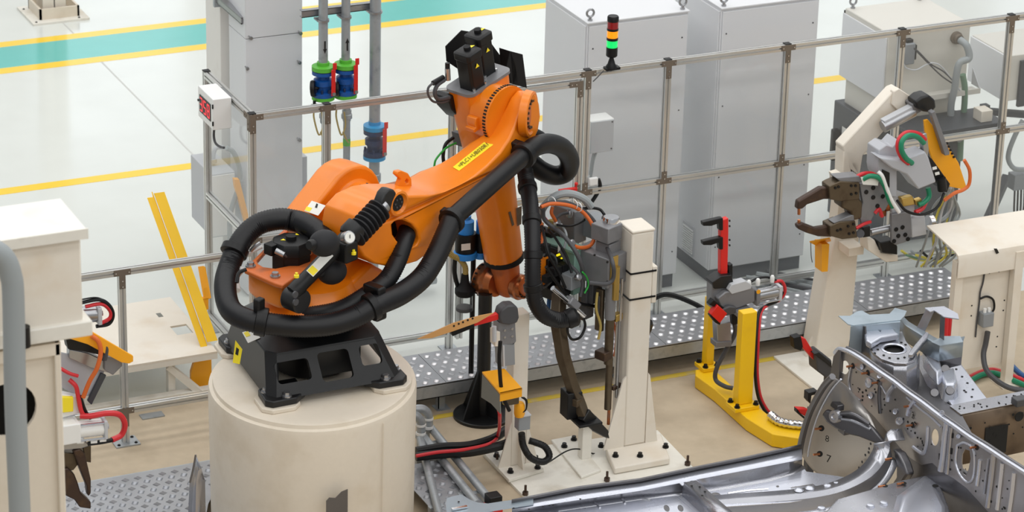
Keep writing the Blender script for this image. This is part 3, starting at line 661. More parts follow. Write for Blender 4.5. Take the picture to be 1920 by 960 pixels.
gus = B().prism([V((x0+w_+0.05,yf-0.12,zb+0.03)),V((x0+w_+0.05,yf,zb+0.03)),V((x0+w_+0.05,yf,zb+0.16))], X*0.006); obj('gusset', gus, 'grey_light', t)
obj('dark_base', B().box((x0-0.02,yf+0.02,0.06), X*(w_+0.05), Y*(D_+0.02), Z*0.95), 'controller_dark', t, bevel=0.01)
obj('base_plinth', B().box((x0+0.02,yf+0.06,0), X*(w_-0.04), Y*(D_-0.08), Z*0.06), 'plinth', t)
obj('rating_label', B().box((x0-0.023,yf+0.42,0.72), X*0.003, Y*0.13, Z*0.12), 'label_white', t)
k_ = B().box((x0-0.09,yf+D_-0.1,0.55), X*0.06, Y*0.05, Z*0.26); k_.box((x0-0.04,yf+D_-0.09,0.6), X*0.03, Y*0.03, Z*0.04); k_.box((x0-0.04,yf+D_-0.09,0.74), X*0.03, Y*0.03, Z*0.04); obj('grip', k_, 'black', t, bevel=0.01)
c_ = at(1700,92,y=yf); k_ = B().box(c_+V((-0.06,-0.08,-0.1)), X*0.09, Y*0.08, Z*0.17); cp_ = obj('plug_connector', k_, 'grey_box', t, bevel=0.01)
k_ = B().box(c_+V((0.03,-0.07,-0.07)), X*0.02, Y*0.06, Z*0.12); k_.box(c_+V((-0.04,-0.06,0.07)), X*0.06, Y*0.05, Z*0.025); obj('plug_lever', k_, 'black', cp_, bevel=0.006)
c_ = at(1792,70,y=yf); obj('cable_socket', B().lathe(c_, -Y, [(0.05,0),(0.05,0.02),(0.036,0.025),(0.036,0.06)], 16), 'bracket_bronze', t)
p_ = [c_-Y*0.06, c_+V((0.02,-0.13,-0.03)), c_+V((0.03,-0.16,-0.12)), at(1798,120,y=yf-0.16), at(1790,165,y=yf-0.16), at(1783,200,y=yf-0.14), at(1785,235,y=yf-0.12), at(1800,262,y=yf-0.1)]
tag(obj('supply_cable', B().tube(p_, 0.028, 12), 'grey_hose'), 'thick grey supply cable plugged into the beige controller', 'cable')
p_ = [at(1805,140,y=yf-0.1),at(1809,165,y=yf-0.1),at(1808,200,y=yf-0.1),at(1803,240,y=yf-0.1),at(1800,300,y=yf-0.08)]
tag(obj('supply_cable', B().tube(p_, 0.024, 10), mat('dull_green',(110,142,118),0.5)), 'dull green cable running down the right of the beige controller', 'cable')
for k, pts in enumerate((((1714,90),(1725,100),(1745,120),(1770,135),(1795,160)), ((1693,118),(1700,128),(1718,131),(1735,122),(1750,118),(1768,128),(1800,170)), ((1714,91),(1740,118),(1765,142),(1788,158)))):
    tag(obj('signal_cable', B().tube([at(px,py,y=yf-0.14) for px, py in pts], 0.006, 6), 'dark_grey' if k != 1 else 'grey_light'), ('thin dark cable in a shallow arc from the controller plug','pale thin cable in a drooping loop below the controller plug','thin dark cable in a straight slant from the controller plug')[k], 'cable', 'thin controller cables')
# dark stand beside the controller
xs, xr = at(1660,205,y=0.95).x, at(1830,170,y=0.5).x
t = thing('equipment_stand', 'dark steel stand behind the right weld gun', 'stand', (x0+w_+0.1,0.3,0))
zz = at(1800,238,y=0.2).z
def beam(b, p, q_, w, up=Z):
    p, q_ = V(p), V(q_); d = q_-p; A_ = axes(d, up); c_ = [A_.col[0]*w/2, A_.col[1]*w/2]; return b.box(p-c_[0]-c_[1], c_[0]*2, c_[1]*2, d)
b = B(); bx = x0+0.06
for xx in (bx, bx+0.76):
    for yy in (0.12, 0.42): beam(b, (xx,yy,0), (xx,yy,zz), 0.05)
obj('legs', b, 'controller_dark', t, smooth=False)
obj('top_tray', B().box((bx-0.03,0.09,zz), X*0.82, Y*0.36, Z*0.035), 'controller_dark', t, bevel=0.004)
obj('white_block', B().box((bx+0.6,0.14,zz+0.035), X*0.1, Y*0.12, Z*0.09), 'beige', t, bevel=0.004)
# ------------------------------------------------------------------ second controller far right
yb = 0.75; a_ = at(1893,105,y=yb); x0, zt = a_.x, a_.z; zb = at(1888,190,y=yb).z
t = thing('robot_controller', 'second pale controller cut off by the right edge, on black legs', 'controller', (x0+0.35,yb+0.3,0))
obj('housing', B().box((x0,yb,zb), X*0.75, Y*0.55, Z*(zt-zb)), 'controller_beige', t, bevel=0.006)
obj('side_door', B().box((x0-0.015,yb+0.01,zb+0.0), X*0.015, Y*0.54, Z*(zt-zb-0.01)), 'cabinet_grey', t, bevel=0.003)
for dx in (0.1,0.6): obj('front_post', B().box((x0+dx,yb-0.03,zb-0.05), X*0.06, Y*0.03, Z*(zt-zb)), 'controller_dark', t)
b = B(); beam(b, (x0+0.13,yb-0.05,0), (x0+0.13,yb-0.05,zb), 0.08); beam(b, (x0+0.68,yb-0.02,0), (x0+0.68,yb-0.02,zb), 0.07); beam(b, (x0+0.06,yb+0.5,0), (x0+0.06,yb+0.5,zb), 0.07)
obj('legs', b, 'controller_dark', t, smooth=False)
b = B(); beam(b, (x0+0.06,yb-0.02,0.34), (x0-0.32,yb-0.3,0.02), 0.06); obj('brace', b, 'controller_dark', t, smooth=False)
b = B(); beam(b, (x0-0.12,yb+0.1,zb-0.1), (x0+0.3,yb-0.05,zb-0.14), 0.05); b.box((x0-0.16,yb+0.06,zb-0.16), X*0.06, Y*0.06, Z*0.12); obj('side_arm', b, 'controller_dark', t, smooth=False)
b = B().tube([at(1918,225,y=0.3),at(1905,250,y=0.3),at(1893,280,y=0.3),at(1891,300,y=0.3),at(1902,316,y=0.3),at(1925,318,y=0.3)], 0.02, 10)
tag(obj('grey_conduit', b, 'grey_hose'), 'curved grey conduit at the right edge beside the black legs', 'conduit')
c_ = at(1903,332,y=0.3); tx = thing('cable_coupler', 'grey connector block with dark cables at the far right edge', 'connector', c_-Z*0.3)
obj('block', B().box(c_+V((0,0,-0.12)), X*0.2, Y*0.1, Z*0.13), 'grey_box', tx, bevel=0.006)
for k in range(4): obj('lead', B().tube([c_+V((0.03+k*0.03,0.03,-0.12)), c_+V((0.02+k*0.03,0.0,-0.28)), c_+V((0.05+k*0.02,0.02,-0.42))], 0.008, 6), 'black', tx)
# ================================================================== robot on its round pedestal
PH = 1.05
RO = at(586,704,z=PH); RR = 0.655
ped = thing('robot_pedestal', 'large round off-white cast pedestal under the orange robot', 'pedestal', (RO.x,RO.y,0))
db = B().lathe((RO.x,RO.y,0), Z, [(RR*0.985,0),(RR*0.992,0.5),(RR,PH-0.065),(RR-0.006,PH-0.036),(RR-0.028,PH-0.03),(RR-0.032,PH-0.006),(RR-0.046,PH)], 72)
VD = V((math.sin(YAW),math.cos(YAW),0))
for p in db.v: k_ = (p-RO).dot(VD); p += VD*(k_*0.14)
obj('drum', db, 'beige_cast', ped)
FT = [at(px,py,z=PH+0.09)-Z*0.06 for px, py in ((512,741),(745,700),(427,628))]; FT.append(FT[1]+FT[2]-FT[0])
BU = FT[1]-FT[0]; BW = FT[2]-FT[0]; bu = BU.normalized(); bw = BW.normalized()
CORN = [(FT[0],-bu,-bw),(FT[1],bu,-bw),(FT[2],-bu,bw),(FT[3],bu,bw)]
obj('weld_seam', B().cyl(at(700,790,y=RO.y-RR*0.80)*1.0 if 0 else V((RO.x+RR*0.30*1.02,RO.y-RR*0.945*1.095,0.02)), V((RO.x+RR*0.303*1.02,RO.y-RR*0.952*1.10,PH-0.06)), 0.004, n=6), 'beige_cast', ped)
for c_, u_, v_ in CORN:
    c_ = c_-Z*0.03
    b = B().prism([c_-u_*0.17+v_*0.03, c_-u_*0.12+v_*0.085, c_+u_*0.03+v_*0.085, c_+u_*0.085+v_*0.03, c_+u_*0.085-v_*0.13, c_+u_*0.05-v_*0.17, c_-u_*0.17-v_*0.17], Z*0.03)
    obj('foot_pad', b, 'beige_cast', ped, bevel=0.006)
s0 = at(612,940,y=RO.y-RR*1.14-0.06); b = B().prism([s0, s0+V((0.02,0,0.02)), s0+V((0.06,0,0.01)), s0+V((0.1,0,0.045)), s0+V((0.14,0,0.055)), s0+V((0.14,0,-0.1)), s0+V((0,0,-0.1))], Y*0.006)
tag(obj('sheet_bracket', b, 'sheet_dark'), 'small grey sheet bracket at the foot of the picture before the pedestal', 'bracket')

BET = math.radians(24.0); F = V((math.cos(BET),math.sin(BET),0)); A = V((math.sin(BET),-math.cos(BET),0))
def L(f, a, z): return RO+F*f+A*a+Z*z
def Q(px, py, a): return on(px, py, RO+A*a, A)
rob = thing('welding_robot', 'large orange six-axis robot arm with black base and hoses', 'robot', RO)
# --- black base frame
ZB = PH+0.03; HT = 0.27
b = B()
def sq(h, z, ch): 
    r = [(h,-h+ch),(h,h-ch),(h-ch,h),(-h+ch,h),(-h,h-ch),(-h,-h+ch),(-h+ch,-h),(h-ch,-h)]
    return [V((RO.x+x_,RO.y+y_,z)) for x_, y_ in r]
def oct8(s0, s1, t0, t1, z, ch):
    r = [(s1,t0+ch),(s1,t1-ch),(s1-ch,t1),(s0+ch,t1),(s0,t1-ch),(s0,t0+ch),(s0+ch,t0),(s1-ch,t0)]
    return [V((FT[0].x,FT[0].y,z))+V((BU.x,BU.y,0))*s_+V((BW.x,BW.y,0))*t_ for s_, t_ in r]
lo, hi = oct8(-0.04,1.04,-0.02,1.02,ZB+0.03,0.06), oct8(0.0,0.93,0.11,0.90,ZB+HT,0.07)
th = 0.03
def rrect(w0, w1, h0, h1, r, org, eu, ev, n=4):
    out = []
    for (cx_, cy_, a0) in ((w1-r,h1-r,0),(w0+r,h1-r,90),(w0+r,h0+r,180),(w1-r,h0+r,270)):
        for k in range(n+1):
            t_ = math.radians(a0+90*k/n); out.append(org+eu*(cx_+r*math.cos(t_))+ev*(cy_+r*math.sin(t_)))
    return out
def wall_face(i, j, holes):
    pl = [lo[i], lo[j], hi[j], hi[i]]; eu = (lo[j]-lo[i]); ln = eu.length; eu.normalize(); up = ((hi[i]+hi[j])/2-(lo[i]+lo[j])/2); hh = up.length; up.normalize(); n_ = eu.cross(up)
    hs = [rrect(w0*ln, w1*ln, h0*hh, h1*hh, 0.025, lo[i], eu, up) for w0, w1, h0, h1 in holes]
    b.prism(pl, -n_*th if n_.dot(V((RO.x,RO.y,ZB+0.2))-lo[i]) < 0 else n_*th, hs)
wall_face(6, 7, [(0.05,0.33,0.34,0.84),(0.41,0.67,0.22,0.9),(0.76,0.93,0.42,0.9)])
wall_face(0, 1, [(0.18,0.8,0.22,0.78)]); wall_face(2, 3, [(0.25,0.75,0.2,0.7)]); wall_face(4, 5, [])
for i in (1,3,5,7): wall_face(i, (i+1) % 8, [])
bc_ = (FT[0]+FT[3])/2; obj('base_shade_drum', B().cyl((bc_.x,bc_.y,ZB), (bc_.x,bc_.y,ZB+HT-0.02), 0.24, n=32), 'black', rob)  # black drum added to make the base interior dark behind its windows
obj('base_frame', b, 'black_cast', rob, bevel=0.006)
b = B().loft([oct8(0.0,0.93,0.11,0.90,ZB+HT-0.01,0.07), oct8(0.0,0.93,0.11,0.90,ZB+HT+0.01,0.07), oct8(0.16,0.80,0.26,0.78,ZB+0.40,0.12), oct8(0.2,0.76,0.30,0.74,ZB+0.43,0.14)]); obj('base_deck', b, 'black_cast', rob, bevel=0.012, seg=3)
obj('base_ring', B().lathe((RO.x,RO.y,ZB+0.38), Z, [(0.30,0),(0.30,0.03),(0.285,0.04),(0.285,0.06)], 40), 'black_cast', rob)
rc_ = FT[0]+BU*0.36+BW*0.17; obj('recess_back', B().box(rc_+Z*0.05, bu*0.34, bw*0.02, Z*0.22), 'black_cast', rob)
for c_, u_, v_ in CORN:
    b = B().prism([c_-u_*0.22-v_*0.02, c_-u_*0.14+v_*0.055, c_+u_*0.02+v_*0.06, c_+u_*0.06+v_*0.02, c_+u_*0.055-v_*0.14, c_-u_*0.02-v_*0.22, c_-u_*0.22-v_*0.22], Z*0.045)
    ft = obj('foot', b, 'black_cast', rob, bevel=0.008)
    for du, dv in ((-0.085,0.018),(0.018,-0.085)): inst('bolt', BOLT_S, ft, c_+u_*du+v_*dv+Z*0.045)
# stickers on the left corner of the base
def quad_label(t, name, pts, m, n_out=0.002):
    a_, b_, c_, d_ = [V(p) for p in pts]; n_ = (b_-a_).cross(d_-a_).normalized()
    if n_.dot(CAM-a_) < 0: n_ = -n_
    return obj(name, B().prism([p+n_*n_out for p in (a_,b_,c_,d_)], n_*0.001), m, t, smooth=False)
nf = (lo[7]-lo[6]).cross(hi[6]-lo[6]).normalized(); nl = (lo[6]-lo[5]).cross(hi[5]-lo[5]).normalized()
q4 = [on(px,py,lo[5],nl) for px, py in ((437,680),(450,683),(455,655),(442,638))]
l_ = quad_label(rob, 'warning_sticker', q4, 'label_yellow', 0.004)
q4 = [on(px,py,lo[5],nl) for px, py in ((442,664),(447,667),(449,655),(444,651))]; quad_label(l_ if 0 else rob, 'warning_pictogram', q4, 'ink', 0.0055)
ntop = (oct8(0.16,0.80,0.26,0.78,ZB+0.40,0.12)[5]-hi[5]).cross(bw).normalized(); ntop = ntop if ntop.z > 0 else -ntop; pz = hi[5]+Z*0.01
q4 = [on(px,py,pz,ntop) for px, py in ((455,624),(478,617),(489,634),(466,644))]; quad_label(rob, 'rating_plate', q4, 'label_white', 0.004)
q4 = [on(px,py,pz,ntop) for px, py in ((458,625),(466,622),(471,630),(463,633))]; quad_label(rob, 'rating_plate_mark', q4, 'label_yellow', 0.006)

# --- rotating column
b = B().lathe(RO+Z*(0.46), Z, [(0.285,0),(0.33,0.015),(0.33,0.07),(0.27,0.12),(0.24,0.2)], 44); obj('turntable', b, 'orange', rob)
AX2 = (0.5, 0.93)
prof = [(0.22,0.50),(0.14,0.8),(0.05,0.93),(0.06,0.98)]
for k in range(13):
    t_ = math.radians(133-k*14.5); prof.append((AX2[0]+0.27*math.cos(t_), AX2[1]+0.03+0.27*math.sin(t_)))
prof += [(0.62,0.62),(0.42,0.50)]
obj('shoulder_cheek', B().prism([L(f_,-0.34,z_) for f_, z_ in prof], A*0.20), 'orange', rob, bevel=0.022, seg=3)
prof2 = [(-0.2,0.46),(-0.2,0.56),(0.1,0.62),(0.34,0.72),(0.5,0.6),(0.42,0.50),(0.28,0.46)]
obj('column_body', B().prism([L(f_,-0.2,z_) for f_, z_ in prof2], A*0.38), 'orange', rob, bevel=0.03, seg=3)
fl = B().lathe(L(AX2[0],-0.18,AX2[1]), A, [(0.215,0),(0.215,0.05),(0.20,0.06),(0.20,0.26)], 40); fo = obj('shoulder_flange', fl, 'orange', rob)
for k in range(12):
    t_ = math.radians(60+k*17); c_ = L(AX2[0]+0.205*math.cos(t_), -0.06, AX2[1]+0.205*math.sin(t_)); obj('bolt_hole', B().cyl(c_, c_+(F*math.cos(t_)+Z*math.sin(t_))*-0.006+ (F*math.cos(t_)+Z*math.sin(t_))*0.004, 0.008, n=8), 'hole_shade', fo)
# --- horseshoe arm around the main motor
ZH = PH+0.80
outer = [(545,418),(513,447),(463,499),(458,505),(478,514),(514,530),(530,535),(568,509),(610,482),(655,452),(640,400),(590,396)]
inner = [(505,462),(482,488),(484,494),(494,500),(516,503),(546,497),(584,476),(600,455),(580,432),(540,432)]
hs = B().prism([at(px,py,z=ZH) for px, py in outer], -Z*0.03, [[at(px,py,z=ZH) for px, py in inner]])
obj('motor_yoke', hs, 'orange_worn', rob, bevel=0.008)
lowr = [(463,502),(478,514),(514,530),(530,535),(560,516),(540,500),(516,506),(492,503),(484,497)]
obj('yoke_front', B().prism([at(px,py,z=ZH-0.028) for px, py in lowr], -Z*0.17), 'orange', rob, bevel=0.03, seg=3)
for px, py in ((470,500),(516,519)): inst('bolt', BOLT_S, rob, at(px,py,z=ZH))
cr = B().tube([at(445,545,z=ZH-0.16),at(443,520,z=ZH-0.12),at(455,503,z=ZH-0.06)], 0.02, 8); obj('yoke_plug', cr, 'white_plastic', rob)
# main motor in the yoke
mc = at(546,457,z=ZH+0.10); mo = B()
oct_ = [(0.115,0.05),(0.05,0.115),(-0.05,0.115),(-0.115,0.05),(-0.115,-0.05),(-0.05,-0.115),(0.05,-0.115),(0.115,-0.05)]
r_ = lambda s_, z_: [mc+F*(x_*s_)+A*(y_*s_)+Z*z_ for x_, y_ in oct_]
mo.loft([r_(1.0,-0.24), r_(1.0,-0.05), r_(1.06,-0.05), r_(1.06,0.0), r_(0.92,0.03)]); m_ = obj('main_motor', mo, 'black', rob, bevel=0.006)
obj('motor_cap', B().cyl(mc+Z*0.03, mc+Z*0.055, 0.033, n=16), 'black_matte', m_)
def tri(t, px, py, pl, n_, s=0.016, m='label_yellow'):
    c_ = on(px,py,pl,n_); u_ = CR-n_*CR.dot(n_); u_.normalize(); w_ = n_.cross(u_); 
    if w_.dot(CU) < 0: w_ = -w_
    obj('warning_triangle', B().prism([c_+w_*s+n_*0.002, c_-w_*s*0.6+u_*s+n_*0.002, c_-w_*s*0.6-u_*s+n_*0.002], n_*0.001), m, t, smooth=False)
tri(m_, 531,450, mc+Z*0.03, Z); tri(m_, 556,440, mc+Z*0.03, Z)
cn = B(); p0_, p1_ = at(517,470,z=ZH+0.10), at(533,478,z=ZH+0.08); cn.cyl(p0_, p1_, 0.019, n=12); obj('motor_plug', cn, 'steel', m_)
b = B().cbox(at(509,466,z=ZH+0.09), (0.07,0.07,0.07), (F,A,Z)); obj('plug_box', b, 'black', m_, bevel=0.006)
obj('motor_lead', B().tube([p1_, at(540,484,z=ZH+0.05), at(546,496,z=ZH)], 0.008, 6), 'dark_grey', m_)

# --- link arm
def afront(px): 
    t_ = min(1, max(0, (px-800)/170)); return 0.33+(0.15-0.33)*t_
link_px = [(722,372),(750,367),(780,367),(812,366),(838,359),(864,347),(892,329),(915,310),(938,286),(955,260),(966,236),(974,212),(983,191),(995,177),(1006,177),(1012,195),(1014,218),(1010,244),(1000,268),(982,293),(955,324),(922,352),(885,380),(855,404),(832,430),(817,455),(803,476),(784,490),(757,498),(728,500),(702,495),(683,482),(672,462),(668,436),(674,408),(694,386)]
hole_px = [(735,420),(742,413),(757,413),(772,420),(783,433),(787,450),(783,460),(772,465),(758,462),(745,452),(737,440)]
fr_ = [Q(px,py,afront(px)) for px, py in link_px]; hf = [Q(px,py,0.33) for px, py in hole_px]
def back(p, a0=None):
    if a0 is None: f_ = (p-RO).dot(F); a0 = 0.03-0.11*max(0,min(1,(f_-0.78)/0.2,(1.76-f_)/0.25))
    return p-A*((p-RO).dot(A)-a0)
b = B(); n_ = len(fr_); N_ = n_+len(hf)
tri_ = tessellate_polygon([[V(((p-RO).dot(F),(p-RO).z,0)) for p in fr_],[V(((p-RO).dot(F),(p-RO).z,0)) for p in hf]])
vs = fr_+hf; fs = [tuple(t_) for t_ in tri_]
vs2 = vs+[back(p) for p in fr_]+[back(p,0.12) for p in hf]
fs += [(i,(i+1) % n_,N_+(i+1) % n_,N_+i) for i in range(n_)]+[(n_+i,n_+(i+1) % len(hf),N_+n_+(i+1) % len(hf),N_+n_+i) for i in range(len(hf))]
fs += [tuple(range(N_,N_+n_)), tuple(range(N_+n_,N_+N_))]
b.add(vs2, fs); lk = obj('link_arm', b, 'orange', rob, bevel=0.022, seg=3, ang=50)
obj('opening_shade', B().prism([Q(px,py,0.14) for px, py in hole_px], -A*0.004), 'hole_shade', lk)  # dark plate standing for the shade deep in the link opening
# boss with recess for the counterbalance pin
c_ = Q(747,381,0.335); obj('pin_boss', B().lathe(c_-A*0.02, A, [(0.088,0),(0.08,0.03),(0.066,0.034),(0.05,0.008)], 24, caps=False), 'orange', lk)
obj('boss_recess', B().lathe(c_-A*0.015, A, [(0.052,0),(0.052,0.01)], 20), 'hole_shade', lk)
bb = B()
for k in range(6): bb.cyl(c_+F*0.028*math.cos(k*1.05)+Z*0.028*math.sin(k*1.05)-A*0.006, c_+F*0.028*math.cos(k*1.05)+Z*0.028*math.sin(k*1.05)+A*0.004, 0.007, n=6)
tag(obj('pin_screws', bb, 'dark_grey', lk), kind='stuff')
# lifting lug
b = B().prism([Q(px,py,0.06) for px, py in ((737,352),(744,333),(735,325),(737,319),(745,317),(757,322),(763,332),(764,347),(755,352))], A*0.04, [[Q(px,py,0.06) for px, py in ((751,337),(754,332),(758,335),(757,341),(753,342))]])
obj('lifting_lug', b, 'orange', lk, bevel=0.006)
# elbow recess disc with bolts and the gearbox flange
EC = Q(978,226,0.15); EO = EC-A*((EC-RO).dot(A))
EN = (A*0.9+F*0.44).normalized(); EU = (F*0.9-A*0.44).normalized(); RC = Q(997,214,0.16)
rim = B().lathe(RC-EN*0.05, EN, [(0.118,0.03),(0.118,0.05),(0.135,0.056),(0.15,0.05),(0.156,0.0)], 40, caps=False); obj('elbow_rim', rim, 'orange', lk)
b = B().lathe(RC-EN*0.03, EN, [(0.12,0),(0.12,0.022),(0.03,0.024)], 36); ed = obj('elbow_disc', b, 'orange_worn', lk)
for k in range(16):
    t_ = k*math.pi/8; c_ = RC-EN*0.006+EU*0.09*math.cos(t_)+Z*0.09*math.sin(t_); obj('disc_bolt', B().cyl(c_-EN*0.004, c_+EN*0.012, 0.010, n=6), 'bronze', ed)
gbx = B().lathe(EO-A*0.14, A, [(0.185,0),(0.185,0.12),(0.20,0.125),(0.20,0.165)], 44); gf = obj('elbow_gearbox', gbx, 'orange', rob)
for k in range(26):
    t_ = math.radians(60+k*6.5); d_ = F*math.cos(t_)+Z*math.sin(t_); c_ = EO+d_*0.199+A*0.0
    obj('bolt_pocket', B().cbox(c_, (0.012,0.024,0.008), (d_.cross(A),A,d_)), 'hole_shade', gf)
# label on the top face of the link arm
crease = [Q(px,py,afront(px)) for px, py in link_px[1:14]]; crs = [((p-RO).dot(F),(p-RO).z) for p in curve(crease, 5)]
def zprof(f_):
    for (f0,z0),(f1,z1) in zip(crs, crs[1:]):
        if f0 <= f_ <= f1: return z0+(z1-z0)*(f_-f0)/max(f1-f0,1e-6), (z1-z0)/max(f1-f0,1e-6)
    return (-9, 0) if f_ < crs[0][0] else (crs[-1][1], 0)
def onlink(px, py, lift=0.003):
    a_ = 0.33
    while a_ > -0.12:
        p = Q(px,py,a_); f_ = (p-RO).dot(F); z_, sl = zprof(f_)
        if (p-RO).z <= z_+0.0005: break
        a_ -= 0.002
    lo_, hi_ = a_, a_+0.002
    for _ in range(14):
        m_ = (lo_+hi_)/2; p = Q(px,py,m_); z_, sl = zprof((p-RO).dot(F))
        if (p-RO).z <= z_: lo_ = m_
        else: hi_ = m_
    sl = (zprof((p-RO).dot(F)+0.03)[0]-zprof((p-RO).dot(F)-0.03)[0])/0.06
    n_ = (Z-F*sl).normalized(); return p+n_*lift
lc = ((849,314),(861,321),(925,272),(914,262))
def lab(u, v):  # u along the label, v across
    x_ = (lc[1][0]*(1-u)+lc[2][0]*u)*(1-v)+(lc[0][0]*(1-u)+lc[3][0]*u)*v; y_ = (lc[1][1]*(1-u)+lc[2][1]*u)*(1-v)+(lc[0][1]*(1-u)+lc[3][1]*u)*v; return x_, y_
g_ = [[onlink(*lab(i/12,j/3)) for i in range(13)] for j in range(4)]; lb_ = B().sheet(g_); obj('name_label', lb_, 'label_yellow', rob)
put_text('name_label_text', '=PLC1+UB030R1', RO, X, Y, 0.5, 'ink', rob, width=0.84, ext=0.0)
tm = rob.children[-1].data if rob.children[-1].name.startswith('name_label_text') else [c for c in rob.children if c.name.startswith('name_label_text')][0].data
for v_ in tm.vertices: v_.co = onlink(*lab(0.08+v_.co.x, 0.24+v_.co.y), 0.008)-WL[rob.name]
# --- forearm hanging down
AF = -0.23
T0, T1 = Q(897,150,AF), Q(944,480,AF); ud = (T1-T0).normalized(); vd = A.cross(ud)
if vd.dot(F) < 0: vd = -vd
def FA(px, py): return Q(px, py, AF)
def ringrect(c_, hv, ha, r, n=5):
    out = []
    for sx, sy, a0 in ((1,1,0),(-1,1,90),(-1,-1,180),(1,-1,270)):
        for k in range(n+1):
            t_ = math.radians(a0+90*k/n); out.append(c_+vd*(sx*(hv-r)+r*math.cos(t_))+A*(sy*(ha-r)+r*math.sin(t_)))
    return out
LA = (T1-T0).length
secs = [(0.0,0.20,0.115,0.05),(0.10,0.195,0.12,0.06),(0.3,0.175,0.13,0.10),(0.45,0.16,0.13,0.125),(0.75,0.145,0.13,0.128),(1.0,0.135,0.125,0.124)]
b = B().loft([ringrect(T0+ud*(LA*s_), hv, ha, r) for s_, hv, ha, r in secs]); obj('forearm', b, 'orange', rob, bevel=0.006)
tp = B().loft([ringrect(T0+ud*s_, 0.208, 0.122, 0.05) for s_ in (-0.014, 0.006)]); obj('motor_plate', tp, 'tool_grey', rob)
# black seal ring at the lower end
b = B().lathe(T1, ud, [(0.134,-0.01),(0.138,0.0),(0.138,0.025),(0.12,0.035)], 32); obj('seal_ring', b, 'black_matte', rob)
def arm_motor(cv, ca, hgt, s=0.068):
    c_ = T0+vd*cv+A*ca-ud*0.014; up = -ud; ch = 0.016
    loop = [(s,-s+ch),(s,s-ch),(s-ch,s),(-s+ch,s),(-s,s-ch),(-s,-s+ch),(-s+ch,-s),(s-ch,-s)]
    rr = lambda k, z_: [c_+vd*(x_*k)+A*(y_*k)+up*z_ for x_, y_ in loop]
    b = B().loft([rr(0.95,0), rr(0.95,hgt*0.78), rr(1.07,hgt*0.80), rr(1.07,hgt*0.96), rr(0.86,hgt)]); m_ = obj('arm_motor', b, 'black', rob, bevel=0.004)
    obj('motor_cap', B().cyl(c_+up*hgt, c_+up*(hgt+0.022), 0.024, n=14), 'black_matte', m_)
    for k_, (dv, da) in enumerate(((-0.055,0.07),(0.055,0.07))): obj('motor_screw', B().cyl(c_+vd*dv+A*(da-0.005), c_+vd*dv+A*(da-0.005)+up*0.02, 0.009, n=6), 'screw_steel', m_)
    n2 = A; e_ = c_+A*s*1.0
    for (pv, pz, pl, nn) in ((0.0,0.62,e_,A),(0.045,1.0,c_+up*hgt,up)):
        cc = (pl+vd*pv+up*(hgt*pz if nn == A else 0.0)); w_ = up if nn == A else -A
        s_ = 0.018; obj('warning_triangle', B().prism([cc+w_*s_+nn*0.002, cc-w_*s_*0.6+vd*s_+nn*0.002, cc-w_*s_*0.6-vd*s_+nn*0.002], nn*0.001), 'label_yellow', m_, smooth=False)
    return m_
arm_motor(-0.095, 0.035, 0.27); arm_motor(0.075, -0.02, 0.30)
# black sheet guards behind the motors
for pts, aa in ((((836,87),(866,57),(884,60),(908,63),(951,122),(962,150),(930,150),(860,130),(838,115)), -0.42), (((957,96),(980,102),(988,165),(962,158),(950,125)), -0.30)):
    obj('motor_guard', B().prism([Q(px,py,aa) for px, py in pts], -A*0.006), 'black_matte', rob, smooth=False)
obj('motor_guard', B().prism([Q(px,py,-0.30) for px, py in ((957,96),(966,120),(972,160),(962,158))], -A*0.1), 'black_matte', rob, smooth=False)
# third motor and cables on the rear side
b = B().prism([Q(px,py,-0.42) for px, py in ((812,176),(820,168),(845,172),(850,218),(835,214),(818,196))], A*0.14); rm = obj('rear_motor', b, 'black', rob, bevel=0.01)
b = B().cyl(Q(812,156,-0.3), Q(831,145,-0.3), 0.018, n=10); obj('rear_plug', b, 'black', rm)
obj('rear_sensor', B().cyl(Q(839,118,-0.28), Q(839,150,-0.28), 0.016, n=10), 'black', rm); obj('rear_sensor_tip', B().cyl(Q(839,128,-0.275), Q(840,150,-0.275), 0.018, n=10), 'steel', rm)
for pts, r_ in ((((811,156),(803,165),(803,178),(812,190),(828,192),(845,187)),0.008),(((833,150),(820,160),(815,175),(822,186),(842,183)),0.014)):
    obj('rear_cable', B().tube([Q(px,py,-0.29) for px, py in pts], r_, 8), 'dark_grey', rm)
b = B().prism([Q(px,py,-0.40) for px, py in ((846,246),(862,242),(868,262),(868,276),(850,270))], A*0.1); obj('cable_duct', b, 'dark_grey', rob, bevel=0.005)
obj('duct_cable', B().tube([Q(px,py,-0.36) for px, py in ((850,258),(836,270),(831,290),(832,306))], 0.012, 8), 'black', rob)
obj('duct_cable', B().tube([Q(px,py,-0.34) for px, py in ((855,268),(836,278),(818,298),(814,312))], 0.007, 8), 'green_wire', rob)
# cast ribs on the inner side of the forearm
b = B()
for px0, py0 in ((893,226),(890,238),(887,250)): b.cbox(Q(px0+12,py0,-0.1), (0.1,0.09,0.03), (vd,A,-ud))
obj('cast_rib', B().prism([Q(px,py,-0.06) for px, py in ((892,223),(896,220),(914,222),(916,232),(890,250),(888,243),(893,240),(891,232))], -A*0.08), 'orange', rob, bevel=0.006)
# faded black print on the forearm
for pts in (((953,398),(957,396),(964,421),(960,424)),((968,390),(978,386),(977,420),(970,424))):
    quad_label(rob, 'faded_print', [Q(px,py,AF+0.131+0.0) for px, py in pts], 'sheet_brown', 0.001)

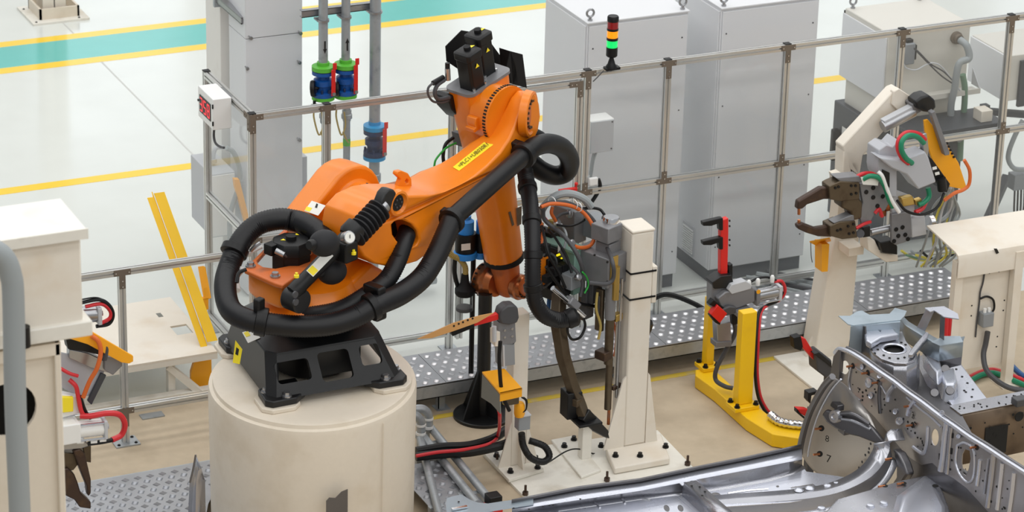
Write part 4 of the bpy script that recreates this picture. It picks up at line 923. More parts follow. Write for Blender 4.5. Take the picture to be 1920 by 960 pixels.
# --- wrist
b = B().lathe(T1+ud*0.02, ud, [(0.10,0),(0.098,0.08),(0.09,0.2),(0.075,0.26),(0.05,0.285)], 28); obj('wrist_body', b, 'orange_worn', rob)
dc = Q(913,524,AF-0.13)
b = B().lathe(dc-A*0.05, A, [(0.085,0),(0.115,0.012),(0.124,0.04),(0.124,0.085),(0.112,0.095),(0.105,0.10),(0.095,0.15)], 36); wd = obj('wrist_drum', b, 'wrist_copper', rob)
for k in range(20):
    t_ = k*math.pi/10; d_ = F*math.cos(t_)+Z*math.sin(t_); obj('bolt_pocket', B().cbox(dc-A*0.01+d_*0.121, (0.014,0.02,0.01), (d_.cross(A),A,d_)), 'hole_shade', wd)
for k in range(12):
    t_ = k*math.pi/6; d_ = F*math.cos(t_)+Z*math.sin(t_); c_ = dc+A*0.05+d_*0.088; obj('drum_bolt', B().cyl(c_-A*0.01, c_+A*0.014, 0.010, n=6), 'bronze', wd)
d2 = Q(977,539,AF+0.12)
b = B().lathe(d2-A*0.06, A, [(0.07,0),(0.088,0.02),(0.09,0.06),(0.078,0.07),(0.07,0.10)], 30); wf = obj('wrist_flange', b, 'wrist_copper', rob)
for k in range(14):
    t_ = k*math.pi/7; d_ = F*math.cos(t_)+Z*math.sin(t_); c_ = d2+A*0.04+d_*0.056; obj('flange_bolt', B().cyl(c_-A*0.01, c_+A*0.010, 0.008, n=6), 'bronze_dark', wf)
obj('wrist_axle', B().cyl(d2+A*0.03, Q(1010,505,0.30), 0.05, n=20), 'orange_worn', rob)
b = B().lathe(Q(1010,505,0.30), A, [(0.10,0),(0.105,0.01),(0.105,0.05),(0.09,0.06)], 30); obj('tool_changer', b, 'orange', rob)

# --- counterbalance cylinder with accumulators
def CB(px, py, a): return Q(px, py, a)
P0, P1 = CB(545,553,0.28), CB(655,440,0.36); dd = (P1-P0).normalized()
cb = obj('counterbalance', B().lathe(P0+dd*0.02, dd, [(0.05,0),(0.052,0.06),(0.048,0.07),(0.048,(P1-P0).length-0.02)], 24), 'black', rob)
eye = B().lathe(CB(541,556,0.21), A, [(0.075,0),(0.075,0.12)], 30); obj('pivot_eye', eye, 'black_cast', cb, bevel=0.008)
for px, py in ((552,552),(553,566)): c_ = CB(px,py,0.335); obj('pivot_screw', B().cyl(c_, c_+A*0.012, 0.022, n=12), 'dark_grey', cb)
b = B().lathe(P1-dd*0.02, dd, [(0.06,0),(0.072,0.02),(0.072,0.09),(0.05,0.10)], 20); obj('cylinder_head', b, 'black_cast', cb)
bl = []; B0, B1 = CB(662,445,0.37), CB(714,390,0.37); bd = (B1-B0).normalized(); LL = (B1-B0).length
for k in range(8): bl += [(0.056,LL*(k+0.05)/8),(0.08,LL*(k+0.35)/8),(0.08,LL*(k+0.6)/8),(0.056,LL*(k+0.95)/8)]
obj('bellows', B().lathe(B0, bd, bl, 28), 'rubber', cb)
obj('rod_collar', B().lathe(B1, bd, [(0.05,0),(0.05,0.03)], 20), 'steel', cb)
re = B().prism([CB(px,py,0.33) for px, py in ((702,388),(698,378),(706,358),(714,349),(724,350),(729,357),(722,372),(717,392),(709,396))], A*0.07); obj('rod_eye', re, 'black_cast', cb, bevel=0.012)
for (px,py,aa,r,sl) in ((608,456,0.42,0.083,1.25),(622,508,0.28,0.085,1.2)):
    c_ = CB(px,py,aa); e_ = (CB(px+30,py-4,aa)-c_).normalized(); n2 = A; w2 = e_.cross(n2)
    sp = B().sphere(c_, r, 26, 16, (n2, w2, e_), (1,1,sl)); ac = obj('accumulator', sp, 'rubber', cb)
    obj('accumulator_nozzle', B().lathe(c_-e_*(r*sl+0.03), e_, [(0.026,0),(0.034,0.015),(0.034,0.045)], 16), 'black', ac)
mf = B().cbox(CB(646,468,0.37), (0.11,0.13,0.13), (F,A,Z)); obj('manifold', mf, 'black', cb, bevel=0.012)
g0 = CB(655,445,0.48); gn = (A*0.75-F*0.25+Z*0.35).normalized(); ga = obj('pressure_gauge', B().lathe(g0, gn, [(0.038,-0.05),(0.04,0),(0.036,0.006)], 24), 'steel', cb)
obj('gauge_face', B().lathe(g0+gn*0.0065, gn, [(0.032,0),(0.032,0.001)], 24), 'label_white', ga); obj('gauge_needle', B().cbox(g0+gn*0.009, (0.004,0.004,0.034), (F,gn,Z)), 'ink', ga)
for px, py, aa in ((663,477,0.44),(556,520,0.33)): c_ = CB(px,py,aa); obj('valve_cap', B().lathe(c_, Z, [(0.016,0),(0.016,0.015),(0.009,0.018),(0.009,0.03)], 12), 'label_yellow', cb)
sc_ = (P1-P0).normalized(); sn = (sc_.cross(A)); sn = sn if sn.z > 0 else -sn; c0 = CB(570,524,0.46); sn2 = (sn*0.8+A*0.6).normalized(); wv = sn2.cross(sc_).normalized()
q4 = [P0+sc_*s_+sn2*0.049+wv*w_ for s_, w_ in ((0.16,-0.028),(0.34,-0.028),(0.34,0.028),(0.16,0.028))]; quad_label(cb, 'type_plate', q4, 'label_white', 0.002)
q4 = [P0+sc_*s_+sn2*0.049+wv*w_ for s_, w_ in ((0.165,-0.024),(0.21,-0.024),(0.21,0.024),(0.165,0.024))]; quad_label(cb, 'type_plate_mark', q4, 'label_yellow', 0.0035)
# sticker on the shoulder cheek
nn = (Z*0.827-F*0.562).normalized(); ct = L(0.06,-0.2,0.98)
q4 = [on(px,py,ct,nn) for px, py in ((571,396),(597,405),(611,386),(585,377))]; quad_label(rob, 'caution_label', q4, 'label_white', 0.003)
q4 = [on(px,py,ct,nn) for px, py in ((572,395),(581,398),(586,391),(576,388))]; quad_label(rob, 'caution_mark', q4, 'label_yellow', 0.0045)
q4 = [on(px,py,ct,nn) for px, py in ((591,390),(595,391),(597,384),(594,382))]; quad_label(rob, 'caution_mark', q4, 'ink', 0.0045)

# --- dress pack hoses
def hose(name, pts, r, ridge=(0.016,0.004), n=20, m='hose', par=None):
    return obj(name, B().tube([Q(px,py,a_) for px, py, a_ in pts], r, n, 8, ridge=ridge), m, par or rob, ang=60)
HA = [(612,452,0.12),(598,436,0.0),(572,420,-0.14),(548,413,-0.24),(520,411,-0.3),(482,422,-0.38),(452,452,-0.40),(430,500,-0.36),(422,540,-0.25),(432,580,-0.08),(462,599,0.06),(510,608,0.18),(565,612,0.3),(620,608,0.4),(665,594,0.46),(705,572,0.5),(750,552,0.5),(790,522,0.48),(815,485,0.46),(834,445,0.44),(848,412,0.42)]
hose('dress_hose', HA, 0.066)
HB = [(548,585,0.05),(590,590,0.2),(640,580,0.32),(690,552,0.38),(725,525,0.38),(745,490,0.36),(757,455,0.32),(766,428,0.2)]
hose('dress_hose', HB, 0.055)
sv = B().tube([Q(850,408,0.42), Q(985,288,0.26)], 0.062, 24, 1); obj('hose_sleeve', sv, 'black', rob)
HC = [(985,288,0.26),(1005,274,0.25),(1030,269,0.22),(1055,278,0.18),(1068,300,0.12),(1062,322,0.05),(1040,329,0.0),(1015,320,-0.02),(992,302,-0.05)]
hose('dress_hose', HC, 0.066, ridge=None, m='black')
HD = [(965,252,0.02),(990,250,0.05),(1012,258,0.05),(1024,275,0.02)]
hose('dress_hose', HD, 0.045, ridge=None, m='black')
HE = [(984,318,0.08),(988,345,0.16),(994,380,0.28),(998,430,0.4),(999,480,0.48),(999,530,0.52),(1004,565,0.54),(1020,590,0.57),(1045,600,0.6),(1068,598,0.64)]
hose('dress_hose', HE, 0.05, ridge=(0.018,0.005))
def collar(px, py, a_, d_, r, w=0.05, m='black'):
    c_ = Q(px,py,a_); d_ = V(d_).normalized(); return obj('hose_clamp', B().lathe(c_-d_*w/2, d_, [(r*0.9,0),(r,0.004),(r,w-0.004),(r*0.9,w)], 24), m, rob)
def dirpx(p, q_): return Q(*q_)-Q(*p)
k_ = collar(440,470,-0.39,dirpx((452,452,-0.40),(430,500,-0.36)),0.088); 
b = B().box(Q(440,470,-0.39)+V((-0.04,-0.1,0.04)), X*0.1, Y*0.2, Z*0.05); 
k_ = collar(490,603,0.13,dirpx((462,599,0.06),(510,608,0.18)),0.09,0.07)
b = B(); c_ = Q(486,582,0.12); b.cbox(c_, (0.06,0.05,0.16), (F,A,Z)); obj('clamp_bracket', b, 'black', rob, bevel=0.01)
collar(697,575,0.49,dirpx((665,594,0.46),(705,572,0.5)),0.09,0.05)
b = B(); c_ = Q(702,548,0.45); b.cbox(c_, (0.07,0.14,0.10), (F,A,Z)); b.cbox(Q(706,575,0.42), (0.09,0.1,0.16), (F,A,Z)); obj('clamp_bracket', b, 'black', rob, bevel=0.012)
sd = Q(985,288,0.26)-Q(850,408,0.42)
collar(847,414,0.42,sd,0.086,0.045); collar(982,291,0.262,sd,0.086,0.05)
for px, py, a_ in ((838,405,0.37),(971,277,0.2)): obj('clamp_bracket', B().cbox(Q(px,py,a_), (0.06,0.08,0.09), (sd.normalized(),A,sd.normalized().cross(A))), 'black', rob, bevel=0.008)
for (a1_, a2_) in (((989,352,0.185),(994,380,0.28)),((997,412,0.36),(998,430,0.4)),((999,478,0.478),(999,490,0.49)),((1000,538,0.523),(1003,556,0.535))):
    collar(*a1_, dirpx(a1_, a2_), 0.064, 0.05)
obj('cable_grip', B().lathe(Q(1062,600,0.63), Q(1085,590,0.67)-Q(1062,600,0.63), [(0.06,0),(0.066,0.01),(0.066,0.06),(0.05,0.08)], 24), 'black', rob)
# small tubes behind the yoke
for pts, m__ in ((((488,455,-0.3),(478,462,-0.32),(470,470,-0.34)),'steel'),(((492,462,-0.28),(476,470,-0.33),(462,476,-0.36)),'white_plastic'),(((462,505,-0.1),(448,512,-0.12),(444,530,-0.1)),'black')):
    obj('air_tube', B().tube([Q(*p) for p in pts], 0.012, 8), m__, rob)
# ================================================================== spot weld gun carried by the robot
gun = thing('spot_weld_gun', 'large grey servo spot weld gun hanging from the robot wrist', 'weld gun', L(1.87,0.66,-0.8))
def fbox(name, px, py, a_, sf, sa, sz, m, par=None, bv=0.006):
    p = Q(px,py,a_); return obj(name, B().box(p-Z*sz, F*sf, -A*sa, Z*sz), m, par or gun, bevel=bv)
def gtube(name, pts, r, m, par=None, n=10): return obj(name, B().tube([Q(*p) for p in pts], r, n, 6), m, par or gun)
hb_ = fbox('side_housing', 1141,487,0.74,0.19,0.30,0.21,'tool_grey')
for px, py in ((1136,491),(1136,528),(1112,478)): 
    c_ = Q(px+2,py,0.74); obj('housing_screw', B().cyl(c_, c_+A*0.008, 0.008, n=6), 'black', hb_)
fbox('cover_plate', 1147,484,0.752,0.07,0.012,0.19,'brass',hb_,0.002)
m_ = fbox('servo_motor', 1141,430,0.70,0.145,0.15,0.11,'tool_grey'); fbox('motor_neck', 1143,460,0.69,0.12,0.12,0.14,'tool_grey',m_)
c_ = Q(1146,421,0.63); obj('encoder_cap', B().lathe(c_-Z*0.02, Z, [(0.056,0),(0.056,0.06),(0.05,0.075),(0.046,0.075)], 28), 'chrome', m_)
fbox('gear_case', 1078,398,0.30,0.13,0.2,0.24,'tool_grey'); fbox('gear_case', 1120,418,0.42,0.16,0.16,0.13,'grey_box')
fbox('valve_block', 1160,428,0.56,0.10,0.12,0.1,'grey_light'); fbox('black_mount', 1172,445,0.55,0.07,0.1,0.2,'black')
tf = fbox('transformer', 1078,476,0.50,0.12,0.36,0.30,'transformer_green'); fbox('transformer_lid', 1076,472,0.505,0.13,0.37,0.02,'transformer_green',tf,0.004)
for px, py, a_, sf, sa, sz in ((1020,452,0.22,0.09,0.16,0.22),(1034,440,0.25,0.09,0.14,0.14),(1028,488,0.38,0.16,0.14,0.22),(1046,470,0.40,0.13,0.16,0.2),(1040,545,0.44,0.16,0.14,0.08)):
    fbox('control_unit', px,py,a_,sf,sa,sz,'black')
fbox('terminal_block', 1013,420,0.2,0.04,0.06,0.14,'brass'); fbox('terminal_block', 1040,416,0.22,0.03,0.06,0.14,'mud_yellow')
fbox('status_led', 1045,478,0.41,0.05,0.01,0.012,'led_yellow',None,0.001); fbox('status_led', 1053,484,0.415,0.03,0.01,0.008,'led_yellow',None,0.001)
fbox('connector_box', 1072,520,0.55,0.10,0.10,0.10,'grey_box')
fbox('label_tag', 1047,460,0.41,0.02,0.004,0.05,'label_white',None,0)
# mounting ring and chrome arm
b = B(); b.lathe(Q(1018,506,0.40), A, [(0.112,0),(0.126,0.003),(0.126,0.02),(0.112,0.02)], 36, caps=False); obj('mount_ring', b, 'steel', gun)
p0_, p1_ = Q(1036,540,0.52), Q(1096,592,0.62); obj('chrome_arm', B().cyl(p0_, p1_, 0.018, n=16), 'chrome', gun)
obj('arm_clamp', B().cbox(Q(1073,568,0.58), (0.09,0.06,0.06), ((p1_-p0_).normalized(),A,(p1_-p0_).normalized().cross(A))), 'tool_grey', gun, bevel=0.008)
gtube('ring_cable', [(1090,588,0.6),(1072,600,0.6),(1064,618,0.6),(1072,636,0.6),(1088,632,0.6),(1097,612,0.6),(1094,596,0.6)], 0.009, 'black')
# bronze lower arm with black tip arm
path = [(1050,535,0.44,0.05),(1047,580,0.48,0.05),(1047,612,0.52,0.05),(1056,668,0.55,0.048),(1072,722,0.58,0.046),(1088,762,0.64,0.044),(1096,782,0.68,0.04)]
rings = []
for i, (px,py,a_,w_) in enumerate(path):
    p = Q(px,py,a_); q_ = Q(*path[min(i+1,len(path)-1)][:3]); r__ = Q(*path[max(i-1,0)][:3]); t_ = (q_-r__).normalized(); u_ = (F-t_*F.dot(t_)).normalized(); v_ = t_.cross(u_)
    rings.append([p+u_*sx*w_*0.72+v_*sy*w_*0.8 for sx, sy in ((-1,-1),(1,-1),(1,1),(-1,1))])
la = obj('lower_arm', B().loft(rings), 'bronze', gun, bevel=0.008)
path = [(1094,776,0.68,0.045),(1112,796,0.70,0.04),(1128,808,0.72,0.028),(1139,818,0.73,0.014)]; rings = []
for i, (px,py,a_,w_) in enumerate(path):
    p = Q(px,py,a_); t_ = (Q(1139,818,0.73)-Q(1094,776,0.68)).normalized(); u_ = (A-t_*A.dot(t_)).normalized(); v_ = t_.cross(u_); rings.append([p+u_*sx*0.03+v_*sy*w_ for sx, sy in ((-1,-1),(1,-1),(1,1),(-1,1))])
ta = obj('tip_arm', B().loft(rings), 'black_cast', la, bevel=0.006); c_ = Q(1137,813,0.73); obj('electrode_cap', B().lathe(c_-Z*0.01, Z, [(0.013,0),(0.013,0.03),(0.006,0.04)], 12), 'bronze_dark', ta)
fbox('arm_shim', 1082,752,0.66,0.06,0.1,0.05,'bronze',la,0.004)
# electrode shaft
def vc(name, px, y0, y1, a_, r, m, n=16): 
    p1_ = Q(px,y0,a_); zb_ = Q(px,y1,a_).z; return obj(name, B().cyl(V((p1_.x,p1_.y,zb_)), p1_, r, n=n), m, gun)
vc('shaft_sleeve', 1146,528,596,0.72,0.036,'tool_grey'); vc('electrode_shaft', 1144,590,680,0.72,0.03,'bronze'); fbox('shaft_block', 1134,664,0.75,0.085,0.09,0.06,'bronze_dark')
vc('electrode_shaft', 1143,672,765,0.72,0.024,'bronze'); vc('electrode_tip', 1142,762,795,0.72,0.011,'wrist_copper',12)
vc('guide_rod', 1166,522,600,0.75,0.01,'chrome'); vc('guide_rod', 1162,590,742,0.74,0.012,'steel')
vc('guide_bar', 1156,500,560,0.76,0.024,'brass')
fbox('rod_bracket', 1151,726,0.75,0.09,0.03,0.03,'bronze_dark'); fbox('rod_bracket', 1156,592,0.75,0.07,0.05,0.05,'brass')
fbox('back_rail', 1130,545,0.68,0.03,0.06,0.30,'bronze'); fbox('back_rail', 1095,545,0.5,0.05,0.05,0.22,'bronze')
gtube('rod_lead', [(1158,742,0.66),(1160,775,0.66),(1154,812,0.66),(1140,838,0.66),(1128,850,0.66),(1110,850,0.66),(1085,842,0.66),(1062,846,0.66),(1030,866,0.66)], 0.005, 'black')
gtube('orange_lead', [(1150,600,0.62),(1155,630,0.62),(1152,668,0.62)], 0.008, 'orange_hose')
# cable loops above the gun
for pts, r_, m__ in ((((1012,402,0.2),(1024,382,0.25),(1045,366,0.3),(1070,363,0.35),(1095,373,0.4),(1108,388,0.42)),0.026,'grey_hose'),
    (((1012,392,0.3),(1030,380,0.33),(1060,380,0.36),(1085,390,0.4),(1110,410,0.45),(1130,445,0.55),(1148,490,0.8),(1150,520,0.8),(1138,532,0.78),(1105,530,0.7)),0.014,'dark_grey'),
    (((1014,388,0.34),(1035,382,0.36),(1070,386,0.4),(1095,400,0.44),(1112,425,0.5),(1114,448,0.52),(1104,462,0.52),(1085,464,0.52),(1070,457,0.5)),0.013,'orange_hose'),
    (((1036,388,0.3),(1034,400,0.3),(1042,414,0.3)),0.012,'orange_hose'),
    (((1018,392,0.3),(1020,410,0.3),(1035,425,0.35),(1055,440,0.45),(1075,465,0.55),(1088,490,0.6),(1094,512,0.6)),0.015,'dark_grey'),
    (((1045,422,0.4),(1070,424,0.4),(1092,415,0.4),(1100,408,0.4)),0.008,'black'),
    (((1040,412,0.3),(1052,402,0.3),(1066,399,0.3)),0.011,'dark_grey'),
    (((1085,392,0.4),(1110,390,0.42),(1125,393,0.45),(1133,402,0.5)),0.010,'black'),
    (((1092,510,0.62),(1100,520,0.62),(1103,535,0.62),(1096,550,0.62)),0.006,'green_wire'),
    (((1012,404,0.1),(1020,408,0.12),(1028,418,0.14)),0.012,'red_hose')): gtube('gun_cable', pts, r_, m__)
for px, py, a_ in ((1068,399,0.3),(1134,408,0.5),(1100,404,0.4)): c_ = Q(px,py,a_); obj('cable_gland', B().lathe(c_-Z*0.03, Z, [(0.018,0),(0.022,0.01),(0.022,0.035),(0.014,0.05)], 12), 'steel', gun)
for px, py, a_ in ((1076,383,0.4),(1084,388,0.42),(1035,378,0.32)): c_ = Q(px,py,a_); obj('cable_tie', B().lathe(c_, F, [(0.03,-0.003),(0.034,-0.003),(0.034,0.003),(0.03,0.003)], 14, caps=False), 'white_plastic', gun)

# dense connector cluster on the wrist side of the gun
for px, py, a_, sf, sa, sz in ((1014,430,0.30,0.05,0.06,0.10),(1022,462,0.42,0.06,0.05,0.08),(1040,505,0.47,0.08,0.05,0.06),(1056,498,0.46,0.06,0.06,0.12),(1062,532,0.5,0.05,0.05,0.09),(1026,520,0.46,0.07,0.05,0.05)):
    fbox('plug_block', px,py,a_,sf,sa,sz,'black_matte',None,0.004)
for px, py, a_, sf, sa, sz in ((1112,530,0.60,0.10,0.06,0.16),(1100,548,0.56,0.08,0.05,0.2),(1124,556,0.66,0.05,0.04,0.14)):
    fbox('guide_plate', px,py,a_,sf,sa,sz,'dark_grey',None,0.004)
for k, (pts, r_, m__) in enumerate(((((1016,424,0.3),(1022,450,0.42),(1030,480,0.48),(1048,512,0.52),(1060,540,0.54)),0.010,'black'),(((1030,430,0.3),(1045,452,0.42),(1062,480,0.5),(1072,512,0.56)),0.009,'black'),(((1050,470,0.45),(1064,492,0.5),(1082,510,0.58),(1092,530,0.6),(1088,556,0.6)),0.011,'dark_grey'),(((1024,500,0.48),(1040,524,0.5),(1058,548,0.52),(1080,566,0.55),(1110,574,0.58),(1128,570,0.62)),0.012,'black'),(((1012,412,0.2),(1018,434,0.3),(1014,458,0.36)),0.012,'orange_hose'),(((1052,420,0.36),(1062,440,0.42),(1058,466,0.45)),0.008,'grey_hose'),(((1120,548,0.66),(1118,580,0.68),(1126,610,0.7),(1122,636,0.7)),0.009,'mud_yellow'),(((1030,556,0.3),(1028,580,0.32),(1024,600,0.34)),0.014,'blue_tube'))):
    gtube('gun_cable', pts, r_, m__)
for px, py, a_ in ((1045,418,0.3),(1072,456,0.5),(1084,520,0.6)): c_ = Q(px,py,a_); obj('plug_ring', B().lathe(c_, (A+Z*0.6).normalized(), [(0.02,-0.02),(0.024,-0.01),(0.024,0.012),(0.016,0.02)], 14), 'steel', gun)
# ================================================================== black floor stand with air filters
c0 = at(905,780,z=0); YS = c0.y
t = thing('filter_stand', 'black steel floor stand with round base beside the robot pedestal', 'stand', c0)
obj('base_disc', B().lathe(c0, Z, [(0.205,0),(0.205,0.02),(0.2,0.024)], 40), 'black_cast', t)
ztop = at(910,550,y=YS).z
obj('post', B().cyl(c0+Z*0.02, V((c0.x,c0.y,ztop)), 0.047, n=24), 'black_cast', t)
for k in range(4):
    a_ = math.radians(20+90*k); d_ = V((math.cos(a_),math.sin(a_),0)); s_ = V((-d_.y,d_.x,0))
    obj('gusset', B().prism([c0+d_*0.045+Z*0.024-s_*0.006, c0+d_*0.19+Z*0.024-s_*0.006, c0+d_*0.045+Z*0.36-s_*0.006], s_*0.012), 'black_cast', t, smooth=False)
Yf = YS+0.12
t = thing('air_filter_unit', 'twin black air filters with bright blue caps on the black stand', 'air filter', at(880,470,y=Yf))
for px, r_, s_ in ((873,0.072,1.0),(902,0.045,0.9)):
    p_ = at(px,440,y=Yf); zc = lambda py: at(px,py,y=Yf).z
    obj('filter_bowl', B().lathe((p_.x,Yf,0), Z, [(r_*0.9,zc(472)),(r_,zc(468)),(r_,zc(436))], 24), 'black', t)
    obj('filter_ring', B().lathe((p_.x,Yf,0), Z, [(r_*1.08,zc(482)),(r_*1.1,zc(480)),(r_*1.1,zc(472)),(r_,zc(471))], 24), 'blue_cap', t)
    obj('filter_cap', B().lathe((p_.x,Yf,0), Z, [(r_*0.78,zc(438)),(r_*0.78,zc(414)),(r_*0.5,zc(410)),(r_*0.5,zc(404))], 24), 'blue_cap', t)
q4 = [at(px,py,y=Yf-0.075) for px, py in ((865,470),(882,468),(882,456),(865,458))]; obj('filter_label', B().prism(q4, -Y*0.001), 'label_white', t)
obj('mount_arm', B().cbox(at(888,462,y=Yf+0.09), (0.16,0.05,0.08)), 'black', t)
mp = at(888,462,y=Yf+0.1); obj('mast', B().cyl(V((mp.x,Yf+0.1,0.024)), mp, 0.018, n=12), 'black', t)
obj('drain_hose', B().tube([at(px,py,y=Yf-0.03) for px, py in ((835,462),(846,478),(862,486),(872,500),(873,515))], 0.018, 10, ridge=(0.012,0.003)), 'mud_yellow', t)
obj('black_hose', B().tube([at(px,py,y=Yf) for px, py in ((853,485),(852,510),(858,535),(868,545))], 0.016, 10), 'black', t)
p_ = at(871,560,y=Yf-0.03); zc = lambda py: at(871,py,y=Yf-0.03).z
t = thing('dust_cup', 'clear dust cup with black lid hanging under the blue-capped filters', 'cup', (p_.x,p_.y,zc(581)))
obj('lid', B().lathe((p_.x,p_.y,0), Z, [(0.058,zc(553)),(0.068,zc(549)),(0.068,zc(541)),(0.05,zc(538)),(0.03,zc(530)),(0.024,zc(514))], 26), 'black_matte', t)
obj('cup_wall', B().lathe((p_.x,p_.y,0), Z, [(0.056,zc(577)),(0.056,zc(553))], 26, caps=False), 'clear_cup', t)
obj('cup_base', B().lathe((p_.x,p_.y,0), Z, [(0.058,zc(581)),(0.06,zc(578)),(0.055,zc(575))], 26), 'dark_grey', t)
obj('cup_mount', B().cbox(at(887,533,y=Yf-0.0), (0.09,0.03,0.04)), 'tool_grey', t)

# ================================================================== slim column with clamp
pb = at(975,872,z=0.04); t = thing('clamp_column', 'slim beige column with gussets on the off-white ground plate', 'column', (pb.x,pb.y,0.02))
b0 = at(903,846,z=0.04); b1 = at(1020,880,z=0.04); b2 = at(953,899,z=0.04)
obj('base_plate', B().prism([V((b0.x,b0.y,0.02)), V((b0.x+0.30,b0.y,0.02)), V((b1.x,b1.y,0.02)), V((b2.x,b2.y-0.01,0.02))], Z*0.025), 'white_plate', t, bevel=0.004)
zT = at(975,590,y=pb.y).z; cw = 0.11; cx0 = at(962,700,y=pb.y).x
obj('shaft', B().box((cx0,pb.y,0.045), X*cw, Y*cw, Z*(zT-0.045)), 'beige', t, bevel=0.006)
for o_, e_ in ((V((cx0,pb.y,0.045)),-X),(V((cx0+cw,pb.y,0.045)),X)):
    obj('gusset', B().prism([o_, o_+e_*0.09, o_+Z*0.32], Y*0.012), 'beige', t)
obj('gusset', B().prism([V((cx0+0.05,pb.y,0.045)), V((cx0+0.05,pb.y-0.09,0.045)), V((cx0+0.05,pb.y,0.32))], X*0.012), 'beige', t)
for px, py in ((931,856),(957,886),(1008,878),(1005,862)): inst('bolt', BOLT_L, t, at(px,py,z=0.045))
yc = pb.y-0.09
t = thing('swing_clamp', 'grey pneumatic swing clamp with red arm on the slim beige column', 'clamp', at(950,690,y=yc))
def ypoly(name, pts, y0, th, m, par, bv=0.004): return obj(name, B().prism([at(px,py,y=y0) for px, py in pts], Y*th), m, par, bevel=bv)
ypoly('clamp_body', ((934,605),(966,600),(968,640),(962,648),(934,646)), yc-0.02, 0.08, 'tool_grey', t)
ypoly('clamp_plate', ((928,622),(938,622),(938,650),(928,650)), yc-0.03, 0.08, 'beige', t)
ypoly('air_cylinder', ((936,646),(965,642),(966,684),(938,688)), yc-0.02, 0.08, 'grey_box', t)
ypoly('tie_rod', ((943,648),(946,648),(947,688),(944,688)), yc-0.026, 0.008, 'grey_light', t, 0)
ypoly('pivot_head', ((936,596),(940,582),(952,573),(966,572),(972,578),(974,596),(970,606),(955,610),(940,608)), yc-0.05, 0.09, 'dark_grey', t, 0.012)
ypoly('red_arm', ((888,604),(933,588),(937,593),(934,600),(890,612)), yc-0.03, 0.035, 'red', t)
ypoly('black_pad', ((845,620),(888,604),(890,614),(885,616),(849,631)), yc-0.04, 0.05, 'black', t)
ypoly('guide_board', ((783,636),(850,606),(900,592),(926,587),(895,605),(850,621),(810,634)), yc-0.055, 0.008, 'board_tan', t, 0)
for px, py in ((851,611),(860,607),(868,604),(877,600),(886,597)): c_ = at(px,py,y=yc-0.055); obj('board_hole', B().cyl(c_, c_-Y*0.003, 0.007, n=10), 'hole_shade', t)
for px, py in ((946,619),(960,616),(946,632),(960,630)): c_ = at(px,py,y=yc-0.02); obj('screw', B().cyl(c_, c_-Y*0.006, 0.009, n=10), 'screw_steel', t)
obj('air_fitting', B().cyl(at(927,640,y=yc-0.04), at(927,612,y=yc-0.04), 0.014, n=10), 'grey_light', t)
# amber cover with flap
t = thing('amber_cover', 'amber sheet cover with grey flap on the slim beige column', 'cover', at(940,760,y=yc))
p0_ = at(905,696,y=yc); q0 = at(938,740,y=yc-0.22)
b = B(); a1_ = at(904,697,z=p0_.z); a2_ = at(946,691,z=p0_.z); a3_ = at(979,728,z=p0_.z-0.0); a4_ = at(938,737,z=p0_.z)
obj('hood', B().prism([a1_,a2_,a3_,a4_], -Z*0.012), 'amber', t); obj('hood_end', B().prism([a4_,a3_,a3_-Z*0.06,a4_-Z*0.06], (a2_-a3_).normalized()*0.008), 'amber', t)
fn = (a4_-a1_).cross(Z).normalized(); fl_ = B().prism([on(px,py,a1_,fn) for px, py in ((904,702),(937,741),(938,776),(921,757),(902,745))], X*0.006); obj('flap', fl_, 'gauze_grey', t)
obj('sensor_bracket', B().cbox(at(958,748,y=yc-0.14), (0.10,0.05,0.07)), 'bronze', t, bevel=0.008); obj('amber_coil', B().lathe(at(974,765,y=yc-0.12)-Z*0.06, Z, [(0.03,0),(0.036,0.02),(0.036,0.08),(0.025,0.1)], 14), 'amber', t)
for k in range(3): obj('wire_loop', B().tube([at(978+k*2,745,y=yc-0.15),at(986+k,752,y=yc-0.15),at(986,768,y=yc-0.15),at(978,774,y=yc-0.15)], 0.005, 6), 'black', t)
p_ = at(973,782,y=yc-0.13); tj = thing('junction_box', 'small grey junction box low on the slim beige column', 'junction box', p_-Z*0.11)
obj('housing', B().box(p_-Z*0.105, X*0.085, Y*0.07, Z*0.105), 'grey_box', tj, bevel=0.005); obj('lid', B().box(p_+V((-0.003,-0.006,-0.006)), X*0.091, Y*0.076, Z*0.012), 'grey_light', tj, bevel=0.003)
pts = [at(978,812,y=yc-0.1),at(981,835,y=yc-0.1),at(995,858,y=yc-0.12),at(1018,866,y=yc-0.12),at(1030,855,y=yc-0.1),at(1022,838,y=yc-0.08),at(1005,830,y=yc-0.06),at(992,826,y=yc-0.04)]
tag(obj('coiled_cable', B().tube(pts, 0.022, 12, ridge=(0.012,0.002)), 'black'), 'thick black cable looped on the slim column base plate', 'cable')

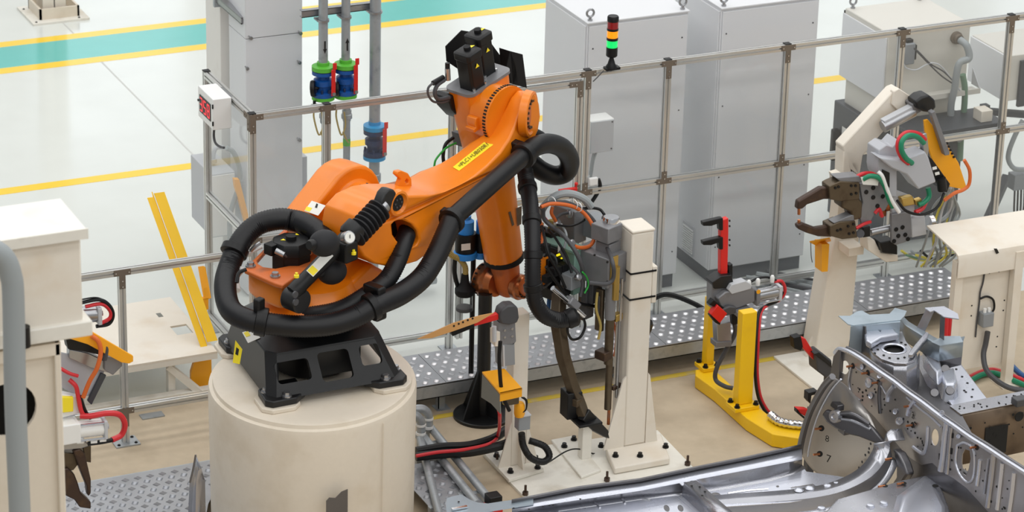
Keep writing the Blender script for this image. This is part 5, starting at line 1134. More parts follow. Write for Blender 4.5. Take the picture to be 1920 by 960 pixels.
# ================================================================== tall gun column
gb0 = at(1165,884,z=0.06); pc = at(1193,836,z=0.06); YG = pc.y
t = thing('gun_column', 'tall beige welded column behind the robot weld gun', 'column', (pc.x,pc.y,0.02))
pl = [at(1136,845,z=0.06), at(1152,880,z=0.06), at(1256,861,z=0.06), at(1240,815,z=0.06), at(1150,822,z=0.06)]
obj('base_plate', B().prism([V((p.x,p.y,0.02)) for p in pl], Z*0.05), 'beige', t, bevel=0.01)
xl, xr_ = at(1181,560,y=YG).x, at(1222,560,y=YG).x; zT = at(1200,437,y=YG).z
obj('shaft', B().box((xl,YG,0.07), X*(xr_-xl), Y*0.2, Z*(zT-0.07)), 'beige', t, bevel=0.012)
obj('top_cap', B().box((xl-0.004,YG-0.004,zT), X*(xr_-xl+0.008), Y*0.208, Z*0.02), 'beige', t, bevel=0.008)
for o_, e_, w_ in ((V((xl,YG,0.07)),-X,0.15),(V((xr_,YG,0.07)),X,0.09)): obj('gusset', B().prism([o_, o_+e_*w_, o_+e_*(w_*0.15)+Z*0.5, o_+Z*0.52], Y*0.014), 'beige', t)
for px, py in ((1154,856),(1200,856),(1248,839),(1127,838)): inst('bolt', BOLT_L, t, at(px,py,z=0.07))
cp = B().box((xr_,YG+0.0,at(1226,568,y=YG).z), X*0.035, Y*0.14, Z*(at(1226,500,y=YG).z-at(1226,568,y=YG).z)); obj('side_plate', cp, 'beige', t, bevel=0.006)
for py in (513,561): 
    z_ = at(1200,py,y=YG).z; obj('strap', B().box((xl-0.004,YG-0.004,z_), X*(xr_-xl+0.03), Y*0.2, Z*0.012), 'black', t)
for k in range(4):
    pts = [V((xr_+0.02,YG+0.06+0.03*k,0.92)), V((xr_+0.03+0.01*k,YG+0.08+0.03*k,0.8)), V((xr_+0.02,YG+0.1+0.03*k,0.6))]
obj('cable_bundle', B().tube([V((xr_+0.03,YG+0.08,0.92)),V((xr_+0.05,YG+0.12,0.86)),V((xr_+0.03,YG+0.2,0.7))], 0.025, 10), 'black', t)
# tip rest
pt = at(1096,862,z=0.02); t = thing('tip_rest', 'short white post with black block under the gun tip', 'rest', (pt.x,pt.y,0.02))
pl = [at(1033,826,z=0.03),at(1090,896,z=0.03),at(1127,882,z=0.03),at(1075,818,z=0.03)]
obj('base_plate', B().prism([V((p.x,p.y,0.018)) for p in pl], Z*0.02), 'white_plate', t, bevel=0.005)
zt_ = at(1095,790,y=pt.y).z; obj('post', B().box((pt.x-0.035,pt.y-0.03,0.035), X*0.07, Y*0.07, Z*(zt_-0.035)), 'white_plate', t, bevel=0.004)
obj('top_plate', B().box((pt.x-0.09,pt.y-0.09,zt_), X*0.17, Y*0.24, Z*0.018), 'black', t, bevel=0.003)
obj('stop_block', B().box((pt.x-0.13,pt.y+0.02,zt_+0.018), X*0.11, Y*0.12, Z*0.19), 'black', t, bevel=0.006)
for px, py in ((1058,838),(1076,825)): inst('bolt', BOLT_L, t, at(px,py,z=0.038))

# ================================================================== pipes and hoses on the floor
for k, (p0_, p1_, lab) in enumerate((((787,818),(826,975),'leftmost grey floor pipe running forward from the pedestal'),((789,812),(895,945),'middle grey floor pipe running forward from the pedestal'),((806,800),(925,945),'rightmost grey floor pipe ending near the black rubber stop'))):
    a_, c_ = at(*p0_,z=0.13), at(*p1_,z=0.13); tp_ = thing('floor_pipe', lab, 'pipe', (a_.x,a_.y,0))
    obj('pipe', B().cyl(a_, c_, 0.027, n=16), 'galvanised', tp_); obj('saddle', B().box(a_*0.2+c_*0.8+V((-0.05,-0.02,-0.13)), X*0.1, Y*0.04, Z*0.105), 'galvanised', tp_); obj('saddle', B().box(a_*0.85+c_*0.15+V((-0.05,-0.02,-0.13)), X*0.1, Y*0.04, Z*0.105), 'galvanised', tp_)
for k, (px, py, h_) in enumerate(((789,800,0.10),(803,788,0.11))):
    p_ = at(px,py+20,z=0.13); e_ = B().tube([p_+V((-0.01,0.02,0)), p_+V((0,0.0,0.03)), p_+V((0,0,0.09)), p_+V((-0.005,0,0.13)), p_+V((-0.04,0.01,0.165)), p_+V((-0.09,0.02,0.17))], 0.03, 14)
    te = thing('pipe_elbow', ('front','rear')[k]+' galvanised pipe elbow beside the white round pedestal', 'pipe elbow', (p_.x,p_.y,0)); obj('elbow', e_, 'galvanised', te)
    obj('white_collar', B().lathe(p_+Z*0.02, Z, [(0.031,0),(0.034,0.002),(0.034,0.02),(0.031,0.022)], 16), 'white_plastic', te); obj('white_collar', B().lathe(p_+Z*0.085, Z, [(0.031,0),(0.034,0.002),(0.034,0.015),(0.031,0.017)], 16), 'white_plastic', te)
    obj('riser_foot', B().cyl(V((p_.x,p_.y+0.02,0)), p_+V((0,0.02,0)), 0.02, n=10), 'galvanised', te)
for k, (pts, r_, m__, lab) in enumerate((
    (((780,846),(830,838),(880,835),(925,822),(950,805)),0.03,'black','upper thick black hose lying over the grey floor pipes'),
    (((780,856),(830,851),(880,848),(930,838),(960,828)),0.032,'black','lower thick black hose lying over the grey floor pipes'),
    (((780,855),(820,848),(870,843),(918,832),(934,815),(937,780),(934,765)),0.012,'red_hose','thin red air hose following the black floor hoses up the column'),
    (((938,640),(936,668),(937,695),(940,728),(946,750),(955,770)),0.013,'black','black cable running down the front of the amber cover'))):
    z0_ = 0.185 if k < 3 else None
    P_ = [at(px,py,z=z0_+ (0.03 if k == 2 else 0)) if (z0_ and py > 800) else at(px,py,y=yc-(0.2 if k < 3 else 0.26)) for px, py in pts]
    tag(obj('air_hose', B().tube(P_, r_, 10), m__), lab, 'hose')
p_ = at(925,936,z=0.16); ts = thing('rubber_stop', 'black and red rubber stop at the end of the floor pipe', 'stop', (p_.x,p_.y,0))
obj('block', B().cbox(p_+Z*0.0, (0.09,0.09,0.07)), 'black', ts, bevel=0.006); obj('red_base', B().cbox(p_-Z*0.06, (0.1,0.08,0.05)), 'red', ts); obj('stem', B().cyl(V((p_.x,p_.y,0)), p_-Z*0.08, 0.02, n=10), 'dark_grey', ts)
# ================================================================== yellow clamp fixture
zb_ = 0.1
top = [(1304,693),(1336,690),(1380,730),(1425,765),(1462,795),(1512,806),(1512,824),(1448,814),(1400,784),(1340,730),(1304,704)]
pf = at(1400,770,z=zb_); t = thing('clamp_stand', 'yellow two-post floor stand carrying the red-armed clamp', 'stand', (pf.x,pf.y,0))
obj('floor_beam', B().prism([at(px,py,z=zb_) for px, py in top], -Z*(zb_-0.005)), 'yellow', t, bevel=0.006)
for (px, py, top_y, w_, d_) in ((1331,684,562,0.062,0.07),(1397,758,588,0.115,0.075)):
    c_ = at(px,py,z=zb_+0.03); zt_ = at(px,top_y,y=c_.y).z
    obj('foot_plate', B().box(c_+V((-w_/2-0.045,-0.05,-0.03)), X*(w_+0.075), Y*0.14, Z*0.03), 'yellow', t, bevel=0.004)
    obj('post', B().loft([[c_+V((sx*w_/2*k,sy,z_)) for sx, sy in ((-1,0.0),(1,0.0),(1,d_),(-1,d_))] for z_, k in ((0,1.0),(zt_-c_.z,0.95))]), 'yellow', t, bevel=0.005)
    for dx, dy in ((-w_/2-0.02,-0.03),(w_/2+0.01,-0.03),(-w_/2-0.02,0.07)): inst('bolt', BOLT, t, c_+V((dx,dy,0)))
c1 = at(1331,684,z=zb_); c2 = at(1397,758,z=zb_)
def mixp(k): return c1.y*(1-k)+c2.y*k
yk = mixp(0.55)
t = thing('red_arm_clamp', 'pneumatic clamp with upright red arm and two black fingers', 'clamp', at(1375,600,y=yk))
ypoly('red_arm', ((1352,414),(1366,409),(1366,440),(1364,522),(1351,522)), yk, 0.045, 'red', t)
for dy in (0, 36): 
    ypoly('finger', ((1318,417+dy),(1334,413+dy),(1352,409+dy),(1356,409+dy),(1356,432+dy),(1349,432+dy),(1348,419+dy),(1334,424+dy),(1319,424+dy)), yk-0.01, 0.04, 'black', t)
    for k in (0,1): c_ = at(1367,414+dy+k*10,y=yk+0.02); obj('finger_screw', B().cyl(c_, c_+X*0.008, 0.008, n=6), 'black', t)
ypoly('arm_socket', ((1335,530),(1352,518),(1372,516),(1376,532),(1368,540),(1340,542)), yk-0.04, 0.1, 'black_cast', t); ypoly('socket_block', ((1366,498),(1374,495),(1374,520),(1367,522)), yk, 0.05, 'black', t)
ypoly('pivot_body', ((1335,534),(1362,536),(1366,566),(1350,585),(1334,578)), yk-0.02, 0.08, 'tool_grey', t)
ypoly('clamp_body', ((1346,560),(1360,548),(1410,537),(1416,545),(1416,566),(1385,578),(1355,584)), yk-0.07, 0.08, 'tool_grey', t, 0.008)
ypoly('clamp_cover', ((1366,544),(1372,534),(1398,527),(1410,534),(1408,542),(1372,552)), yk-0.075, 0.07, 'grey_light', t)
pc0, pc1 = at(1416,555,y=yk-0.03), at(1458,546,y=yk-0.03)
obj('air_cylinder', B().cyl(pc0, pc1, 0.048, n=22), 'steel', t); obj('cylinder_end', B().cbox(pc1, (0.025,0.1,0.11)), 'grey_light', t, bevel=0.004); obj('cylinder_end', B().cbox(pc0, (0.03,0.1,0.11)), 'tool_grey', t, bevel=0.004)
for dy_, dz_ in ((-0.045,0.045),(-0.045,-0.045)): obj('tie_rod', B().cyl(pc0+V((0,dy_,dz_)), pc1+V((0,dy_,dz_)), 0.006, n=8), 'chrome', t)
c_ = at(1422,547,y=yk-0.08); obj('yellow_sticker', B().cyl(c_, c_-Y*0.002, 0.016, n=16), 'amber', t)
for px, py in ((1404,533),(1421,530),(1448,524)): obj('air_fitting', B().lathe(at(px,py,y=yk-0.02), Z, [(0.014,-0.02),(0.016,0),(0.016,0.02),(0.01,0.03)], 10), 'white_plastic', t)
ypoly('red_jaw', ((1333,590),(1346,572),(1364,588),(1350,606)), yk-0.12, 0.05, 'red', t); ypoly('jaw_back', ((1330,572),(1338,562),(1362,580),(1372,590),(1364,592),(1346,578)), yk-0.1, 0.05, 'black', t); ypoly('jaw_tip', ((1331,592),(1336,588),(1352,604),(1350,610),(1342,606)), yk-0.11, 0.04, 'black', t)
ypoly('rocker', ((1352,582),(1368,574),(1382,576),(1380,588),(1360,594)), yk-0.11, 0.04, 'dark_grey', t, 0.01)
ypoly('lower_cylinder', ((1344,608),(1370,604),(1372,640),(1368,648),(1346,648)), yk-0.03, 0.07, 'steel', t); ypoly('cylinder_end', ((1343,642),(1372,640),(1372,650),(1343,652)), yk-0.04, 0.09, 'tool_grey', t)
ypoly('sensor', ((1372,590),(1383,588),(1384,608),(1374,610)), yk-0.02, 0.04, 'black', t)
ypoly('saddle', ((1382,586),(1412,580),(1414,590),(1384,596)), yk-0.12, 0.1, 'tool_grey', t)
def ytube(name, pts, y_, r_, m, lab=None, cat='hose', par=None):
    P_ = [at(p[0],p[1],y=(p[2] if len(p) > 2 else y_)) for p in pts]; o = obj(name, B().tube(P_, r_, 10), m, par)
    return tag(o, lab, cat) if lab else o
rh = [(1452,528,yk),(1466,528,yk),(1472,545,yk),(1462,562,yk),(1440,572,yk-0.05),(1427,585,yk-0.14),(1423,615,yk-0.2),(1421,650,yk-0.24),(1420,700,yk-0.28),(1425,740,yk-0.3),(1436,765,yk-0.32),(1448,779,yk-0.33)]
ytube('air_hose', rh, yk, 0.012, 'red_hose', 'bright red air hose down the right side of the yellow stand')
ytube('air_hose', [(p[0]-4,p[1]+2,p[2]-0.02) for p in rh[2:]], yk, 0.011, 'black', 'black air hose beside the red one on the yellow stand')
ytube('air_hose', [(1402,532,yk),(1420,522,yk),(1440,520,yk),(1455,526,yk)], yk, 0.009, 'black', 'short black air hose arching over the clamp cylinder')
ytube('air_hose', [(1376,600,yk),(1378,625,yk),(1362,655,yk),(1344,690,yk),(1342,712,yk),(1358,724,yk-0.08),(1374,728,yk-0.12)], yk, 0.016, 'dark_grey', 'dark sleeved hose hanging between the yellow posts')
fs_ = [(1444,778),(1460,790),(1480,795),(1500,797),(1520,798)]
tag(obj('foil_sleeve', B().tube([at(px,py,z=zb_+0.03) for px, py in fs_], 0.028, 12, ridge=(0.03,0.006)), 'chrome'), 'crinkled silver hose sleeve on the yellow floor beam', 'hose')

# ================================================================== angled docking column
pk = at(1556,655,z=0.02); YK = pk.y-0.105
t = thing('docking_column', 'tall beige column with bent top arm beside the right weld gun', 'column', (pk.x,pk.y,0.02))
def yp(px, py, dy=0.0): return at(px, py, y=YK+dy)
def zrel(py): return at(1560,py,y=YK).z
lowp = [(1527,668),(1566,440),(1612,436),(1592,676)]
obj('shaft', B().prism([yp(px,py) for px, py in lowp], Y*0.19), 'beige', t, bevel=0.008)
obj('gusset', B().prism([yp(1510,668,0.06),yp(1534,608,0.06),yp(1550,600,0.06),yp(1545,666,0.06)], Y*0.02), 'beige', t)
obj('upper_shaft', B().prism([yp(px,py,0.02) for px, py in ((1566,444),(1580,330),(1582,282),(1612,284),(1612,330),(1609,440))], Y*0.12), 'beige', t, bevel=0.008)
obj('bent_arm', B().prism([yp(px,py,0.02) for px, py in ((1582,284),(1580,274),(1676,170),(1686,166),(1704,184),(1700,196),(1618,292),(1612,330),(1596,330))], Y*0.11), 'beige', t, bevel=0.008)
obj('arm_head', B().prism([yp(px,py,0.0) for px, py in ((1676,172),(1686,166),(1716,186),(1716,206),(1690,214),(1672,196))], Y*0.05), 'beige', t, bevel=0.006)
for px, py in ((1700,192),(1707,186),(1698,204),(1708,199)): c_ = yp(px,py,-0.002); obj('head_bolt', B().cyl(c_, c_-Y*0.01, 0.012, n=8), 'black', t)
obj('mid_bracket', B().prism([yp(px,py,-0.03) for px, py in ((1567,330),(1580,326),(1582,345),(1570,345))], Y*0.1), 'beige', t)
t = thing('locking_cylinder', 'slanted aluminium cylinder with black knuckle on the bent beige arm', 'cylinder', yp(1690,215))
pl0, pl1 = yp(1655,238,-0.06), yp(1712,208,-0.06); d_ = (pl1-pl0).normalized()
obj('cylinder_tube', B().lathe(pl0, d_, [(0.045,0),(0.045,(pl1-pl0).length)], 18), 'steel', t); obj('tube_fin', B().cbox((pl0+pl1)/2+Z*0.03, ((pl1-pl0).length,0.06,0.05), (d_,Y,d_.cross(Y))), 'grey_light', t, bevel=0.004)
obj('clevis', B().prism([yp(px,py,-0.1) for px, py in ((1710,196),(1728,188),(1735,205),(1716,216))], Y*0.1), 'tool_grey', t, bevel=0.006)
obj('knuckle', B().prism([yp(px,py,-0.14) for px, py in ((1716,192),(1728,182),(1742,178),(1754,188),(1756,202),(1746,212),(1732,210),(1720,204))], Y*0.12), 'black_cast', t, bevel=0.014)
obj('swing_bar', B().prism([yp(px,py,-0.235) for px, py in ((1746,212),(1753,208),(1781,286),(1780,291),(1772,292))], Y*0.05), 'tool_grey', t, bevel=0.004)
# amber angle
t = thing('amber_bracket', 'amber angle bracket on the docking column at rail height', 'bracket', yp(1545,510,-0.02))
obj('top_leaf', B().prism([yp(1518,452,-0.1),yp(1556,445,-0.1),yp(1558,450,-0.02),yp(1530,458,-0.02)], -Z*0.01), 'amber', t); obj('side_leaf', B().prism([yp(1541,458,-0.1),yp(1555,458,-0.1),yp(1552,509,-0.1),yp(1541,510,-0.1)], Y*0.1), 'amber', t)
obj('wire', B().tube([yp(1520,455,-0.1),yp(1521,480,-0.1),yp(1523,492,-0.1)], 0.003, 6), 'dark_grey', t)
# red-armed clamp at the docking column foot
yr_ = at(1560,715,z=0.3).y
t = thing('floor_clamp', 'dark knuckle clamp with short red arm behind the body panel', 'clamp', at(1550,720,y=yr_)-Z*0.25)
ypoly('red_arm', ((1500,632),(1511,636),(1533,672),(1530,680),(1504,650)), yr_, 0.05, 'red', t); ypoly('black_pad', ((1488,634),(1502,630),(1506,650),(1502,658),(1490,654)), yr_-0.01, 0.06, 'black', t)
ypoly('knuckle', ((1530,664),(1540,660),(1560,676),(1562,706),(1548,708),(1532,696)), yr_-0.04, 0.12, 'dark_grey', t, 0.01); ypoly('knuckle_cap', ((1526,664),(1536,660),(1560,680),(1560,690),(1548,680)), yr_-0.05, 0.1, 'black_cast', t, 0.006)
obj('stand', B().box(at(1566,704,y=yr_)+V((-0.03,0.02,-0.3)), X*0.08, Y*0.08, Z*0.3), 'dark_grey', t)
ytube('black_lead', [(1496,612),(1508,607),(1520,616),(1528,632)], at(1500,612,z=0.13).y-0.0, 0.013, 'black', 'black lead leaving the walkway edge behind the red floor clamp', 'cable')
pb_ = at(1500,607,z=0.16); tag(obj('cable_gland', B().cbox(V((pb_.x,-0.99,0.16)), (0.05,0.04,0.05)), 'black', bevel=0.006), 'black cable gland on the walkway edge near the docking column', 'cable gland')

# ================================================================== docked weld gun right
YW = YK-0.30
wg = thing('docked_weld_gun', 'bronze-jawed spot weld gun docked at the right column with yellow plate', 'weld gun', at(1680,470,y=YW))
def wp_(name, pts, dy, th, m, par=None, bv=0.006): return obj(name, B().prism([at(px,py,y=YW+dy) for px, py in pts], Y*th), m, par or wg, bevel=bv)
def wt(name, pts, dy, r_, m, par=None): return obj(name, B().tube([at(p[0],p[1],y=YW+(p[2] if len(p) > 2 else dy)) for p in pts], r_, 10), m, par or wg)
uj = wp_('upper_jaw', ((1495,393),(1497,378),(1510,370),(1540,352),(1560,352),(1562,374),(1545,374),(1514,384),(1505,392)), 0.0, 0.05, 'bronze_dark', None, 0.01); obj('electrode', B().cyl(at(1498,390,y=YW+0.025), at(1498,402,y=YW+0.025), 0.011, n=10), 'copper', uj)
lj = wp_('lower_jaw', ((1495,423),(1504,418),(1530,428),(1556,424),(1562,432),(1560,445),(1535,444),(1512,437),(1497,430)), 0.0, 0.05, 'bronze_dark', None, 0.01); obj('electrode', B().cyl(at(1498,412,y=YW+0.025), at(1498,424,y=YW+0.025), 0.011, n=10), 'copper', lj)
wp_('jaw_holder', ((1555,350),(1562,346),(1576,340),(1612,342),(1612,374),(1575,378),(1556,374)), -0.03, 0.11, 'bronze'); wp_('jaw_holder', ((1556,424),(1575,416),(1604,414),(1608,446),(1580,449),(1557,443)), -0.03, 0.11, 'bronze')
wp_('holder_cap', ((1568,334),(1612,330),(1616,342),(1580,345)), -0.02, 0.1, 'tool_grey'); wp_('knuckle_block', ((1580,376),(1606,366),(1618,380),(1616,410),(1600,414),(1596,398),(1578,390)), -0.02, 0.12, 'bronze', None, 0.012)
wp_('lower_link', ((1562,418),(1590,406),(1602,402),(1602,416),(1575,426)), -0.02, 0.08, 'tool_grey')
for px, py in ((1566,352),(1572,350),(1596,348),(1604,348),(1596,364),(1605,362),(1570,432),(1576,430),(1590,424),(1600,420),(1592,438),(1600,436)): c_ = at(px,py,y=YW-0.03); obj('holder_screw', B().cyl(c_, c_-Y*0.008, 0.010, n=6), 'black', wg)
wp_('side_plate', ((1612,345),(1640,340),(1668,348),(1672,372),(1660,395),(1640,402),(1630,420),(1616,424),(1610,400),(1618,380)), 0.0, 0.03, 'tool_grey'); wp_('gear_plate', ((1672,402),(1708,396),(1710,440),(1704,452),(1680,460),(1672,455)), -0.02, 0.03, 'tool_grey')
for px, py in ((1637,352),(1637,370),(1655,368),(1645,386),(1624,360),(1680,430),(1692,426),(1684,442),(1697,440),(1676,452),(1702,448)): c_ = at(px,py,y=YW+(-0.02 if px > 1672 else 0)); obj('plate_hole', B().cyl(c_, c_-Y*0.006, 0.016, n=12), 'black', wg)
for pts, m__ in ((((1618,428),(1632,424),(1632,444),(1618,446)),'black'),): wp_('shaft_boot', pts, 0.0, 0.06, m__)
obj('ram_shaft', B().cyl(at(1632,436,y=YW+0.03), at(1676,426,y=YW+0.03), 0.026, n=14), 'steel', wg); obj('ram_disc', B().cyl(at(1613,438,y=YW), at(1613,438,y=YW-0.03), 0.03, n=16), 'dark_grey', wg)
wp_('drive_motor', ((1708,410),(1734,404),(1738,440),(1710,446)), 0.0, 0.1, 'grey_light'); obj('drive_cap', B().cyl(at(1740,418,y=YW+0.05), at(1748,417,y=YW+0.05), 0.055, n=18), 'chrome', wg)
wp_('bracket_foot', ((1650,455),(1676,450),(1683,462),(1683,478),(1655,474)), 0.0, 0.1, 'black')
wp_('dock_shelf', ((1626,445),(1640,450),(1652,474),(1684,478),(1684,490),(1662,492),(1628,470)), 0.05, 0.12, 'beige')
obj('dock_arm', B().box(at(1620,462,y=YW+0.15)-Z*0.06, X*-0.12, Y*0.2, Z*0.06), 'beige', wg)
# grey plastic housing
hp = obj('cable_housing', B().prism([at(px,py,y=YW-0.02) for px, py in ((1646,318),(1648,282),(1662,272),(1674,276),(1686,263),(1691,286),(1692,300),(1682,318),(1682,370),(1668,368),(1648,330))], Y*0.16), 'plastic_tray', wg, bevel=0.006)
obj('housing_tray', B().prism([at(px,py,y=YW-0.10) for px, py in ((1648,296),(1690,300),(1735,284),(1742,296),(1756,342),(1722,356),(1700,328),(1672,316))], Y*0.14), 'plastic_tray', hp, bevel=0.012)
obj('tray_back', B().prism([at(px,py,y=YW+0.06) for px, py in ((1690,266),(1700,282),(1730,276),(1738,290),(1690,302))], Y*0.02), 'plastic_tray', hp)
obj('housing_slot', B().prism([at(px,py,y=YW-0.03) for px, py in ((1655,318),(1668,324),(1668,352),(1654,340))], Y*0.02), 'black', hp)
wp_('support_plate', ((1670,352),(1684,358),(1714,370),(1716,402),(1690,404),(1672,400)), 0.02, 0.03, 'grey_light')
# black valve island and yellow plate
wp_('valve_island', ((1736,290),(1748,298),(1782,345),(1776,362),(1760,352),(1740,310)), -0.04, 0.08, 'black', None, 0.006)
for px, py in ((1752,314),(1757,324)): wp_('port_label', ((px-4,py),(px+4,py-2),(px+5,py+3),(px-3,py+5)), -0.045, 0.004, 'label_white', None, 0)
obj('round_plug', B().cyl(at(1764,334,y=YW-0.05), at(1767,356,y=YW-0.05), 0.035, n=18), 'black', wg)
yp_ = wp_('yellow_plate', ((1733,226),(1740,224),(1748,234),(1770,262),(1798,306),(1813,352),(1808,356),(1780,350),(1748,300),(1736,262)), 0.13, 0.02, 'amber', None, 0.004)
for k in range(5): c_ = at(1775+k*3.2,268+k*6.5,y=YW+0.13); obj('plate_screw', B().cyl(c_, c_-Y*0.008, 0.009, n=6), 'black', yp_)
wp_('plate_mount', ((1728,252),(1738,250),(1742,280),(1740,294),(1732,290)), -0.05, 0.05, 'steel')
for pts, r_, m__ in ((((1734,262,-0.04),(1722,252,-0.05),(1702,249,-0.06),(1687,260,-0.08),(1684,278,-0.1),(1692,296,-0.1),(1704,306,-0.1)),0.019,'red_hose'),(((1732,268,-0.06),(1720,257,-0.08),(1704,254,-0.1),(1692,264,-0.12),(1690,280,-0.13),(1698,296,-0.12),(1710,306,-0.1)),0.019,'green_hose'),
    (((1603,334,0),(1618,326,0),(1636,326,0),(1650,336,-0.05),(1660,350,-0.07)),0.015,'red_hose'),(((1618,336,-0.06),(1632,330,-0.08),(1648,334,-0.09),(1660,352,-0.09),(1666,372,-0.09),(1674,388,-0.08)),0.018,'green_hose'),(((1740,352,-0.02),(1742,368,-0.03),(1732,380,-0.04),(1722,384,-0.04)),0.018,'green_hose'),(((1738,372,-0.02),(1730,390,-0.03),(1716,398,-0.04)),0.016,'red_hose'),
    (((1646,322,-0.08),(1654,330,-0.1),(1662,352,-0.1),(1672,376,-0.1),(1686,398,-0.1)),0.014,'white_plastic'),(((1682,376,-0.1),(1700,396,-0.1),(1730,402,-0.1),(1758,388,-0.1),(1770,362,-0.06)),0.010,'black'),
    (((1640,400,0),(1648,392,0),(1654,406,0)),0.014,'red_hose'),(((1605,428,-0.02),(1620,420,-0.02),(1632,416,0)),0.012,'red_hose'),(((1808,300,0),(1818,320,0),(1817,345,0),(1806,356,0),(1790,362,0),(1770,376,0)),0.013,'orange_hose')): wt('gun_hose', pts, 0, r_, m__)
for px, py in ((1636,380),(1645,390),(1655,398),(1662,388)): c_ = at(px,py,y=YW+0.05); obj('copper_shunt', B().cbox(c_, (0.05,0.03,0.06)), 'wrist_copper', wg, bevel=0.006)
wp_('brass_manifold', ((1690,372),(1712,368),(1716,384),(1694,388)), -0.03, 0.05, 'brass'); wp_('brass_fitting', ((1716,376),(1728,372),(1730,382),(1718,386)), -0.03, 0.04, 'brass')
wp_('paper_tag', ((1614,332),(1648,337),(1646,348),(1618,346)), -0.07, 0.003, 'label_white', None, 0)
# hanging cable bunch behind the gun
for k in range(12):
    x_ = 1738+k*4.3; m__ = ('grey_hose','grey_hose','wire_yellow','grey_hose','grey_light')[k % 5]; dy = 0.28+0.012*(k % 4)
    pts = [(1786-(k % 3)*3,352,dy-0.12),(x_+14,385+(k % 4)*4,dy),(x_+6,420,dy),(x_-2+(k % 3)*3,450,dy),(x_-12+(k % 4)*6,478,dy+0.05),(x_-20,500,dy+0.1)]
    if k % 4 == 1: pts = [(1786,350,dy-0.1),(1790-k,385+k,dy),(1770-k*2,412+k,dy+0.003*k),(1730-k,420+k*1.5,dy+0.003*k),(1690+k*3,410+k,dy)]
    tag(ytube('hanging_cable', [(a_,b_,YW+c_) for a_, b_, c_ in pts], 0, 0.009, m__), 'one of the %s cables hanging in the loose bunch behind the yellow plate' % ('pale yellow' if m__ == 'wire_yellow' else 'grey'), 'cable', 'cables hanging behind the docked gun')
for k in range(5):
    pts = [(1690+k*9,470+(k % 2)*8),(1712+k*8,484),(1740+k*6,488-(k % 3)*3),(1770+k*4,478),(1796,470+k*2)]
    tag(obj('floor_cable', B().tube([at(px,py,y=-0.1-0.03*k) for px, py in pts], 0.010, 8), ('wire_yellow','dull_green','grey_hose','wire_yellow','black')[k]), ('upper pale yellow','green','grey','lower pale yellow','black')[k]+' cable sagging along the fence rail by the beige guard', 'cable')

# ================================================================== beige guard at the right
pg = at(1893,718,z=0); yg = pg.y
ga_ = at(1798,490,y=yg-0.02); zg = ga_.z; xg = ga_.x
t = thing('machine_guard', 'beige sheet-metal guard with overhanging top at the right edge', 'guard', (xg+0.3,yg+0.2,0))
pr = [V((xg,yg+0.42,zg+0.10)), V((xg,yg+0.03,zg+0.05)), V((xg,yg-0.005,zg+0.035)), V((xg,yg-0.02,zg)), V((xg,yg-0.02,zg-0.13)), V((xg,yg-0.014,zg-0.13)), V((xg,yg-0.012,zg)), V((xg,yg+0.03,zg+0.04)), V((xg,yg+0.42,zg+0.088))]
obj('roof_sheet', B().prism(pr, X*0.9), 'beige', t)
wv_ = at(1900,600,y=yg).x-xg
obj('leg', B().box((xg+0.0,yg,0.12), X*0.06, Y*0.06, Z*(zg-0.14)), 'beige', t); obj('leg', B().box((xg+wv_-0.045,yg-0.03,0.0), X*0.065, Y*0.06, Z*(zg-0.0)), 'beige', t)
obj('panel', B().box((xg+0.05,yg+0.04,0.15), X*(wv_-0.06), Y*0.008, Z*(zg-0.2)), 'beige', t)
obj('foot', B().box((xg+wv_-0.09,yg-0.08,0), X*0.16, Y*0.16, Z*0.01), 'beige', t)
for px, py in ((1822,573),(1821,592),(1883,563),(1881,582),(1870,631),(1868,650),(1855,512),(1873,509)): c_ = at(px,py,y=yg+0.04); obj('rivet_hole', B().cyl(c_, c_-Y*0.002, 0.006, n=8), 'hole_shade', t)
q4 = [at(px,py,y=yg-0.02) for px, py in ((1863,466),(1869,466),(1873,474),(1868,476))]; obj('scratch', B().prism(q4, -Y*0.002), 'ink', t)
p_ = at(1845,590,y=yg-0.03); tj = thing('junction_box', 'grey junction box with two cables on the beige guard panel', 'junction box', p_-Z*0.11)
obj('housing', B().box(p_-Z*0.105, X*0.088, Y*0.07, Z*0.105), 'grey_box', tj, bevel=0.006)
for dx in (0.025,0.06): obj('gland', B().cyl(p_+V((dx,0.03,0)), p_+V((dx,0.03,0.03)), 0.012, n=10), 'white_plastic', tj)
ytube('thin_cable', [(1846,512),(1843,530),(1838,548),(1836,570),(1832,600),(1829,632)], yg+0.03, 0.006, 'dark_grey', 'thin dark cable hanging loose on the beige guard panel', 'cable')
ytube('thin_cable', [(1838,560),(1850,556),(1862,562),(1864,578),(1858,588)], yg+0.02, 0.008, 'black', 'looped black cable entering the junction box top on the guard', 'cable')
ytube('thick_cable', [(1852,622,yg),(1848,645,yg),(1844,665,yg-0.02),(1848,690,yg-0.08),(1862,708,yg-0.14),(1890,726,yg-0.2),(1930,735,yg-0.25)], yg, 0.02, 'dark_grey', 'thick dark cable running from the guard junction box to the floor', 'cable')
for k, (m__, lab) in enumerate((('red_hose','red'),('green_hose','green'),('blue_tube','blue'))):
    pts = [(1818+k*3,708+k*5),(1840,698+k*5),(1862,694+k*5),(1884,700+k*6),(1925,716+k*8)] if k < 2 else [(1884,664),(1896,684),(1912,700),(1930,712)]
    tag(obj('floor_hose', B().tube([at(px,py,z=0.03+0.02*(k == 2)) for px, py in pts], 0.02, 10), m__), lab+' hose on the concrete under the beige guard', 'hose')
for k, m__ in enumerate(('red_hose','red_hose','blue_tube')): 
    tag(ytube('riser_hose', [(1776+k*6,592),(1775+k*6,610),(1774+k*6,634)], yg+0.02, 0.016, m__), ('left red','right red','blue')[k]+' hose rising between the body bracket and the beige guard', 'hose')
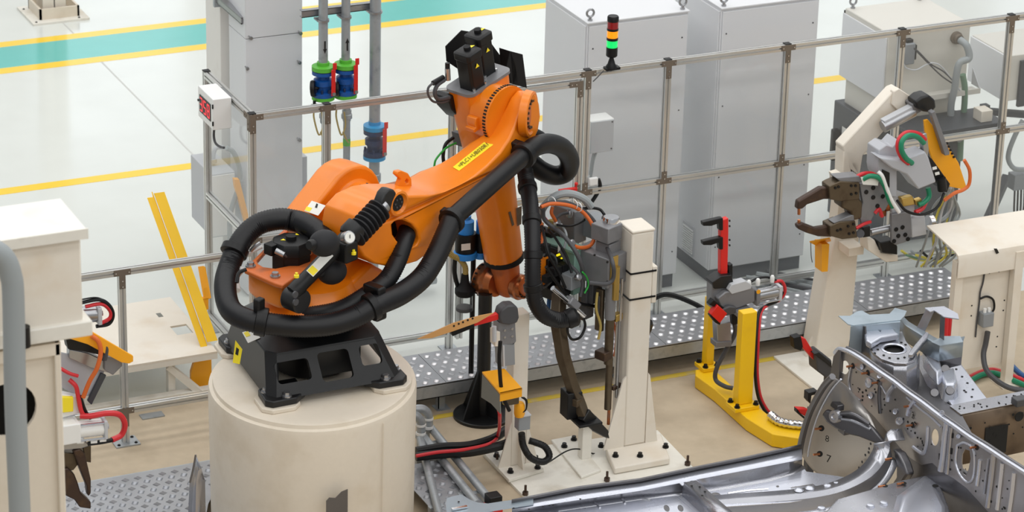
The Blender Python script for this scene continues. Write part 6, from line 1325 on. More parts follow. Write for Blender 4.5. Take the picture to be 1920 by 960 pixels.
# ================================================================== car body shell in the foreground
ZS = 0.62
XD = at(1570,662,z=0.98).x
e1_ = at(1500,852,z=ZS)
car = thing('car_body_shell', 'bare sheet-metal front of a car body in the right foreground', 'car body', (XD-0.8, e1_.y-0.4, 0.3))
def xp(px, py, dx=0.0): return at(px, py, x=XD+dx)
def xpoly(name, pts, dx, th, m, par=None, holes=(), bv=0.0): return obj(name, B().prism([xp(px,py,dx) for px, py in pts], X*th, [[xp(px,py,dx) for px, py in h] for h in holes]), m, par or car, bevel=bv)
def zpoly(name, pts, z_, th, m, par=None, holes=(), bv=0.0): return obj(name, B().prism([at(px,py,z=z_) for px, py in pts], -Z*th, [[at(px,py,z=z_) for px, py in h] for h in holes]), m, par or car, bevel=bv)
def ell(cx, cy, rx, ry, n=16, rot=0.0): return [(cx+rx*math.cos(2*math.pi*k/n)*math.cos(rot)-ry*math.sin(2*math.pi*k/n)*math.sin(rot), cy+rx*math.cos(2*math.pi*k/n)*math.sin(rot)+ry*math.sin(2*math.pi*k/n)*math.cos(rot)) for k in range(n)]
# --- dash side panel
dtop = [(1566,662),(1572,655),(1583,656),(1600,664),(1622,678),(1648,697),(1676,716),(1700,735),(1730,756),(1760,779),(1790,800),(1818,820),(1850,840),(1880,860),(1905,876),(1950,905)]
dbot = [(1990,1010),(1860,968),(1835,940),(1812,915),(1788,897),(1766,884),(1748,868),(1728,872),(1706,858),(1690,842),(1665,812),(1640,782),(1618,760),(1598,742),(1576,718),(1558,708)]
holes = [ell(1584,689,8,13), ell(1753,820,7,16), [(1809,842),(1818,845),(1820,860),(1816,880),(1811,892),(1805,888),(1803,868),(1804,852)], ell(1908-25,900,0.1,0.1,4)]
dash = xpoly('dash_side_panel', dtop+dbot, 0.0, 0.006, 'sheet_dash', None, holes[:3])
rim = [(p[0],p[1]) for p in dtop]
obj('top_flange', B().tube([xp(px,py,-0.004) for px, py in rim], 0.016, 8, 4), 'sheet_light', dash)
obj('top_flange_lip', B().tube([xp(px+5,py-4,0.02) for px, py in rim[2:]], 0.012, 8, 4), 'sheet_dark', dash)
obj('top_flange_return', B().prism([xp(px,py,0.006) for px, py in rim[2:]]+[xp(px,py+5,0.05) for px, py in rim[:1:-1]], Z*0.003), 'sheet_dark', dash)
def rib(pts, r=0.010, m='sheet_metal', dx=-0.002, par=None): obj('pressed_rib', B().tube([xp(px,py,dx) for px, py in pts], r, 8, 4), m, par or dash)
rib([(1596,688),(1592,715),(1596,738),(1612,752)]); rib([(1604,690),(1630,706),(1650,722),(1662,742)], 0.006); rib([(1650,716),(1648,742),(1650,775)], 0.012, 'sheet_dark')
rib([(1676,724),(1666,738),(1664,752)], 0.016, 'sheet_light'); rib([(1716,750),(1706,764),(1702,778)], 0.016, 'sheet_light')
rib([(1740,800),(1738,830),(1732,850),(1722,846),(1712,838)], 0.012, 'sheet_light'); rib([(1776,793),(1772,820),(1768,860),(1764,882)], 0.022, 'sheet_light'); rib([(1784,800),(1781,830),(1778,865),(1776,888)], 0.014)
rib([(1795,835),(1792,865),(1800,890),(1815,905),(1825,895),(1828,865),(1824,840),(1808,830),(1795,835)], 0.009, 'sheet_light'); rib([(1838,862),(1835,890),(1832,910)], 0.013, 'sheet_light'); rib([(1854,860),(1850,890),(1846,925)], 0.01)
rib([(1864,850),(1860,890),(1852,950)], 0.02, 'sheet_metal'); rib([(1880,868),(1876,905),(1870,955)], 0.015, 'sheet_light'); rib([(1902,886),(1898,925),(1892,965)], 0.015, 'sheet_light')
rib([(1700,745),(1724,766),(1745,782),(1764,800)], 0.007, 'sheet_light')
for cx, cy, rx, ry in ((1628,718,7,11),(1616,688,4,6),(1649,704,6,7),(1678,772,5,6),(1686,790,8,8),(1632,742,5,7),(1766,775,5,6),(1797,818,5,5)):
    obj('pressed_dimple', B().loft([[xp(px,py,dx_) for px, py in ell(cx,cy,rx*k,ry*k)] for k, dx_ in ((1.0,-0.001),(0.8,-0.01),(0.45,-0.004))]), 'sheet_light', dash)
def pin(px, py, par, n_=V((-1,0,0.1)), pt=None, kk=None):
    c_ = xp(px+3,py,-0.002) if pt is None else pt; n_ = n_.normalized()
    obj('pin_hole', B().lathe(c_, n_, [(0.02,0),(0.018,0.003)], 14), 'hole_shade', par); d_ = (-CR*0.93-CU*0.1-FW*0.35).normalized(); obj('locating_pin', B().cyl(c_, c_+d_*0.045, 0.0075, n=8), 'copper', par)
for px, py in ((1596,686),(1624,699),(1644,717),(1704,761),(1708,797),(1828,838)): pin(px, py, dash)
rng = random.Random(3)
for k in range(70):
    u_ = rng.random(); px = 1585+u_*310; ty = 655+(px-1570)*0.69; py = ty+18+rng.random()*(46 if px < 1720 else 70); c_ = xp(px,py,-0.001); r_ = rng.choice((0.004,0.006,0.008))
    obj('spot_hole', B().cyl(c_, c_-X*0.002, r_, n=8), 'hole_shade', dash, smooth=False)
for pts in (((1767,800),(1771,801),(1770,815),(1766,814)),((1764,826),(1768,827),(1767,838),(1763,838)),((1760,850),(1766,851),(1764,862),(1760,862)),((1850,920),(1853,921),(1852,938),(1848,937)),((1783,812),(1787,813),(1786,822),(1783,821)),((1782,840),(1785,841),(1784,852),(1781,851))): xpoly('slot_hole', pts, -0.004, 0.002, 'hole_shade', dash)
def mark(s, px, py, dx, h): put_text('chalk_mark', s, xp(px,py,dx), -Y, Z, h, 'ink', dash, ext=0.0)
mark('2', 1709,783,-0.006,0.045); mark('7', 1714,803,-0.006,0.04)
# --- lower rail below the dash panel
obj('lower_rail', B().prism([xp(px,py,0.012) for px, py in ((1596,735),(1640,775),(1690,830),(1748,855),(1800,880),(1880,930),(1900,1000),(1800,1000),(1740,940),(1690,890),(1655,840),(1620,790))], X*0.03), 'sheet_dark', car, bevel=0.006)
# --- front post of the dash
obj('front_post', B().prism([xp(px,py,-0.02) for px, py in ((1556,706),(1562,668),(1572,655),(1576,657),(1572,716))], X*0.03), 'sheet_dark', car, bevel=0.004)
# --- wheel house shell
XL, XR2 = XD-0.40, XD-0.03
left = [(1563,707),(1549,722),(1534,746),(1520,775),(1510,806),(1503,836),(1501,852)]
midl = [(1585,722),(1572,745),(1558,772),(1546,802),(1537,835),(1532,866),(1530,886)]
midr = [(1600,738),(1600,764),(1596,792),(1592,822),(1586,852),(1580,880),(1574,897)]
right = [(1612,752),(1630,778),(1640,800),(1650,822),(1650,845),(1636,870),(1612,892)]
cols = [curve([V((p[0],p[1],0)) for p in c_], 3) for c_ in (left, midl, midr, right)]
dxs = [-0.36,-0.24,-0.12,-0.04]; grid = []
for i in range(len(cols[0])):
    row = curve([V((c_[i].x, c_[i].y, d_)) for c_, d_ in zip(cols, dxs)], 5); grid.append([xp(p.x,p.y,p.z) for p in row])
wh_ = obj('wheel_house', B().sheet(grid), 'sheet_satin', car, solid=0.004)
obj('wheel_house_rim', B().tube([xp(px-2,py-1,-0.37) for px, py in left], 0.022, 10, 5), 'sheet_dark', wh_); obj('wheel_house_bead', B().tube([xp(px+14,py+4,-0.32) for px, py in left], 0.007, 8, 5), 'sheet_light', wh_)
for px, py in ((1537,803),(1534,851)): pin(px, py, wh_, V((-0.6,-0.7,0.2)), xp(px+3,py,-0.30))
for px, py in ((1633,832),(1630,841),(1629,848),(1623,853),(1617,866),(1611,877)): c_ = xp(px,py,-0.085); obj('spot_hole', B().cyl(c_, c_-X*0.004, 0.009, n=10), 'dark_grey', wh_)
put_text('chalk_mark', '8', xp(1549,826,-0.27), V((0.45,-0.85,0)), Z, 0.045, 'ink', wh_, ext=0.012); put_text('chalk_mark', '7', xp(1551,865,-0.27), V((0.45,-0.85,0)), Z, 0.055, 'ink', wh_, ext=0.012)
arm = ((1545,776),(1552,766),(1570,771),(1594,769),(1614,777),(1640,800),(1666,832),(1648,830),(1615,817),(1592,812),(1570,801),(1554,790))
av = [xp(px,py,-0.30+(px-1546)/118*0.25) for px, py in arm]
obj('reinforcement_arm', B().prism(av, V((-0.03,-0.02,0.005))), 'sheet_dark', wh_, bevel=0.012, seg=3); obj('arm_ridge', B().tube([xp(px,py,-0.335+(px-1546)/118*0.25) for px, py in ((1578,786),(1600,790),(1632,805))], 0.01, 8), 'sheet_metal', wh_); obj('arm_ridge', B().tube([xp(px,py,-0.335+(px-1546)/118*0.25) for px, py in ((1575,776),(1600,777),(1630,795))], 0.012, 8), 'sheet_dark', wh_); c_ = xp(1565,781,-0.30); obj('arm_boss', B().lathe(c_, V((-1,-0.3,0.2)), [(0.045,-0.02),(0.04,0.01),(0.02,0.012),(0.014,0.004)], 18), 'sheet_metal', wh_)
obj('arm_tab', B().cbox(xp(1570,760,-0.24), (0.05,0.09,0.04)), 'sheet_dark', wh_, bevel=0.004); obj('arm_tab', B().cbox(xp(1583,806,-0.22), (0.05,0.08,0.04)), 'sheet_dark', wh_, bevel=0.004)
# --- curved ledge below the wheel house
led = [(1662,812),(1668,838),(1660,862),(1640,888),(1610,908),(1570,924),(1520,934),(1460,940),(1400,944),(1330,950)]
zl = [0.80,0.74,0.68,0.63,0.60,0.585,0.575,0.57,0.565,0.56]; C_ = [at(px,py,z=z_) for (px,py), z_ in zip(led, zl)]
C_ = curve(C_, 4); sec = []
for i, p in enumerate(C_):
    t_ = (C_[min(i+1,len(C_)-1)]-C_[max(i-1,0)]).normalized(); s_ = V((t_.y,-t_.x,0)).normalized(); s_ = s_ if s_.dot(V((-0.4,-0.9,0))) > 0 else -s_
    sec.append([p-s_*0.10+Z*0.02, p-s_*0.03+Z*0.022, p, p+s_*0.015-Z*0.05, p+s_*0.02-Z*0.075, p+s_*0.06-Z*0.085])
obj('curved_ledge', B().sheet(sec), 'sheet_metal', car, solid=0.004)
for px, py in ((1518,918),(1498,922),(1568,910),(1552,914),(1597,902)):
    c_ = at(px,py-3,z=0.60); obj('ledge_dimple', B().lathe(c_, Z, [(0.03,0),(0.024,0.006),(0.012,0.012)], 14), 'sheet_light', car)
# --- floor pan
pan = [(1512,884),(1600,897),(1640,888),(1600,915),(1540,932),(1480,942),(1330,952),(1240,1010),(830,1010),(845,955),(960,965),(1085,946),(1200,930),(1280,921),(1340,914),(1437,897),(1480,884),(1504,873)]
zpan = ZS-0.052
ph = [ell(1343,928,9,4.5,14,0.2), [(1482,914),(1524,907),(1536,916),(1534,922),(1490,928)], ell(1250,953,5,7,12,-0.6), ell(1276,953,5,7,12,-0.6), ell(1458,912,3,2,10)]
zpoly('floor_pan', pan, zpan, 0.005, 'sheet_light', None, ph)
zpoly('pan_shade_sheet', [(1000,975),(1200,945),(1330,925),(1500,885),(1600,905),(1560,940),(1330,965),(1240,1010),(1000,1010)], zpan-0.13, 0.004, 'sheet_dark')  # dark sheet added below the pan so its holes read as shaded
zpoly('pan_underside', [(1470,903),(1560,900),(1560,935),(1470,940)], zpan-0.10, 0.004, 'sheet_light')
for pts in (((1110,938),(1125,952)),((1160,926),(1172,944)),((1365,925),(1400,920),(1440,917)),((1205,935),(1220,938))): obj('pan_bead', B().tube([at(px,py,z=zpan+0.002) for px, py in pts], 0.007, 6, 3), 'chrome', car)
zpoly('pan_patch', [(960,952),(1040,940),(1048,960),(965,975)], zpan+0.008, 0.004, 'sheet_metal')
# --- sill
def lint(tab, x_):
    for (x0_,y0_),(x1_,y1_) in zip(tab, tab[1:]):
        if x0_ <= x_ <= x1_: return y0_+(y1_-y0_)*(x_-x0_)/(x1_-x0_)
    return tab[-1][1] if x_ > tab[-1][0] else tab[0][1]
T_ = [(960,937),(1085,912),(1200,897),(1314,873),(1400,856),(1504,833)]; L_ = [(960,957),(1085,938),(1200,921),(1266,908),(1330,895),(1400,882),(1504,862)]; D_b = [(960,965),(1085,946),(1200,930),(1280,921),(1340,914),(1437,897),(1480,884),(1504,872)]
xs_ = [960,1020,1085,1140,1200,1266,1314,1360,1400,1437,1480,1504]
r0 = [at(x_,lint(T_,x_),z=ZS+0.06) for x_ in xs_]; r1 = [p-Z*0.036 for p in r0]; r2 = [at(x_,lint(L_,x_),z=ZS+0.018) for x_ in xs_]; r3 = [at(x_,lint(D_b,x_),z=zpan) for x_ in xs_]
obj('sill_flange', B().sheet([[p+Y*0.003 for p in r0],[p+Y*0.003 for p in r1]]), 'sheet_dark', car, solid=0.004)
obj('sill', B().sheet([r1,r2,r3,[p-Y*0.05 for p in r3]]), 'sheet_metal', car, solid=0.003, ang=25)
obj('sill_top', B().sheet([[p+Z*0.002 for p in r1],[p+Z*0.002 for p in r2]]), 'sheet_light', car, solid=0.002)
# left end of the sill: galvanised corner
ce = [(836,945),(838,934),(850,930),(866,927),(880,936),(895,942),(915,944),(940,940),(1000,932),(1000,946),(940,955),(900,962),(840,990)]
zpoly('sill_corner', ce, ZS+0.035, 0.004, mat('sheet_blue',(168,181,191),0.36,metal=0.65,dirt=(134,146,156),dscale=7,damt=0.6)); obj('corner_weld', B().box(at(846,955,z=ZS+0.04), X*0.1, -Y*0.02, Z*0.01), 'chrome', car)
for px, py in ((860,941),(963,953),(1088,936),(992,955),(1018,950),(1030,948),(1037,947)): c_ = at(px,py,z=ZS+0.04); obj('spot_hole', B().cyl(c_, c_+Z*0.002, 0.007, n=8), 'hole_shade', car)
# --- crossmember on the pan
x0_ = at(1283,905,z=zpan+0.09); x1_ = x0_+V((0.02,-0.75,-0.01)); w_ = 0.15
cm = B().loft([[p+V((-0.015,0,-0.09)), p+V((0,0,0)), p+V((w_*0.55,0,0.0)), p+V((w_*0.75,0,-0.085)), p+V((w_,0,-0.088))] for p in (x0_, x1_)], caps=False, close=False); obj('crossmember', cm, 'sheet_metal', car, solid=0.004)
obj('crossmember_lip', B().box(x0_+V((-0.045,0,-0.088)), V((0.02,-0.75,-0.01)), X*0.03, Z*0.004), 'sheet_light', car)
for dx, dy, dz in ((0.02,-0.06,0.002),(0.06,-0.09,0.002),(0.06,-0.16,0.002),(0.02,-0.2,0.002)): c_ = x0_+V((dx,dy,dz)); obj('spot_hole', B().cyl(c_, c_+Z*0.002, 0.008, n=8), 'hole_shade', car)
for k in range(3): obj('end_tab', B().cbox(x0_+V((-0.0+k*0.045,0.03,-0.02)), (0.028,0.06,0.006)), 'sheet_light', car)
# --- corner gusset right of the ledge
gs = [(1672,842),(1684,850),(1694,870),(1700,890),(1690,905),(1665,918),(1680,895),(1680,870)]
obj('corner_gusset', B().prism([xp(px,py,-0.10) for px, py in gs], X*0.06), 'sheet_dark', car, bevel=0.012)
zpoly('tunnel_edge', [(1570,935),(1640,915),(1690,900),(1740,890),(1760,905),(1770,925),(1800,1010),(1500,1010)], zpan+0.05, 0.02, 'sheet_metal', None, (), 0.01)
obj('tunnel_bulge', B().loft([[at(px,py,z=z_) for px, py in pts] for pts, z_ in ((((1680,930),(1735,890),(1755,905),(1778,950),(1780,1000),(1660,1000)),zpan+0.04),(((1694,932),(1735,898),(1750,910),(1770,950),(1770,1000),(1672,1000)),zpan+0.10))]), 'sheet_light', car, bevel=0.015)
obj('bulge_hole', B().lathe(at(1754,911,z=zpan+0.101), Z, [(0.02,0),(0.02,0.002)], 14), 'hole_shade', car)
for px, py, z_ in ((1659,911,zpan+0.05),(1672,860,0.75),(1694,906,zpan+0.06)): pin(px,py,car,Z,at(px,py,z=z_))
for px, py in ((1632,950),(1657,945),(1540,955)): obj('tunnel_boss', B().lathe(at(px,py,z=zpan+0.05), Z, [(0.028,0),(0.022,0.014),(0.01,0.016)], 14), 'sheet_light', car)
# --- strut tower
zt_ = 1.02
tp_ = [(1622,636),(1632,628),(1660,628),(1692,620),(1700,640),(1712,655),(1720,664),(1716,674),(1700,681),(1676,680),(1652,672),(1636,660)]
st_ = zpoly('strut_top', tp_, zt_, 0.02, 'sheet_metal', None, [ell(1676,654,19,10,20)], 0.006)
low_ = [(1612,652),(1622,636),(1636,660),(1652,672),(1676,680),(1700,681),(1716,674),(1724,690),(1728,730),(1700,728),(1660,700),(1620,672)]
wall = B(); up_ = [at(px,py,z=zt_-0.01) for px, py in ((1622,636),(1636,660),(1652,672),(1676,681),(1700,682),(1718,674),(1724,662))]; dn_ = [p*1.0 for p in up_]
wall.sheet([up_, [p+V((-0.01,-0.02,-0.05)) for p in up_], [p+V((0.0,-0.03,-0.25)) for p in up_], [p+V((0.0,-0.03,-0.45)) for p in up_]]); obj('strut_wall', wall, 'sheet_metal', st_, solid=0.004)
obj('strut_shade_disc', B().lathe(at(1676,654,z=zt_-0.03), Z, [(0.08,0),(0.08,0.002)], 20), 'hole_shade', st_)  # dark disc painted in for the shade down the strut opening
obj('strut_rim', B().lathe(at(1676,654,z=zt_+0.002), Z, [(0.085,0),(0.075,0.006),(0.066,0.0)], 26, caps=False), 'sheet_light', st_)
for px, py in ((1646,655),(1690,642),(1657,666),(1668,671),(1684,672),(1644,647),(1698,646),(1696,670),(1640,662),(1634,656)): c_ = at(px,py,z=zt_+0.002); obj('spot_hole', B().cyl(c_, c_+Z*0.002, 0.009, n=8), 'hole_shade', st_)
for px, py in ((1658,676),(1673,681),(1690,683),(1704,681),(1716,676),(1648,669)): c_ = at(px,py+3,z=zt_-0.04); obj('spot_hole', B().cyl(c_, c_-Y*0.006, 0.009, n=8), 'hole_shade', st_)
# white cast bracket and flat galvanised sheet behind
obj('cast_bracket', B().prism([at(px,py,z=zt_+0.05) for px, py in ((1620,618),(1640,612),(1650,620),(1655,608),(1672,606),(1680,622),(1686,626),(1652,632),(1634,643),(1624,638))], -Z*0.045), 'sheet_light', st_, bevel=0.01)
zpoly('flat_sheet', [(1572,592),(1594,592),(1606,584),(1616,582),(1630,590),(1668,588),(1678,577),(1700,583),(1696,592),(1688,600),(1600,610),(1590,608)], 1.12, 0.005, 'sheet_blue', None, (), 0)
obj('sheet_drop', B().prism([at(px,py,z=1.115) for px, py in ((1595,609),(1688,601),(1688,604),(1595,612))], -Z*0.2), 'sheet_blue', car)
obj('tower_side', B().prism([xp(px,py,0.22) for px, py in ((1596,612),(1622,612),(1624,640),(1650,672),(1640,690),(1598,668),(1590,655))], X*0.01), 'sheet_dark', car, bevel=0.003)
# right rail behind the tower
rl = [(1688,600),(1700,612),(1726,628),(1746,640),(1762,648),(1806,640)]
P_ = [at(px,py,z=1.05) for px, py in rl]; obj('inner_rail', B().sheet([[p+V((0.05,0.06,0.0)) for p in P_],[p for p in P_],[p-Z*0.11 for p in P_]]), 'sheet_blue', car, solid=0.006)
obj('inner_rail_top', B().prism([at(px,py,z=1.055) for px, py in ((1746,641),(1762,648),(1806,641),(1800,630),(1770,630))], -Z*0.006), 'sheet_blue', car)
obj('inner_rail_skirt', B().prism([P_[3]-Z*0.10, P_[4]-Z*0.10, P_[5]-Z*0.10, P_[5]-Z*0.17, P_[4]-Z*0.18, P_[3]-Z*0.14, P_[2]-Z*0.10], Y*0.006), 'sheet_dark', car)
br = B().prism([at(px,py,z=1.2) for px, py in ((1734,577),(1770,574),(1796,588),(1798,598),(1770,594),(1752,582),(1744,584))], -Z*0.006); bo_ = obj('bridge_bracket', br, 'sheet_light', car)
obj('bracket_leg', B().prism([at(1739,576,z=1.2),at(1752,583,z=1.2),at(1734,622,z=1.05),at(1720,615,z=1.05)], Y*0.006), 'sheet_metal', bo_); obj('bracket_leg', B().prism([at(1764,590,z=1.2),at(1772,594,z=1.2),at(1770,640,z=1.05),at(1762,634,z=1.05)], Y*0.006), 'sheet_dark', bo_)
tn = [(1736,621),(1742,624),(1740,632),(1712,664),(1703,664),(1708,654)]; obj('tower_lever', B().prism([at(px,py,z=1.06) for px, py in tn], -Z*0.03), 'sheet_metal', car, bevel=0.006)
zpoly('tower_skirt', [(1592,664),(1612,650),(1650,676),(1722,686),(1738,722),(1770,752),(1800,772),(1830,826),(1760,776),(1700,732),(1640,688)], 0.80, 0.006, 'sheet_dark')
zpoly('casting_bed', [(1716,668),(1760,662),(1800,680),(1852,750),(1800,782),(1760,748),(1736,720)], 0.77, 0.006, 'sheet_metal')
# lower castings and plates on the right
zpoly('front_plate', [(1776,690),(1800,681),(1851,747),(1840,752),(1786,760),(1770,740)], 0.80, 0.02, 'sheet_light', None, (), 0.005)
for px, py in ((1793,692),(1804,706),(1814,718),(1808,732),(1824,730),(1822,744),(1811,735)): c_ = at(px,py,z=0.802); obj('spot_hole', B().cyl(c_, c_+Z*0.002, 0.008, n=8), 'hole_shade', car)
for pts, z0_, z1_ in ((((1728,664),(1748,656),(1764,690),(1770,716),(1758,726),(1742,708),(1730,690)),0.86,0.93),(((1752,690),(1772,682),(1784,700),(1782,720),(1764,726)),0.80,0.88),(((1756,725),(1788,712),(1797,748),(1790,756),(1766,756)),0.78,0.90)):
    lo_ = [at(px,py,z=z0_) for px, py in pts]; cc = sum(lo_, V((0,0,0)))/len(lo_); obj('casting', B().loft([lo_, [cc+(p-cc)*0.72+Z*(z1_-z0_) for p in lo_]]), 'sheet_light', car, bevel=0.012, seg=3)
for px, py, z_ in ((1752,737,0.86),(1772,692,0.89),(1781,733,0.88)): obj('casting_hole', B().lathe(at(px,py,z=z_), V((-0.3,-0.6,0.6)), [(0.03,0),(0.026,0.012),(0.014,0.013)], 14), 'sheet_dark', car)
obj('front_beam', B().prism([at(1786,761,z=0.78),at(1851,747,z=0.78),at(1851,747,z=0.70),at(1786,765,z=0.70)], Y*0.02), 'sheet_dark', car)
# far side member crossing to the right edge
m0, m1 = at(1800,778,z=0.80), at(1950,748,z=0.80)
sm = obj('far_member', B().sheet([[m0+V((0,0.12,0.0)),m1+V((0,0.12,0))],[m0,m1],[m0-Z*0.012-Y*0.01,m1-Z*0.012-Y*0.01],[m0-Z*0.35-Y*0.02,m1-Z*0.35-Y*0.02]]), 'sheet_brown', car, solid=0.005)
obj('far_member_top', B().prism([m0+V((0,0.13,0.006)),m1+V((0,0.13,0.006)),m1+V((0,-0.01,0.006)),m0+V((0,-0.01,0.006))], Z*0.003), 'sheet_metal', car)
for k in range(26):
    u_ = rng.random(); w2 = rng.random(); c_ = m0+(m1-m0)*(u_*0.9+0.05)+V((0,0.1*w2,0.0105)); obj('spot_hole', B().cyl(c_, c_+Z*0.002, 0.006, n=8), 'hole_shade', sm)
for k in range(20):
    u_ = rng.random(); c_ = m0+(m1-m0)*(u_*0.85+0.1)-Z*(0.05+rng.random()*0.2)-Y*0.028; obj('spot_hole', B().cyl(c_, c_-Y*0.003, rng.choice((0.006,0.009)), n=8), 'hole_shade', sm)
c_ = m0+(m1-m0)*0.72-Z*0.08-Y*0.03; obj('member_boss', B().lathe(c_, -Y, [(0.035,0),(0.03,0.004),(0.022,0.001)], 16), 'hole_shade', sm)
obj('member_opening', B().cbox(m0+(m1-m0)*0.45-Z*0.22-Y*0.026, (0.17,0.006,0.2)), 'hole_shade', sm)
obj('member_clip', B().cbox(at(1912,752,z=0.84), (0.09,0.07,0.05)), 'dark_grey', sm, bevel=0.006)
# dark angle clamps peeking out left of the wheel house
yb_ = at(1520,760,z=0.6).y
t = thing('angle_clamp', 'dark and red angle clamp peeking out beside the wheel house', 'clamp', at(1515,780,y=yb_)-Z*0.5)
ypoly('angle', ((1516,737),(1534,733),(1536,738),(1522,742),(1520,758),(1515,752)), yb_, 0.06, 'black', t); ypoly('red_pad', ((1495,767),(1513,768),(1526,774),(1522,788),(1500,775)), yb_-0.02, 0.05, 'red', t); ypoly('pad_edge', ((1494,766),(1500,775),(1512,784),(1508,786),(1494,774)), yb_-0.03, 0.04, 'black', t)
obj('stand', B().box(at(1525,780,y=yb_)+V((-0.02,0,-0.5)), X*0.05, Y*0.05, Z*0.55), 'dark_grey', t)
# supports under the shell
for k, (px, py) in enumerate(((900,950),(1290,930),(1650,940))):
    c_ = at(px,py,z=zpan); sp = thing('body_support', ('left','middle','right')[k]+' dark steel support post under the car body shell', 'support', (c_.x,c_.y,0))
    obj('post', B().box(V((c_.x-0.05,c_.y-0.25,0.012)), X*0.1, Y*0.1, Z*(zpan-0.05-(0.05 if k == 1 else 0.04))), 'dark_grey', sp); obj('foot', B().box(V((c_.x-0.1,c_.y-0.3,0)), X*0.2, Y*0.2, Z*0.012), 'dark_grey', sp)
# ================================================================== low table, yellow angle
zt_ = 0.33
ta = [at(px,py,z=zt_) for px, py in ((400,648),(240,692),(110,712),(60,640),(200,574),(344,553))]
yn = at(300,676,z=zt_).y; xr2 = at(402,652,z=zt_).x; yfz = at(344,553,z=zt_).y; xl2 = -2.2
t = thing('low_table', 'low off-white platform table behind the low rail fence', 'table', ((xl2+xr2)/2,(yn+yfz)/2,0))
n0 = at(345,590,z=zt_); n1 = at(362,612,z=zt_)
xr3 = min(xr2, -0.085)
hl = [V((xr3-0.17,yn+0.36,zt_)), V((xr3-0.05,yn+0.36,zt_)), V((xr3-0.05,yn+0.52,zt_)), V((xr3-0.17,yn+0.52,zt_))]
obj('table_top', B().prism([V((xl2,yn,zt_)),V((xr3,yn,zt_)),V((xr3,yfz,zt_)),V((xl2,yfz,zt_))], -Z*0.014, [hl]), 'beige', t)
obj('front_rail', B().box((xl2,yn,zt_-0.055), X*(xr3-xl2), Y*0.04, Z*0.04), 'white_plate', t); obj('floor_rail', B().box((xl2,yn-0.02,0.0), X*(xr3-xl2), Y*0.07, Z*0.06), 'white_plate', t)
for x_ in (xl2+0.1, (xl2+xr3)/2, xr3-0.34): obj('leg', B().box((x_,yn+0.06,0.0), X*0.05, Y*0.05, Z*(zt_-0.015)), 'white_plate', t)
b = B(); beam(b, (xr3-0.34,yn+0.06,0.25), (xr3-0.12,yn-0.0,0.03), 0.045); obj('brace', b, 'white_plate', t)
c_ = at(292,588,z=zt_); obj('paper_label', B().box(c_, X*0.035, -Y*0.07, Z*0.001), 'gauze_grey', t)
t = thing('yellow_angle', 'long yellow angle post leaning above the low table', 'angle post', at(395,648,z=zt_))
p0_ = at(398,640,z=zt_+0.03); d_ = V((0,0.86,0.80))*1.0; w1 = V((0.07,0,0)); 
k_ = ((at(295,360,y=p0_.y+0.8)))
top_ = at(298,361,y=p0_.y+0.62); d_ = top_-p0_
obj('front_leaf', B().box(p0_+V((-0.035,0,0)), d_, X*0.075, V((0,0.008,-0.004))), 'yellow', t); obj('side_leaf', B().box(p0_+V((-0.085,-0.0,-0.03)), d_, X*0.04, V((0,0.008,0.0))), 'yellow', t); obj('web', B().box(p0_+V((-0.045,0.0,-0.03)), d_, X*0.008, V((0,0.03,0.03))), 'yellow', t)
obj('stay', B().prism([at(371,500,y=p0_.y+0.42),at(375,502,y=p0_.y+0.42),at(386,560,y=p0_.y+0.3),at(382,562,y=p0_.y+0.3)], X*0.04), 'amber', t); obj('stay_foot', B().box(at(378,560,y=p0_.y+0.3), X*0.05, Y*0.03, -Z*0.09), 'amber', t)
gq = B().prism([V((xr3-0.15,yn+0.13,0.0)),V((xr3-0.0,yn+0.13,0.0)),V((xr3-0.0,yn+0.13,0.26)),V((xr3-0.11,yn+0.13,0.26)),V((xr3-0.15,yn+0.13,0.14))], Y*0.03); tag(obj('amber_plate', gq, 'amber'), 'amber plate standing under the right end of the low table', 'plate')
# silver floor bracket behind the low fence
c_ = at(285,780,z=0.0); tag(obj('floor_plate', B().box(c_+V((-0.08,-0.04,0)), X*0.16, Y*0.08, Z*0.008), 'galvanised'), 'small galvanised plate bolted to the concrete behind the low fence', 'plate')

# ================================================================== weld gun at the left edge
YQ = -2.6
lg = thing('left_weld_gun', 'weld gun with white cylinder and dark jaws behind the left column', 'weld gun', at(150,940,y=YQ))
def lp(name, pts, dy, th, m, par=None, bv=0.005): return obj(name, B().prism([at(px,py,y=YQ+dy) for px, py in pts], Y*th), m, par or lg, bevel=bv)
def lt(name, pts, r_, m, par=None): return obj(name, B().tube([at(p[0],p[1],y=YQ+(p[2] if len(p) > 2 else 0)) for p in pts], r_, 10), m, par or lg)
lp('yellow_plate', ((120,612),(172,622),(250,668),(250,678),(242,682),(228,680),(165,646),(120,632)), -0.04, 0.02, 'amber', None, 0.003)
lp('black_valves', ((124,636),(150,628),(178,640),(200,652),(196,668),(160,660),(128,655)), 0.0, 0.07, 'black'); lp('valve_rail', ((130,655),(165,662),(212,684),(206,700),(170,690),(130,672)), 0.02, 0.06, 'steel'); lp('rail_end', ((196,668),(228,672),(230,686),(212,704),(196,694)), 0.0, 0.07, 'tool_grey')
lp('grey_shield', ((112,660),(180,676),(198,690),(190,715),(172,742),(150,745),(112,725)), 0.05, 0.01, 'plastic_tray'); lp('strut', ((190,700),(200,704),(172,760),(164,752)), 0.03, 0.02, 'controller_dark')
lp('white_block', ((112,738),(148,745),(150,775),(112,785)), 0.0, 0.06, 'white_plastic'); lp('yellow_block', ((112,745),(138,745),(138,772),(112,775)), -0.02, 0.03, 'label_yellow')
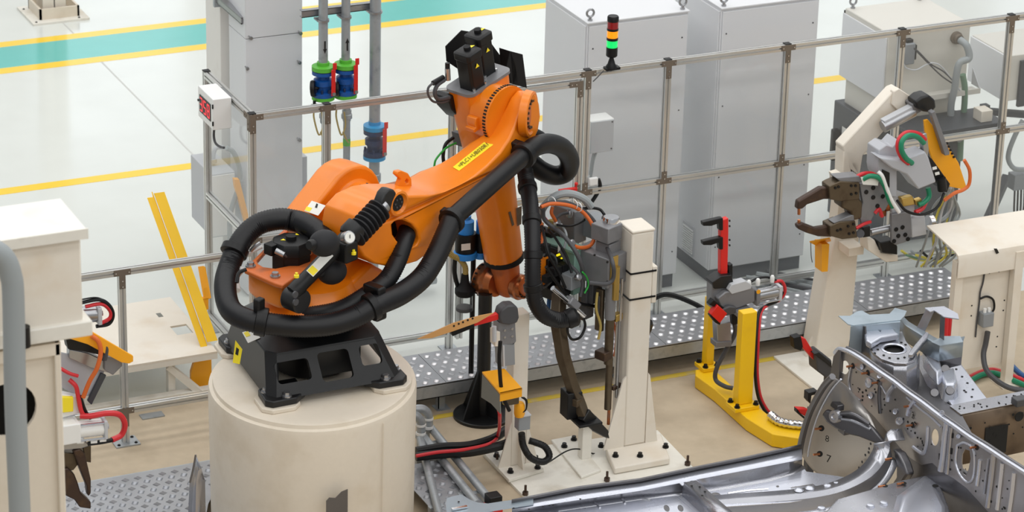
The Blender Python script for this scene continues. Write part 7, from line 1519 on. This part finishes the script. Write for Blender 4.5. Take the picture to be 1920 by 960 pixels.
ca, cb_ = at(142,806,y=YQ-0.02), at(194,800,y=YQ-0.02); obj('air_cylinder', B().cyl(ca, cb_, 0.052, n=24), 'white_plastic', lg); obj('cylinder_end', B().cbox(cb_, (0.022,0.115,0.12)), 'grey_light', lg, bevel=0.005); obj('cylinder_end', B().cbox(ca, (0.03,0.12,0.13)), 'white_plastic', lg, bevel=0.006); obj('cylinder_body', B().cbox(at(125,808,y=YQ-0.02), (0.11,0.12,0.13)), 'white_plastic', lg, bevel=0.008)
for dz in (0.05,-0.05): obj('tie_rod', B().cyl(ca+V((0,-0.05,dz)), cb_+V((0,-0.05,dz)), 0.007, n=8), 'chrome', lg)
obj('cylinder_nut', B().cyl(cb_, cb_+X*0.03, 0.02, n=6), 'grey_light', lg)
for px, py in ((192,825),(175,828),(150,828)): obj('air_fitting', B().cyl(at(px-6,py,y=YQ-0.05), at(px+6,py-1,y=YQ-0.05), 0.016, n=10), 'white_plastic', lg)
lp('hinge_block', ((112,828),(160,826),(168,836),(150,842),(112,845)), -0.03, 0.08, 'steel')
lp('upper_jaw', ((138,846),(150,842),(160,852),(171,900),(171,925),(166,932),(163,912),(150,880)), -0.04, 0.06, 'bronze_dark', None, 0.008); lp('lower_jaw', ((113,880),(128,878),(140,890),(146,905),(152,925),(171,942),(171,955),(150,952),(140,938),(124,930),(114,915)), -0.02, 0.07, 'bronze_dark', None, 0.008); lp('jaw_block', ((112,848),(140,850),(146,872),(138,882),(112,885)), 0.0, 0.08, 'bronze'); lp('side_block', ((155,838),(171,836),(171,868),(160,866)), 0.02, 0.06, 'bronze')
for pts, r_, m__ in ((((172,630,-0.06),(184,640,-0.07),(189,660,-0.08),(182,690,-0.08),(168,715,-0.06),(156,745,-0.04)),0.014,'orange_hose'),(((150,780,-0.03),(170,780,-0.05),(200,775,-0.05),(224,778,-0.04),(234,795,-0.03),(228,815,-0.02),(210,825,-0.04)),0.018,'red_hose'),(((210,825,-0.05),(190,829,-0.05),(165,832,-0.05)),0.014,'black'),(((130,712,0),(142,724,-0.02),(146,740,-0.02),(152,770,-0.03),(160,782,-0.03)),0.014,'red_hose'),(((150,742,-0.02),(160,770,-0.02),(170,785,-0.02)),0.010,'black'),(((195,640,-0.02),(200,655,-0.03),(196,675,-0.03)),0.014,'dark_grey'),(((112,690,0),(130,700,-0.02),(146,705,-0.02)),0.011,'red_hose')): lt('gun_hose', pts, r_, m__)
obj('gun_mount', B().box(at(112,800,y=YQ+0.08)+V((-0.5,0,-0.05)), X*0.6, Y*0.06, Z*0.1), 'tool_grey', lg)
YA = -2.3
cl = thing('air_cylinder', 'short aluminium air cylinder with red hose behind the left column', 'cylinder', at(170,610,y=YA))
c0_, c1_ = at(130,592,y=YA), at(183,588,y=YA); obj('barrel', B().cyl(c0_, c1_, 0.05, n=20), 'steel', cl); obj('end_block', B().cbox(c1_, (0.025,0.11,0.11)), 'grey_light', cl, bevel=0.005); obj('nut', B().cyl(c1_, c1_+X*0.03, 0.018, n=6), 'steel', cl)
for pts, r_, m__ in ((((150,568),(185,562),(204,572),(212,590),(204,607),(180,612)),0.012,'black'),(((160,575),(190,570),(206,582),(206,596),(190,606)),0.012,'red_hose'),(((150,562),(180,558),(200,566),(208,575)),0.005,'black')): obj('hose', B().tube([at(px,py,y=YA-0.03) for px, py in pts], r_, 8), m__, cl)
obj('mount', B().box(c0_+V((-0.7,-0.03,-0.04)), X*0.72, Y*0.06, Z*0.08), 'tool_grey', cl)
t = thing('cable_loop', 'black and red cables looping behind the top of the left column', 'cable', at(25,400,y=-2.4))
obj('black_cable', B().tube([at(px,py,y=-2.4) for px, py in ((-20,400),(5,396),(30,390),(48,389),(58,393))], 0.018, 8), 'black', t); obj('red_cable', B().tube([at(px,py,y=-2.42) for px, py in ((20,396),(45,394),(60,398))], 0.014, 8), 'red_hose', t); obj('white_tube', B().tube([at(px,py,y=-2.4) for px, py in ((-10,396),(20,390),(35,396))], 0.008, 8), 'white_plastic', t)

# ================================================================== big cream column in the left foreground
YF = -6.2
def lf(px, py, dy=0.0): return at(px, py, y=YF+dy)
zc1 = lf(150,650).z; fc = thing('machine_column', 'big blurred cream machine column cut off by the left edge', 'column', (lf(60,700).x,YF+0.2,0))
xr4 = lf(155,560).x; x_l = lf(-60,560).x; zt1 = lf(155,432).z; zb1 = lf(155,632).z
obj('head_box', B().box((x_l,YF,zb1), X*(xr4-x_l), Y*0.35, Z*(zt1-zb1)), 'beige', fc, bevel=0.01)
obj('cap', B().box((x_l,YF-0.03,zt1), X*(xr4-x_l+0.02), Y*0.40, Z*0.02), 'column_white', fc, bevel=0.006); obj('cap_lip', B().box((x_l,YF-0.035,zt1-0.03), X*(xr4-x_l+0.026), Y*0.01, Z*0.05), 'white_plate', fc)
obj('band', B().box((x_l,YF-0.03,lf(150,628).z), X*(xr4-x_l+0.035), Y*0.40, Z*(lf(150,600).z-lf(150,628).z)), 'white_plate', fc, bevel=0.006)
xr5 = lf(118,800).x
ctr = (lf(18,772)); rr5 = 0.135; n_ = 24
z_top5 = lf(118,640).z
hole_ = [V((ctr.x+rr5*math.cos(2*math.pi*k/n_), YF+0.02, ctr.z+rr5*math.sin(2*math.pi*k/n_))) for k in range(n_)]
obj('front_plate', B().prism([V((x_l,YF+0.02,0)),V((xr5,YF+0.02,0)),V((xr5,YF+0.02,z_top5)),V((x_l,YF+0.02,z_top5))], Y*0.02, [hole_]), 'beige_cast', fc)
obj('rim_frame', B().box((xr5-0.03,YF-0.01,0), X*0.03, Y*0.3, Z*z_top5), 'beige_cast', fc, bevel=0.006); obj('top_frame', B().box((x_l,YF-0.01,z_top5-0.06), X*(xr5-x_l), Y*0.03, Z*0.06), 'beige_cast', fc)
obj('inner_back', B().box((x_l,YF+0.28,0), X*(xr5-x_l-0.03), Y*0.01, Z*z_top5), 'hole_shade', fc); obj('bumper', B().cyl(lf(44,612,-0.04), lf(44,612,-0.04)-Z*0.1, 0.03, n=14), 'black', fc)
hr = thing('grab_rail', 'blurred grey bent tube rail in the extreme left foreground', 'rail', (lf(28,900,-0.35).x,YF-0.35,0))
p_ = [lf(-30,462,-0.35),lf(-6,472,-0.35),lf(10,488,-0.35),lf(20,515,-0.35),lf(25,560,-0.35),lf(29,760,-0.35)]; q_ = lf(29,760,-0.35)
obj('tube', B().tube(p_+[V((q_.x,q_.y,q_.z-0.6)),V((q_.x,q_.y,0.0))], 0.05, 16, 6), 'grey_hose', hr)
# torn sheet piece left of the pedestal
yt_ = -3.1
tt = thing('sheet_fin', 'curled grey sheet-metal fin left of the pedestal foot', 'sheet metal', at(370,1000,y=yt_))
g_ = [[at(px,py,y=yt_+dy) for px, py, dy in row] for row in (((367,853,0.05),(368,856,0.02),(369,860,0.0)),((362,880,0.06),(372,882,0.01),(378,880,0.0)),((356,905,0.08),(368,902,0.0),(384,900,0.02)),((352,1000,0.1),(366,1000,0.0),(386,1000,0.04)))]
obj('fin', B().sheet(g_), 'sheet_metal', tt, solid=0.005); obj('fin_edge', B().tube([at(px,py,y=yt_) for px, py in ((356,905),(362,880),(367,853))], 0.006, 6), 'sheet_dark', tt)
